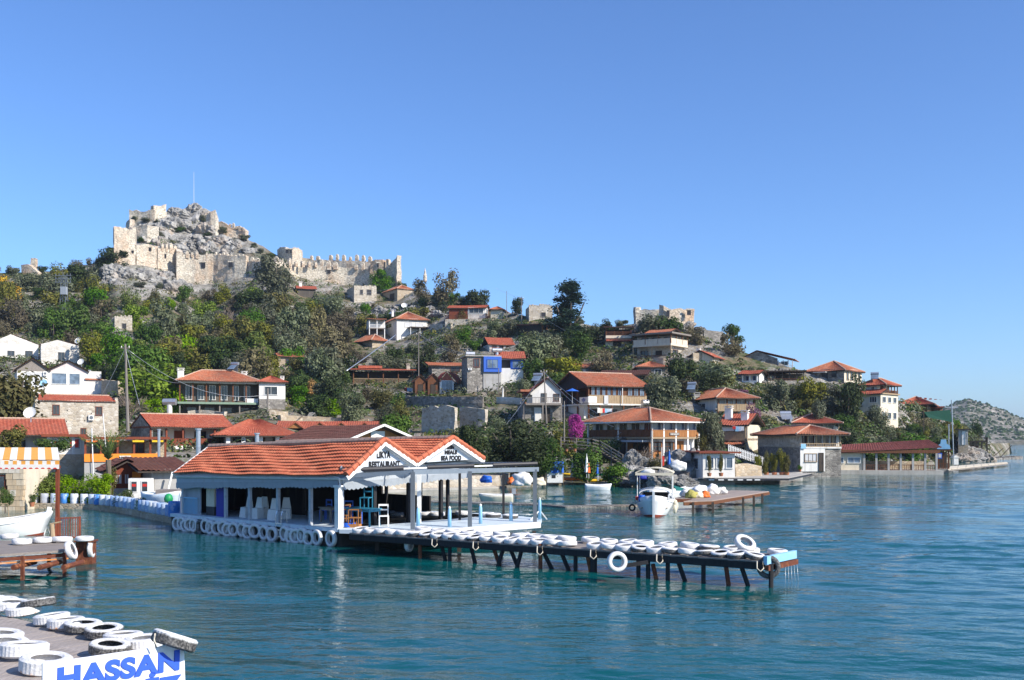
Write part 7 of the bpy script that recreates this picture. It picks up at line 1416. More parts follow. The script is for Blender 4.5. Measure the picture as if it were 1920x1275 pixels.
mb.build('canopy', CREAM, bt); mb = MB(); mb.bar((1.52,-1.15,2.5),(1.52,1.15,2.5),.03,.16); mb.build('canopy_valance', CREAM, bt)
mb = MB(); mb.tube([(-1.8,.35,2.6),(-1.8,.35,4.1)], .02, 4); mb.build('flag_staff', WD_WHITE, bt)
mb = MB(); mb.prism([(-1.8,.38,3.55),(-1.8,.52,3.5),(-1.8,.5,2.95),(-1.8,.40,2.9)], (.02,0,0)); mb.build('hanging_flag', RED_P, bt)
def at_boat(x, y, z): M_ = Matrix.Translation(bt.location) @ Matrix.Rotation(bt.rotation_euler[2], 4, 'Z'); return M_ @ Vector((x, y, z))
o = MB(); o.lathe([(0,0),(.19,0),(.20,.1),(.20,.3),(.19,.38),(0,.38)], 14); o = o.build('blue_drum', BLU_P, smooth=True); o.location = at_boat(1.6, -.75, .85); tag(o, 'small blue plastic drum on the bow of the moored wooden boat', 'drum')
o = MB(); o.box(-.15,.15,-.12,.12,0,.22); o = o.build('red_crate', RED_P); o.location = at_boat(1.3, -1.0, .9); tag(o, 'small red plastic box beside the blue drum on the boat', 'box')
for i, (x, y, z) in enumerate(((.6,1.25,.65),(.9,1.22,.35),(.3,1.3,.5))): mb = MB(); mb.lathe([(0,-.28),(.1,-.2),(.12,0),(.1,.2),(0,.28)], 10); o = mb.build('fender', CREAM, smooth=True); o.location = at_boat(x, y, z); tag(o, ['upper','lowest','middle'][i]+' cream fender hanging on the right side of the wooden boat', 'fender', 'fenders on the wooden boat')
text('AK DENIZ', .17, bt, (2.05, .78, .98), (R(90), 0, R(90+48)), BLACKT, name='boat_name', depth=.004)
mb = MB(); mb.lathe([(.12,-.05),(.22,-.07),(.22,.07),(.12,.05)], 14, (0,0,0), 'y', True); o = mb.build('dark_fender_tyre', BLACKT); o.location = at_boat(1.4, -1.35, .45); tag(o, 'small dark tyre hanging on the left of the wooden boat', 'tyre')
# left boat
p, q = PL(-120, 1012, 0), PL(68, 1006, 0); bt2, L2 = at_dir('white_caique', 'white wooden boat with tall raked stem and turquoise seats moored behind the left dock', 'boat', p+Vector((0,1.3,0)), q+Vector((-.3,1.3,0)))
hull(L2, 2.0, .72, bt2, .42, HULLW, True, .35)
mb = MB(); mb.prism([(L2/2-.12,-.05,-.1),(L2/2+.05,-.05,-.2),(L2/2+.42,-.05,1.28),(L2/2+.22,-.05,1.32)], (0,.1,0)); mb.build('stem_post', HULLW, bt2)
MB().box(-L2/2+.8, L2/2-1.4, -.6, .6, .5, .56).build('deck', WD_PALE, bt2)
for x, z in ((L2/2-2.3,.7),(L2/2-3.6,.95)): MB().box(x-.6, x+.35, -.35, .35, z, z+.1).build('seat_cushion', m_paint('turquoise_cushion', (.08,.52,.58), .7, .1) if 'turquoise_cushion' not in MATS else MATS['turquoise_cushion'], bt2)
for x in (L2/2-3.0, L2/2-1.5): mb = MB(); mb.tube([(x-.9,-.5,.8),(x-.9,-.5,1.5),(x,-.5,1.55),(x+.05,-.5,.9)], .025, 5); mb.build('tube_rail', WD_PALE, bt2)
rope([PL(88, 985, 1.0), PL(95, 1005, .9)], .012, ROPE, 'mooring rope from the white boat to the left dock', 'rope')
# motorboat and dinghy in the cove
p, q = PL(903, 940, 0), PL(961, 940, 0); b3, L3 = at_dir('cream_motorboat', 'cream open motorboat with grey outboard in the cove behind the terrace', 'boat', q, p)
hull(L3, 1.5, .48, b3, .12, m_paint('cream_hull', (.70,.66,.52), .4, .2), False, .2); t_ = MB(); t_.box(-L3/2-.25, -L3/2+.05, -.15, .15, .55, .95); t_.build('outboard_motor', GREYL, b3); MB().box(-L3/2-.15, -L3/2-.05, -.05, .05, -.3, .55).build('motor_leg', GREYM, b3)
p, q = PL(1098, 918, 0), PL(1143, 918, 0); b4, L4 = at_dir('grey_dinghy', 'small pale dinghy floating by the beach beside the kayaks', 'boat', p, q); hull(L4, 1.3, .42, b4, .2, HULLB, False, .15); MB().box(-.2,.1,-.5,.5,.25,.3).build('thwart', WD_PALE, b4)
# covered boat by the timber dock
p, q = PL(1226, 943, 0), PL(1290, 936, 0); b5, L5 = at_dir('covered_boat', 'white boat under a dark green tarpaulin behind the moored wooden boat', 'boat', q, p); hull(L5+.8, 1.9, .75, b5, .3, HULLW, True, .2)
mb = MB(); n = 8
for i in range(n): a0, a1 = math.pi*i/n, math.pi*(i+1)/n; mb.hexa([(-1.3,.8*cos(a0),.7+.2*sin(a0)),(.7,.75*cos(a0),.7+.55*sin(a0)),(.7,.75*cos(a1),.7+.55*sin(a1)),(-1.3,.8*cos(a1),.7+.2*sin(a1)),(-1.3,.82*cos(a0),.72+.22*sin(a0)),(.7,.78*cos(a0),.72+.58*sin(a0)),(.7,.78*cos(a1),.72+.58*sin(a1)),(-1.3,.82*cos(a1),.72+.22*sin(a1))])
mb.build('tarpaulin', m_paint('green_tarpaulin', (.01,.12,.10), .6, .2), b5)
# grounded boat by the shed
p, q = PL(272, 932, 1.1), PL(333, 934, 1.1); b6, L6 = at_dir('grounded_boat', 'pale blue and white rowing boat lying on the quay beside the grey shed', 'boat', p, q, .75); hull(L6, 1.4, .55, b6, .3, m_paint('pale_blue_hull', (.55,.66,.74), .5, .3, wearcol=(.7,.7,.68)), True, .15)
t = empty('green_outboard_cover', (PL(316,932,1.3).x, PL(316,932,1.3).y, 1.08), 0, 'bright green cover over an outboard motor on the grounded boat', 'motor cover'); mb = MB(); mb.lathe([(0,-.1),(.22,-.05),(.26,.12),(.2,.32),(.1,.4),(0,.42)], 12); mb.build('cover', GRN_P, t, smooth=True); MB().box(-.06,.06,-.05,.05,-.45,-.08).build('motor_leg', GRN_P, t)
# ------------------------------------------------------------------ planter quay at the left, barrels, boxes
random.seed(17)
qp = [(48,953),(110,954),(165,955),(215,960),(255,967),(290,975),(335,984)]
QW = [PL(x, y, 0) for x, y in qp]
t = empty('planter_quay', (0,0,0), 0, 'low stone quay under the row of painted barrels', 'quay')
def quay(name, pts, h, back, mat, parent):
    mb = MB(); n = len(pts)
    for i in range(n-1): a, b = pts[i], pts[i+1]; k = Vector((back[0], back[1], 0)); mb.hexa([a+Vector((0,0,-1.5)), b+Vector((0,0,-1.5)), b+k+Vector((0,0,-1.5)), a+k+Vector((0,0,-1.5)), a+Vector((0,0,h)), b+Vector((0,0,h)), b+k+Vector((0,0,h)), a+k+Vector((0,0,h))])
    return mb.build(name, mat, parent)
quay('quay_wall', QW, .34, (-5, 12), S_WARM, t)
QR = [q+Vector((0,.35,.34)) for q in QW]
def along(pts, s):
    for a, b in zip(pts[:-1], pts[1:]):
        l = (b-a).length
        if s <= l: return a.lerp(b, s/l)
        s -= l
    return pts[-1]
PB = [m_paint('pale_blue_barrel', (.42,.50,.62), .5, .5, wearcol=(.75,.76,.76)), m_paint('grey_barrel', (.38,.40,.45), .5, .5, wearcol=(.6,.6,.62)), m_paint('white_blue_barrel', (.66,.68,.70), .5, .6, wearcol=(.10,.30,.62)), m_paint('blue_barrel', (.05,.22,.58), .5, .6, wearcol=(.7,.72,.75)), m_paint('light_blue_barrel', (.28,.42,.66), .5, .6, wearcol=(.7,.72,.75))]
bm_ = [MB().lathe([(0,0),(.23,0),(.25,.04),(.26,.25),(.25,.29),(.26,.33),(.25,.62),(.22,.66),(.20,.58),(0,.58)], 16).mesh('barrel', m, True) for m in PB]
NBR = 26; TL = sum((b-a).length for a, b in zip(QR[:-1], QR[1:]))-.8
cols = [1,1,0,3,2,2,0,3,2,0,4,4,0,4,0,4,2,4,0,4,2,0,4,0,4,3]; nmc = ['pale blue','grey','white and blue','blue','light blue']
for i in range(NBR):
    p = along(QR, .5+TL*i/NBR); c = cols[i]; t = empty('planter_barrel', p, random.uniform(0,6), f'{nmc[c]} painted barrel on the quay, {ORD[i]} from the left in the row', 'barrel', 'painted barrels along the quay'); k = 1.0 if i != 25 else 1.3
    o = link('body', bm_[c], t, (0,0,0), None, (k,k,k)); m = MB(); m.lathe([(0,.59),(.20,.59)], 10); link('soil', m.mesh('soil', GROUND), t, (0,0,0), None, (k,k,k))
o = MB(); p = PL(315, 956, .34); o.box(p.x-.75, p.x+.75, p.y, p.y+1.2, .3, 1.55); tag(o.build('plank_crate', WD_GREYX), 'large grey plank box at the end of the planter quay', 'crate')
t = empty('ice_cream_freezers', PL(262, 926, .9), .1, 'white kiosk cabinet with two small framed windows by the orange hut', 'cabinet'); MB().box(-.75,.75,0,.7,-.5,1.05).build('body', WD_WHITE, t)
for a in (-.6, .1): w = MB().box(a, a+.48, -.04, -.002, .1, .9).build('window', WD_WHITE, t); MB().box(a+.07, a+.41, -.055, -.042, .17, .83).build('pane', GLASS, w); MB().box(a+.1, a+.38, -.066, -.057, .5, .68).build('picture', RED_P, w)
# palm
t = empty('palm_tree', P(203, 915, 68)-Vector((0,0,.3)), 0, 'slender upright palm behind the planter row', 'palm', None); mb = MB(); mb.tube([(0,0,-1),(.05,0,1.2),(0,0,2.2)], [.2,.16,.19], 8); mb.build('trunk', BARK, t)
rnd = random.Random(3); V = []; Fc = []
for i in range(26):
    a = rnd.uniform(0, 6.28); el = rnd.uniform(.9, 1.45); L = rnd.uniform(1.6, 2.7); d = Vector((cos(a)*cos(el), sin(a)*cos(el), sin(el))); sd2 = Vector((-sin(a), cos(a), 0)); mf = MB()
    for s in range(9):
        k = s/8; pt = Vector((0,0,2.2))+d*L*k+Vector((cos(a), sin(a), 0))*L*.35*k*k-Vector((0,0,.25*k*k*L))
        for sg in (-1, 1):
            e = pt+sd2*sg*.30*(1-.6*k)+d*.32; mf.quad(pt, pt+d*.09, e)
    mf.tube([Vector((0,0,2.2)), Vector((0,0,2.2))+d*L*.5+Vector((cos(a), sin(a),0))*L*.09, Vector((0,0,2.2))+d*L+Vector((cos(a), sin(a), 0))*L*.35-Vector((0,0,.25*L))], .018, 3)
    mf.build('frond', L_PALM, t)
# two masts behind the palm
for i, (x0, yb, x1, yt) in enumerate(((175,880,172,803),(200,850,193,775))):
    Y = 78+i*14; mb = MB(); mb.tube([P(x0, yb+10, Y), P(x1, yt, Y)], .045, 6); tag(mb.build('flag_mast', WD_WHITE), ['thin white mast left of the palm','taller white mast passing behind the palm crown'][i], 'mast')
# ------------------------------------------------------------------ middle cove: quay, mole, beach
t = empty('cove_quay', (0,0,0), 0, 'sunlit rubble stone quay wall seen under the restaurant roof', 'quay'); QC = [PL(x, y, 0) for x, y in ((560,926),(650,924),(730,921),(800,918),(880,916),(935,914))]; quay('quay_wall', QC, 1.15, (1, 7), S_LIGHT, t)
mb = MB(); 
for a, b in zip(QC[:-1], QC[1:]): mb.hexa([a+Vector((0,-1.2,-1)), b+Vector((0,-1.2,-1)), b+Vector((0,.0,-1)), a+Vector((0,0,-1)), a+Vector((0,-1.2,.12)), b+Vector((0,-1.2,.12)), b+Vector((0,0,.16)), a+Vector((0,0,.16))])
mb.build('footing', CONC, t)
def strip(name, label, pts, w, z, mat, cat, jag=.0):
    pts = [Vector(p) for p in pts]; mb = MB()
    P2 = []
    for a, b in zip(pts[:-1], pts[1:]):
        n = max(1, int((b-a).length/.8)); P2 += [a.lerp(b, i/n) for i in range(n)]
    P2.append(pts[-1])
    for i, (a, b) in enumerate(zip(P2[:-1], P2[1:])):
        h0 = z+noise.noise(a*.5)*jag; h1 = z+noise.noise(b*.5)*jag; o0 = noise.noise(a*.7+Vector((9,0,0)))*jag; o1_ = noise.noise(b*.7+Vector((9,0,0)))*jag
        mb.hexa([a+Vector((0,o0,-1)), b+Vector((0,o1_,-1)), b+Vector((0,w+o1_,-1)), a+Vector((0,w+o0,-1)), a+Vector((0,o0,h0)), b+Vector((0,o1_,h1)), b+Vector((0,w+o1_,h1)), a+Vector((0,w+o0,h0))])
    return tag(mb.build(name, mat), label, cat)
strip('sunken_mole', 'low half sunken mole stretching across the cove', [PL(x, y, 0) for x, y in ((700,939),(760,941),(900,945),(1000,948),(1060,952),(1120,951),(1200,950))], 1.3, .10, ROCKW, 'mole', .10)
strip('beach', 'narrow pebble beach with kayaks', [PL(x, y, 0) for x, y in ((930,915),(1000,911),(1080,909),(1150,909),(1185,911))], 5, .16, GROUND, 'beach', .05)['kind'] = 'structure'
strip('right_quay', 'rough stone quay edge in front of the white pavilion and stone house', [PL(x, y, 0) for x, y in ((1250,909),(1320,908),(1400,905),(1470,898),(1530,892))], 5, .55, CONC, 'quay', .12)
def dock(name, label, corners, z, mat, n=30, pile=(), beam=WD_BLACK, along_first=True):
    t = empty(name, (0,0,0), 0, label, 'dock'); a, b, c, d = [PL(x, y, z) for x, y in corners]     # a,b front edge; d,c back edge
    for i in range(n):
        k0, k1 = i/n, (i+.95)/n; dn = Vector((0,0,-.06)); p = [a.lerp(b, k0), a.lerp(b, k1), d.lerp(c, k1), d.lerp(c, k0)]; mb = MB(); mb.hexa([q+dn for q in p]+p); mb.build('plank', mat, t)
    for p, q in ((a,b),(b,c),(d,c)): mb = MB(); mb.bar(p-Vector((0,0,.16)), q-Vector((0,0,.16)), .1, .2); mb.build('beam', beam, t)
    for px, py in pile: p = PL(px, py, z); mb = MB(); mb.bar((p.x,p.y+.1,-2), (p.x,p.y+.1,z-.06), .13); mb.build('pile', WD_DARK, t)
    return t
random.seed(18)
dock('timber_dock', 'brown timber dock with bags and nets in front of the big rocks', ((1282,940),(1337,938),(1442,921),(1372,919)), .75, m_wood('reddish_deck_plank', (.45,.36,.30), .6), 14, ((1337,940),(1394,931),(1414,928),(1430,925),(1300,940)), WD_BROWN)
dock('timber_dock_landing', 'landward half of the brown timber dock behind the moored boat', ((1262,934),(1310,934),(1375,920),(1330,920)), .76, MATS['reddish_deck_plank'], 10, (), RUST)
dock('pale_concrete_dock', 'pale concrete dock with dark fender strip right of the cove', ((1308,896),(1478,896),(1522,887),(1430,888)), .7, CONC, 8, (), BLACKM)
dock('seaward_pontoon', 'white pontoon stretching out from the long waterfront pavilion', ((1778,880),(1890,868),(1888,866),(1782,874)), .55, W_CREAM, 8, (), WD_GREY)
strip('rocky_spit', 'low dark rocky spit with jetty at the tip of the promontory', [PL(x, y, 0) for x, y in ((1830,864),(1870,862),(1918,860))], 6, .45, ROCK, 'rock', .3)
for i in range(4): p = PL(1330+i*32, 898, .55); 
for i, px in enumerate((1334,1352,1370,1388,1405,1420)): p = P(px, 899.5, PL(1334,896,.7).y-.08); mb = MB(); mb.box(-.28,.28,-.03,0,-.07,.05); o = mb.build('fender_strip', WD_WHITE); o.location = p; tag(o, ['first','second','third','fourth','fifth','sixth'][i]+' white fender pad from the left on the pale concrete dock', 'fender', 'white fender pads')
# big rocks in the middle
for i, (x, y, r, s) in enumerate(((1196,910,1.9,(1.0,1,1.5)),(1216,915,1.4,(1.2,1,1.1)),(1180,912,1.2,(1.5,1,.8)),(1300,905,1.5,(1,1,2.1)),(1272,905,1.9,(1.5,1,1.7)),(1250,918,1.3,(1.3,1,1.0)),(1232,905,1.6,(1.3,1,1.3)),(1165,912,.9,(1.6,1,.7)),(1288,918,1.0,(1.4,1,.9)),(1120,880,2.2,(1.1,1,1.8)),(1145,885,1.8,(1,1,1.6)),(1095,896,1.5,(1.4,1,1.3)))):
    p = PL(x, y, 0); boulder(p+Vector((0,1.5,.5*r)), r, 'pale sea rock by the timber dock, '+['tall blue grey one at the left','low one in front of the tall left rock','flat dark one at the far left','tall orange hollowed one at the right','broad sunlit one behind the canopy','smaller one at the waterline behind the boat','round one under the shrubs','small one touching the beach','low one beside the covered boat','tall warm cliff block left of the stairs','warm cliff block under the stairs','cliff foot block by the blue parasol'][i], 'big rocks by the timber dock', s, i+1, i in (3,4,6,8,9,10,11))
# bags, nets, floats on the rocks and dock
def bag(p, r, mat, label, sc=(1,.8,.75), seed=0, cat='bag', name='bag', group='bags and bundles on the rocks and dock'):
    import bmesh
    bm = bmesh.new(); bmesh.ops.create_icosphere(bm, subdivisions=3, radius=1)
    for v in bm.verts: n = v.co.normalized(); v.co = n*(1+.45*noise.noise(n*1.6+Vector((seed,0,0)))+.22*noise.noise(n*4+Vector((seed,3,0)))+.08*noise.noise(n*11)); v.co.z = max(v.co.z, -.55)
    me = bpy.data.meshes.new(name); bm.to_mesh(me); bm.free(); me.materials.append(mat); me.polygons.foreach_set('use_smooth', [True]*len(me.polygons)); o = link(name, me, None, p, (0,0,seed*1.3), (r*sc[0], r*sc[1], r*sc[2])); return tag(o, label, cat, group)
YELM = m_paint('yellow_green_net', (.40,.36,.10), .9, .5)
for i, (x, y, z, r, m, lb) in enumerate(((1314,921,1.0,.55,CANVAS,'bluish white sack, left of the pair on the dock'),(1336,920,1.0,.55,CANVAS,'white sack, right of the pair on the dock'),(1352,921,.95,.42,CANVAS,'small white sack at the right end of the pair'),(1296,928,.95,.45,YELM,'yellow green net bundle on the dock'),(1286,926,.95,.42,CANVAS,'grey white sack beside the net bundle'),(1310,929,.9,.33,CREAM,'cream bundle on the dock'),(1322,928,.92,.36,ORG_P,'orange net bundle on the dock'),(1270,876,3.4,.8,CANVAS,'white and orange bundle on top of the big rock'),(1252,880,3.0,.55,BLACKM,'dark folded thing on the big rock'),(1216,888,3.0,.75,CANVAS,'white bundle on the left rock'),(1210,894,2.5,.7,BLUE_D,'dark blue crate cover under the white bundle'),(978,901,.8,1.1,CANVAS,'large grey white heap on the beach'),(1012,905,.5,.6,CREAM,'cream rounded bundle on the beach beside the blue sheet'),(960,903,.6,.55,ORG_P,'orange kayak bow under the trees'),(912,900,.9,.6,BLU_P,'blue sheeting between the dark trees'))):
    Y = F*(EYE-z)/(y-Y0) if z < 2 else 96; bag(P(x, y, min(Y, 104)), r, m, lb, seed=i)
# blue sheet, kayaks, parasols on the beach
t = empty('blue_sheet_stall', PL(1040, 905, .3), 0, 'white stall draped with a bright blue sheet on the beach', 'stall'); s_ = F/98; MB().box(-.75,.8,0,.8,0,1.05).build('counter', WD_WHITE, t); MB().box(-.3,.1,-.02,0,.45,.75).build('hatch', BLACKM, t)
mb = MB(); n = 10
for i in range(n): x0, x1 = -.85+1.75*i/n, -.85+1.75*(i+1)/n; k = .07*sin(i*1.9); k2 = .07*sin((i+1)*1.9); zb0, zb1 = 1.0+.08*sin(i), 1.0+.08*sin(i+1); mb.hexa([(x0,-.12+k,zb0),(x1,-.12+k2,zb1),(x1,-.09+k2,zb1),(x0,-.09+k,zb0),(x0,-.05,2.1),(x1,-.05,2.12),(x1,-.02,2.12),(x0,-.02,2.1)])
mb.build('blue_sheet', m_paint('blue_sheet_cloth', (.03,.14,.55), .8, .15), t)
for x in (-.85, .88): MB().box(x-.03, x+.03, -.03, .03, 0, 2.15).build('pole', WD_PALE, t)
def kayak(px, py, z, L_, mat, label, rz=.0):
    k = empty('kayak', PL(px, py, .2)+Vector((0,0,z)), rz, label, 'kayak', 'kayaks on the beach'); mb = MB(); n = 12
    for i in range(n+1):
        u = i/n; w = .36*sin(math.pi*u)**.7+.01; zz = .12*(2*abs(u-.5))**2.5
        for j in range(8): a = 2*math.pi*j/8; mb.v.append(((u-.5)*L_, w*cos(a), zz+.17*sin(a)*(.4+.6*sin(math.pi*u))+.17))
    for i in range(n):
        for j in range(8): mb.f.append((i*8+j, (i+1)*8+j, (i+1)*8+(j+1)%8, i*8+(j+1)%8)); mb.m.append(0)
    mb.build('hull', mat, k, smooth=True); mb = MB(); mb.lathe([(.22,.36),(.26,.36),(.26,.33),(.22,.33)], 12, (0,0,0), 'z', True); mb.build('cockpit_rim', BLACKM, k); return k
kayak(1085,903,.55,3.6,YEL_P,'yellow kayak, upper one stacked on the beach',-.1); kayak(1075,905,.2,3.4,ORG_P,'orange kayak lying in front on the beach',-.05); kayak(1106,902,.45,3.4,GRN_P,'dark green kayak on top at the right',.05); kayak(1110,905,.05,3.4,YEL_P,'second yellow kayak, lowest at the right',.03)
kayak(955,903,.1,2.6,ORG_P,'orange kayak under the trees left of the white heap',.2)
def parasol(px, py, h, mat, label, z0=.3, Y=None):
    Y = Y or PL(px, py, .25).y; k = empty('closed_parasol', P(px, py, Y), 0, label, 'parasol', 'closed parasols on the shore'); mb = MB(); mb.tube([(0,0,-.2),(0,0,h)], .03, 6); mb.build('pole', WD_WHITE, k); mb = MB(); n = 10; mb2 = []
    for i in range(n):
        a0, a1 = 6.283*i/n, 6.283*(i+1)/n; r0, r1 = (.22 if i % 2 else .13), (.13 if i % 2 else .22)
        mb.quad((r0*cos(a0), r0*sin(a0), z0+.05), (r1*cos(a1), r1*sin(a1), z0+.05), (.10*cos(a1), .10*sin(a1), h*.75), (.10*cos(a0), .10*sin(a0), h*.75)); mb.quad((.10*cos(a0), .10*sin(a0), h*.75), (.10*cos(a1), .10*sin(a1), h*.75), (0,0,h))
    mb.build('folded_canopy', mat, k); return k
parasol(1073,904,2.4,CANVAS,'closed white parasol behind the yellow kayak'); parasol(1120,900,2.4,BLUE_D if False else MATS['blue_sheet_cloth'],'closed dark blue parasol with white print at the right of the kayaks'); parasol(1255,884,2.2,MATS['blue_sheet_cloth'],'blue folded parasol beside the white pavilion',Y=101); parasol(1100,892,2.2,CANVAS,'slim closed white parasol behind the kayaks',Y=101); parasol(1104,893,1.4,ORG_P,'small orange folded parasol behind the kayaks',Y=101); parasol(943,752,2.6,CANVAS,'large closed white parasol below the blue tower house',z0=.2,Y=D(943,752)); parasol(1345,838,1.8,CANVAS,'white hammock like sail right of the plank balcony house',Y=113)
o = P(1120, 890, 98.5); text('DENIZ', .2, None, (o.x-.02, o.y-.26, o.z-.3), (R(90), R(90), 0), CANVAS, depth=.003).name = 'parasol_print'; po = bpy.data.objects['parasol_print']; par_ = [x for x in bpy.data.objects if x.get('label') == 'closed dark blue parasol with white print at the right of the kayaks'][0]; po.location = Vector(po.location)-Vector(par_.location); po.parent = par_
# timber stairs and walkway to the balcony house
t = empty('timber_walkway', (0,0,0), 0, 'grey timber walkway and stair with rails climbing to the plank balcony house', 'stair')
pts = [P(1052,838,108), P(1110,842,107), P(1125,846,107), P(1168,872,105)]
for i, (a, b) in enumerate(zip(pts[:-1], pts[1:])):
    for w in (0, 1.1):
        for h in (.35, .7, 1.05): mb = MB(); mb.bar(a+Vector((0,w,h)), b+Vector((0,w,h)), .07); mb.build('rail', WD_GREY, t)
        mb = MB(); mb.bar(a+Vector((0,w,-.1)), b+Vector((0,w,-.1)), .12, .2); mb.build('stringer', WD_DARK, t)
    n = max(3, int((b-a).length/.4))
    for j in range(n): p = a.lerp(b, j/n); MB().box(p.x, p.x+.28, p.y, p.y+1.1, p.z-.02, p.z+.03).build('tread', WD_GREY, t)
    m = max(1, int((b-a).length/1.3))
    for j in range(m+1): p = a.lerp(b, j/m); MB().box(p.x-.05, p.x+.05, p.y-.05, p.y+.05, p.z-2.6, p.z+1.1).build('post', WD_GREY, t)
# potted conifers on the quay
for i, px in enumerate((1422,1437,1452,1466,1475)):
    Y = 112-i*.2; t = empty('potted_conifer', P(px, 893, Y), i, 'potted yellow green conifer on the quay, '+['leftmost of five','second from the left','third and tallest','fourth from the left','rightmost of five'][i], 'potted plant', 'potted conifers on the quay'); h = (2.2,2.3,2.7,2.6,2.3)[i]
    mb = MB(); mb.lathe([(0,0),(.22,0),(.30,.45),(.26,.45),(0,.4)], 12); mb.build('pot', TERRA, t); link('crown', KIND['mix'][0][i % 4], t, (0,0,.4+h*.5), None, (.62,.62,h*.55)); mb = MB(); mb.tube([(0,0,.4),(0,0,1)], .05); mb.build('trunk', BARK, t)
for i, px in enumerate((1330,1352)): t = empty('potted_topiary', P(px, 893, 102.3), i, ['left','right'][i]+' slim potted tree in front of the white pavilion', 'potted plant', 'slim potted trees'); MB().lathe([(0,0),(.18,0),(.24,.35),(0,.35)], 10).build('pot', TERRA, t); link('crown', KIND['mix'][0][i], t, (0,0,1.5), None, (.35,.35,1.0)); MB().tube([(0,0,.3),(0,0,1.2)], .03).build('trunk', BARK, t)
# white picket fence sloping down beside the pavilion
t = empty('white_picket_fence', (0,0,0), 0, 'white picket fence sloping down behind the potted conifers', 'fence'); a, b = P(1366,850,112), P(1432,874,113)
for h in (.3, .8): mb = MB(); mb.bar(a+Vector((0,0,h)), b+Vector((0,0,h)), .05, .08); mb.build('rail', WD_WHITE, t)
for i in range(22): p = a.lerp(b, i/21); MB().box(p.x-.05, p.x+.05, p.y-.08, p.y-.04, p.z, p.z+1.0).build('picket', WD_WHITE, t)
# motorboat and rib at the pale dock
p, q = PL(1376,893,.3), PL(1424,892,.3); b7, L7 = at_dir('white_speedboat', 'white speedboat with black engine behind the pale concrete dock', 'boat', p, q); hull(L7, 1.8, .9, b7, .1, HULLW, False, .4); MB().box(L7/2-.6,L7/2-.1,-.25,.25,.8,1.3).build('engine', BLACKM, b7)
# ------------------------------------------------------------------ poles, pylon, wires, dishes
def pole(px, yb, yt, label, Y=None, r=.09, arm=True, lean=0):
    Y = Y or D(px, yb); t = empty('utility_pole', P(px, yb, Y), 0, label, 'pole'); h = (yb-yt)*Y/F; mb = MB(); mb.tube([(0,0,-1),(lean,0,h)], [r*1.3, r*.8], 7); mb.build('shaft', WD_GREY, t)
    if arm: MB().box(lean-.5, lean+.5, -.05, .05, h-.5, h-.4).build('crossarm', WD_GREY, t); [MB().lathe([(0,0),(.06,.02),(.05,.18),(0,.2)], 8, (lean+x, 0, h-.4)).build('insulator', CANVAS, t) for x in (-.42, .42)]
    return Vector((P(px, yb, Y).x+lean, Y, EYE+(Y0-yb)/F*Y+h-.4))
P1 = pole(785, 742, 622, 'tall bare utility pole in front of the brown cabins'); P2 = pole(240, 792, 645, 'tall leaning utility pole above the orange terrace with wires fanning out', lean=-.3, r=.14, Y=112); P3 = pole(1026, 800, 692, 'leaning utility pole in front of the white gabled house', D(1026,800)-3, r=.1, lean=-.5)
P4 = pole(978, 625, 556, 'thin utility pole on the slope left of the orange shack'); P5 = pole(502, 784, 728, 'short wooden pole right of the veranda house', D(400,782)-2, r=.16, arm=False); P6 = pole(1058, 812, 752, 'thin pole beside the magenta bougainvillea', 117, r=.07, arm=False); P7 = pole(950, 600, 545, 'slim pole behind the small cream house', arm=False, r=.07); P8 = pole(935, 760, 690, 'slim pole right of the grey rendered tower', D(890,735)-2, arm=False, r=.08)
wires = [(P1, P(905, 668, 150), .8, 'power line from the tall pole to the blue tower house'), (P1, P(935, 655, 150), 2.0, 'lower power line from the tall pole to the blue tower'), (P2, P(335, 718, 125), 1.0, 'power line from the leaning pole to the veranda house'), (P2, P(500, 740, 124), 2.0, 'long power line from the leaning pole past the veranda house'), (P2, P(190, 742, 112), .2, 'stay wire on the left of the leaning pole'), (P2, P(262, 760, 110), .2, 'stay wire on the right of the leaning pole'), (P3, P(1120, 775, 118), .4, 'power line from the leaning pole to the balcony house roof'), (P3, P(950, 795, 112), .2, 'long diagonal line down from the leaning pole'), (P4, P(1060, 620, 205), .6, 'power line from the thin pole to the cedar'), (P4, P(930, 540, 215), .2, 'thin line up to the slim pole'), (P(650, 695, 150), P(742, 628, 190), .1, 'pale diagonal pipe climbing to the white hipped house'), (P3, P(1150, 800, 118), 1.0, 'second line from the leaning pole to the balcony house'), (P(595, 560, 240), P(740, 540, 240), .3, 'thin cable across the trees below the right castle wall')]
for a, b, s, lb in wires: rope(sagline(a, b, s), .02 if 'pipe' not in lb else .09, GALV, lb, 'power_line', 'cable')
t = empty('transformer_pylon', P(120, 622, D(120, 622)), 0, 'lattice electricity pylon with a grey transformer on the left slope', 'pylon'); s_ = F/D(120,622); h = 104/s_
for x, y in ((-.9,-.9),(.9,-.9),(.9,.9),(-.9,.9)): mb = MB(); mb.bar((x,y,-1), (x*.55,y*.55,h), .14); mb.build('leg', GREYM, t)
for i in range(9):
    z0, z1 = h*i/9, h*(i+1)/9; k0, k1 = 1-.45*i/9, 1-.45*(i+1)/9; mb = MB()
    for (a, b) in (((-1,-1),(1,-1)),((1,-1),(1,1)),((1,1),(-1,1)),((-1,1),(-1,-1))): mb.bar((a[0]*.9*k0,a[1]*.9*k0,z0), (b[0]*.9*k1,b[1]*.9*k1,z1), .07)
    mb.build('lattice_brace', GREYM, t)
MB().box(-.3,1.1,-1.4,-.5,h*.66,h*.80).build('transformer', GREYL, t)
for k in (.88, .94, 1.0): mb = MB(); mb.box(-2.0,2.0,-.6,-.45,h*k,h*k+.15); [mb.box(x-.07,x+.07,-.6,-.45,h*k+.15,h*k+.6) for x in (-1.8,-1,0,1,1.8)]; mb.build('crossarm', GREYM, t)
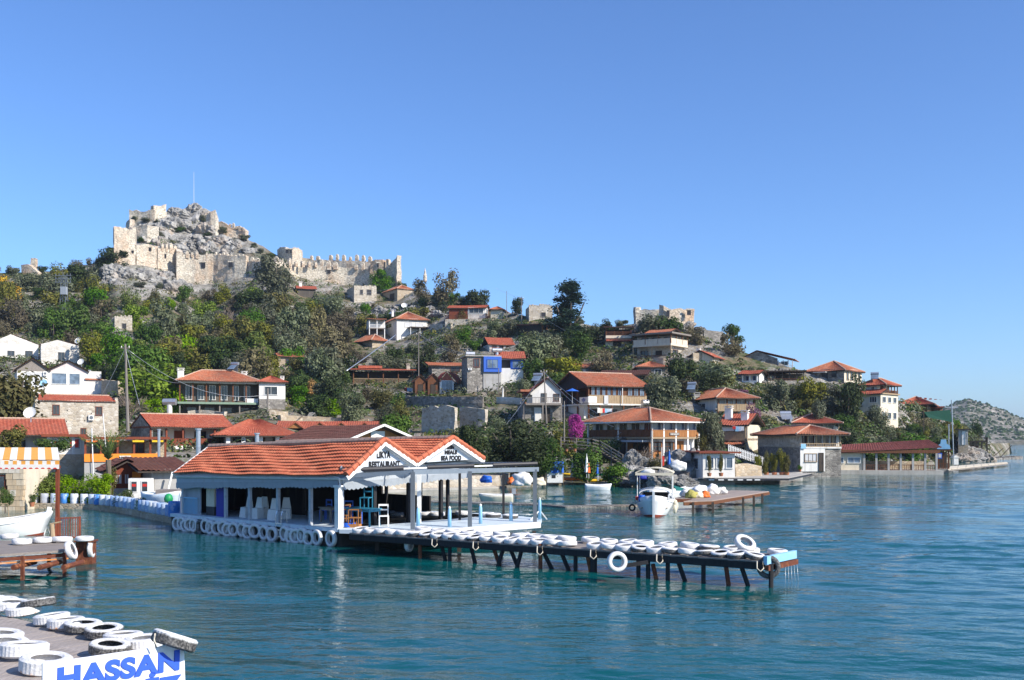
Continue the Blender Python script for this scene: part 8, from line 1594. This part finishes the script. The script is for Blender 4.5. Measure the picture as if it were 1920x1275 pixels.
# mast of the right promontory, cross shaped
t = empty('promontory_mast', P(1784, 872, 150), 0, 'tall white yard mast beside the turquoise topped kiosk', 'mast'); s_ = F/150; mb = MB(); mb.tube([(.35,0,0),(0,0,122/s_)], .08, 6); mb.build('mast', GALV, t); MB().box(-1.0,1.0,-.03,.03,108/s_,108.8/s_).build('yard', GALV, t)
t = empty('short_mast', P(1779, 868, 148), 0, 'shorter grey pole between the kiosk and the tall mast', 'mast'); MB().tube([(0,0,0),(0,0,72/s_)], .07, 6).build('pole', GALV, t)
mb = MB(); a = P(1790,868,175); mb.box(-.5,.5,-.4,.4,-.3,.9); mb.prism([(-.6,-.5,.9),(.6,-.5,.9),(0,-.5,1.35)], (0,1,0)); o = mb.build('stone_shrine', W_WHITE); o.location = a; tag(o, 'tiny white and green shrine box on the rocks at the quay end', 'shrine')
t = empty('crane_arm', P(1858, 860, 215), 0, 'thin tilted poles of a boat winch at the far rocky spit', 'winch'); 
for a, b in (((0,0,0),(2.6,0,2.2)),((.6,0,.2),(5,0,.5)),((2,0,.3),(4.4,0,2.8))): mb = MB(); mb.bar(a, b, .12); mb.build('boom', WD_DARK, t)
mb = MB(); a = P(1748,800,180); mb.quad((-1.5,0,2.6),(3.2,0,3.0),(3.6,3,1.8),(-1,3,1.6)); mb.quad((-1.5,-.02,2.62),(3.2,-.02,3.02),(3.4,-.3,.8),(-.8,-.3,1.6)); t = empty('shade_net', a, 0, 'dark green shade net slung over posts below the timber guesthouse', 'net'); mb.build('net_cloth', m_paint('dark_green_net', (.012,.07,.045), .9, .3), t)
for x in (-1.5, 3.2): MB().box(x-.06,x+.06,-.05,.05,-1,3.0).build('post', WD_DARK, t)
for i in range(9):
    x, y, r = ((1800,862,1.6),(1812,864,1.4),(1825,862,1.5),(1790,858,1.5),(1806,852,2.0),(1820,850,1.7),(1795,845,2.3),(1838,862,1.2),(1850,860,1.4))[i]; boulder(P(x, y, 205+i), r*1.3, 'promontory shore rock, '+ORD[i]+' of nine on the way to the stilted platform', 'rocks of the promontory', (1.3,1,.8), i)
for px, py, Y, r, m, lb in ((148,645,D(100,684)-1,.75,CANVAS,'white satellite dish on the right end of the whitewashed stone house'),(153,684,D(110,748)-2,.6,CANVAS,'white satellite dish behind the roof edge of the twin gabled house'),(82,724,D(110,748)-3,.65,BLUE_L,'light blue satellite dish on the front of the twin gabled house'),(58,784,98,.6,CANVAS,'white satellite dish above the left red tile roof'),(308,718,D(308,735),.6,CANVAS,'white satellite dish in the trees left of the veranda house'),(758,578,D(744,600),.8,CANVAS,'white satellite dish behind the orange hipped roof high up')): dish(P(px, py, Y)-Vector((0,0,.4)), r, lb, m, R(random.uniform(-20,30)))
t = empty('roof_water_tank', P(318, 775, D(340,836)+6), 0, 'white cylindrical water tank on a stand behind the porch restaurant roof', 'tank'); mb = MB(); mb.tube([(-.9,0,1.6),(.9,0,1.6)], .45, 12); mb.build('tank', GALV, t); MB().tube([(0,0,-1),(0,0,1.2)], .35, 10).build('stand', W_WHITE, t)
for i, (px, yb, yt, Y) in enumerate(((372,842,806,62),(482,838,814,70),(298,838,806,60))):
    Y = (66, 74, 92)[i] if False else (58, 66, 90)[i]; o = MB(); o.tube([(0,0,-2),(0,0,(yb-yt)*Y/F)], .13, 10); o.tube([(0,0,(yb-yt)*Y/F),(0,0,(yb-yt)*Y/F+.08)], .19, 10); o = o.build('metal_flue', GALV); o.location = P(px, yb, Y); tag(o, ['stout metal flue rising behind the left end of the orange tiled roof','metal flue behind the middle of the orange tiled roof','metal flue on the shed roof'][i], 'flue')

# ------------------------------------------------------------------ small household things
random.seed(23)
def laundry(a, b, label, n=6):
    t = empty('laundry_line', (0,0,0), 0, label, 'laundry'); pts = sagline(a, b, .08); mb = MB(); mb.tube(pts, .012, 4); mb.build('line', WD_WHITE, t); ms = (CANVAS, CURT, PB[0], BLUE_L, RED_P, CREAM)
    for i in range(n):
        p = pts[1+i*12//n]; q = p+(b-a).normalized()*.42; h = random.uniform(.45,.8); mb = MB(); mb.hexa([p+Vector((0,.02,-h)), q+Vector((0,-.03,-h*random.uniform(.85,1))), q+Vector((0,-.01,-h)), p+Vector((0,.05,-h)), p, q, q+Vector((0,.02,0)), p+Vector((0,.02,0))]); mb.build('hung_cloth', ms[(i*5+n) % 6], t)
laundry(P(1118,764,B.Y-.6), P(1150,766,B.Y+.2), 'mixed laundry hanging under the balcony of the black gabled house'); laundry(P(1372,798,D(1390,850)-1.2), P(1396,799,D(1390,850)-1.5), 'white laundry hanging on the upper balcony of the narrow cream house', 4); laundry(P(758,726,D(760,742)), P(774,727,D(760,742)), 'blue and white cloths drying beside the terrace restaurant', 4)
mb = MB(); 
for i in range(8): a0, a1 = 6.283*i/8, 6.283*(i+1)/8; mb.quad((1.1*cos(a0), 1.1*sin(a0), 1.9), (1.1*cos(a1), 1.1*sin(a1), 1.9), (0,0,2.35))
t = empty('open_parasol', P(1073, 757, B.Y-1.5), 0, 'open bright blue parasol at the left corner of the black gabled house', 'parasol'); mb.build('canopy', MATS['blue_sheet_cloth'], t); MB().tube([(0,0,0),(0,0,2.3)], .03).build('pole', WD_WHITE, t)
def solar(px, py, Y, label, rz=0):
    t = empty('solar_water_heater', P(px, py, Y), rz, label, 'solar heater'); mb = MB(); mb.tube([(-.7,.7,1.15),(.7,.7,1.15)], .27, 10); mb.build('tank', GALV, t); MB().hexa([(-.65,-.7,.1),(.65,-.7,.1),(.65,.55,.9),(-.65,.55,.9),(-.65,-.75,.16),(.65,-.75,.16),(.65,.5,.96),(-.65,.5,.96)]).build('panel', GLASSB, t); MB().box(-.6,.6,.62,.7,-.3,.95).build('frame', GREYM, t)
for px, py, Y, lb in ((436,694,D(400,782)+5,'solar heater on the back roof of the veranda house'),(735,590,D(744,640)+6,'solar heater behind the orange hipped roof high up'),(1006,716,D(1030,800)+3,'solar heater beside the roof of the white gabled house'),(1296,732,D(1346,784)+5,'solar heater behind the roof of the white house with the stained wall'),(1640,712,D(1650,806)+4,'solar heater at the roof of the tall stepped cream house')): solar(px, py, Y, lb, R(-20))
PTM = MB().lathe([(0,0),(.13,0),(.18,.3),(.15,.3),(0,.26)], 10).mesh('pot', TERRA)
for i, (px, py, Y, lb) in enumerate(((1062,846,106,'on the walkway, left one'),(1078,846,106,'on the walkway, right one'),(1186,862,117,'at the left foot of the plank balcony house'),(1232,864,115,'before the plank front of the balcony house'),(372,836,D(340,836)-1,'before the porch restaurant'),(400,838,D(340,836)-1,'right end of the porch restaurant'),(985,757,D(1030,800)-1.3,'on the balcony of the white gabled house'),(1040,600,235,'beside the orange timber shack'),(1500,884,120,'at the corner of the waterfront stone house'),(60,950,66,'at the foot of the stone block wall'))):
    t = empty('potted_plant', P(px, py, Y), i, 'green plant in a terracotta pot '+lb, 'potted plant'); link('pot', PTM, t); link('leaves', KIND['finegreen'][0][i % 2], t, (0,0,.55), None, (.34,.34,.36))
# ------------------------------------------------------------------ thin sea haze that pales the far hill
t = bpy.data.materials.new('thin_haze'); t.use_nodes = True; n_ = t.node_tree; n_.nodes.clear()
pv = n_.nodes.new('ShaderNodeVolumePrincipled'); pv.inputs['Color'].default_value = (.72,.84,1,1); pv.inputs['Density'].default_value = .00013; pv.inputs['Anisotropy'].default_value = .3
om = n_.nodes.new('ShaderNodeOutputMaterial'); n_.links.new(pv.outputs[0], om.inputs['Volume'])
tag(MB().box(-6500, 6500, -400, 9500, -8, 150).build('haze', t), 'thin bluish sea haze', kind='stuff')
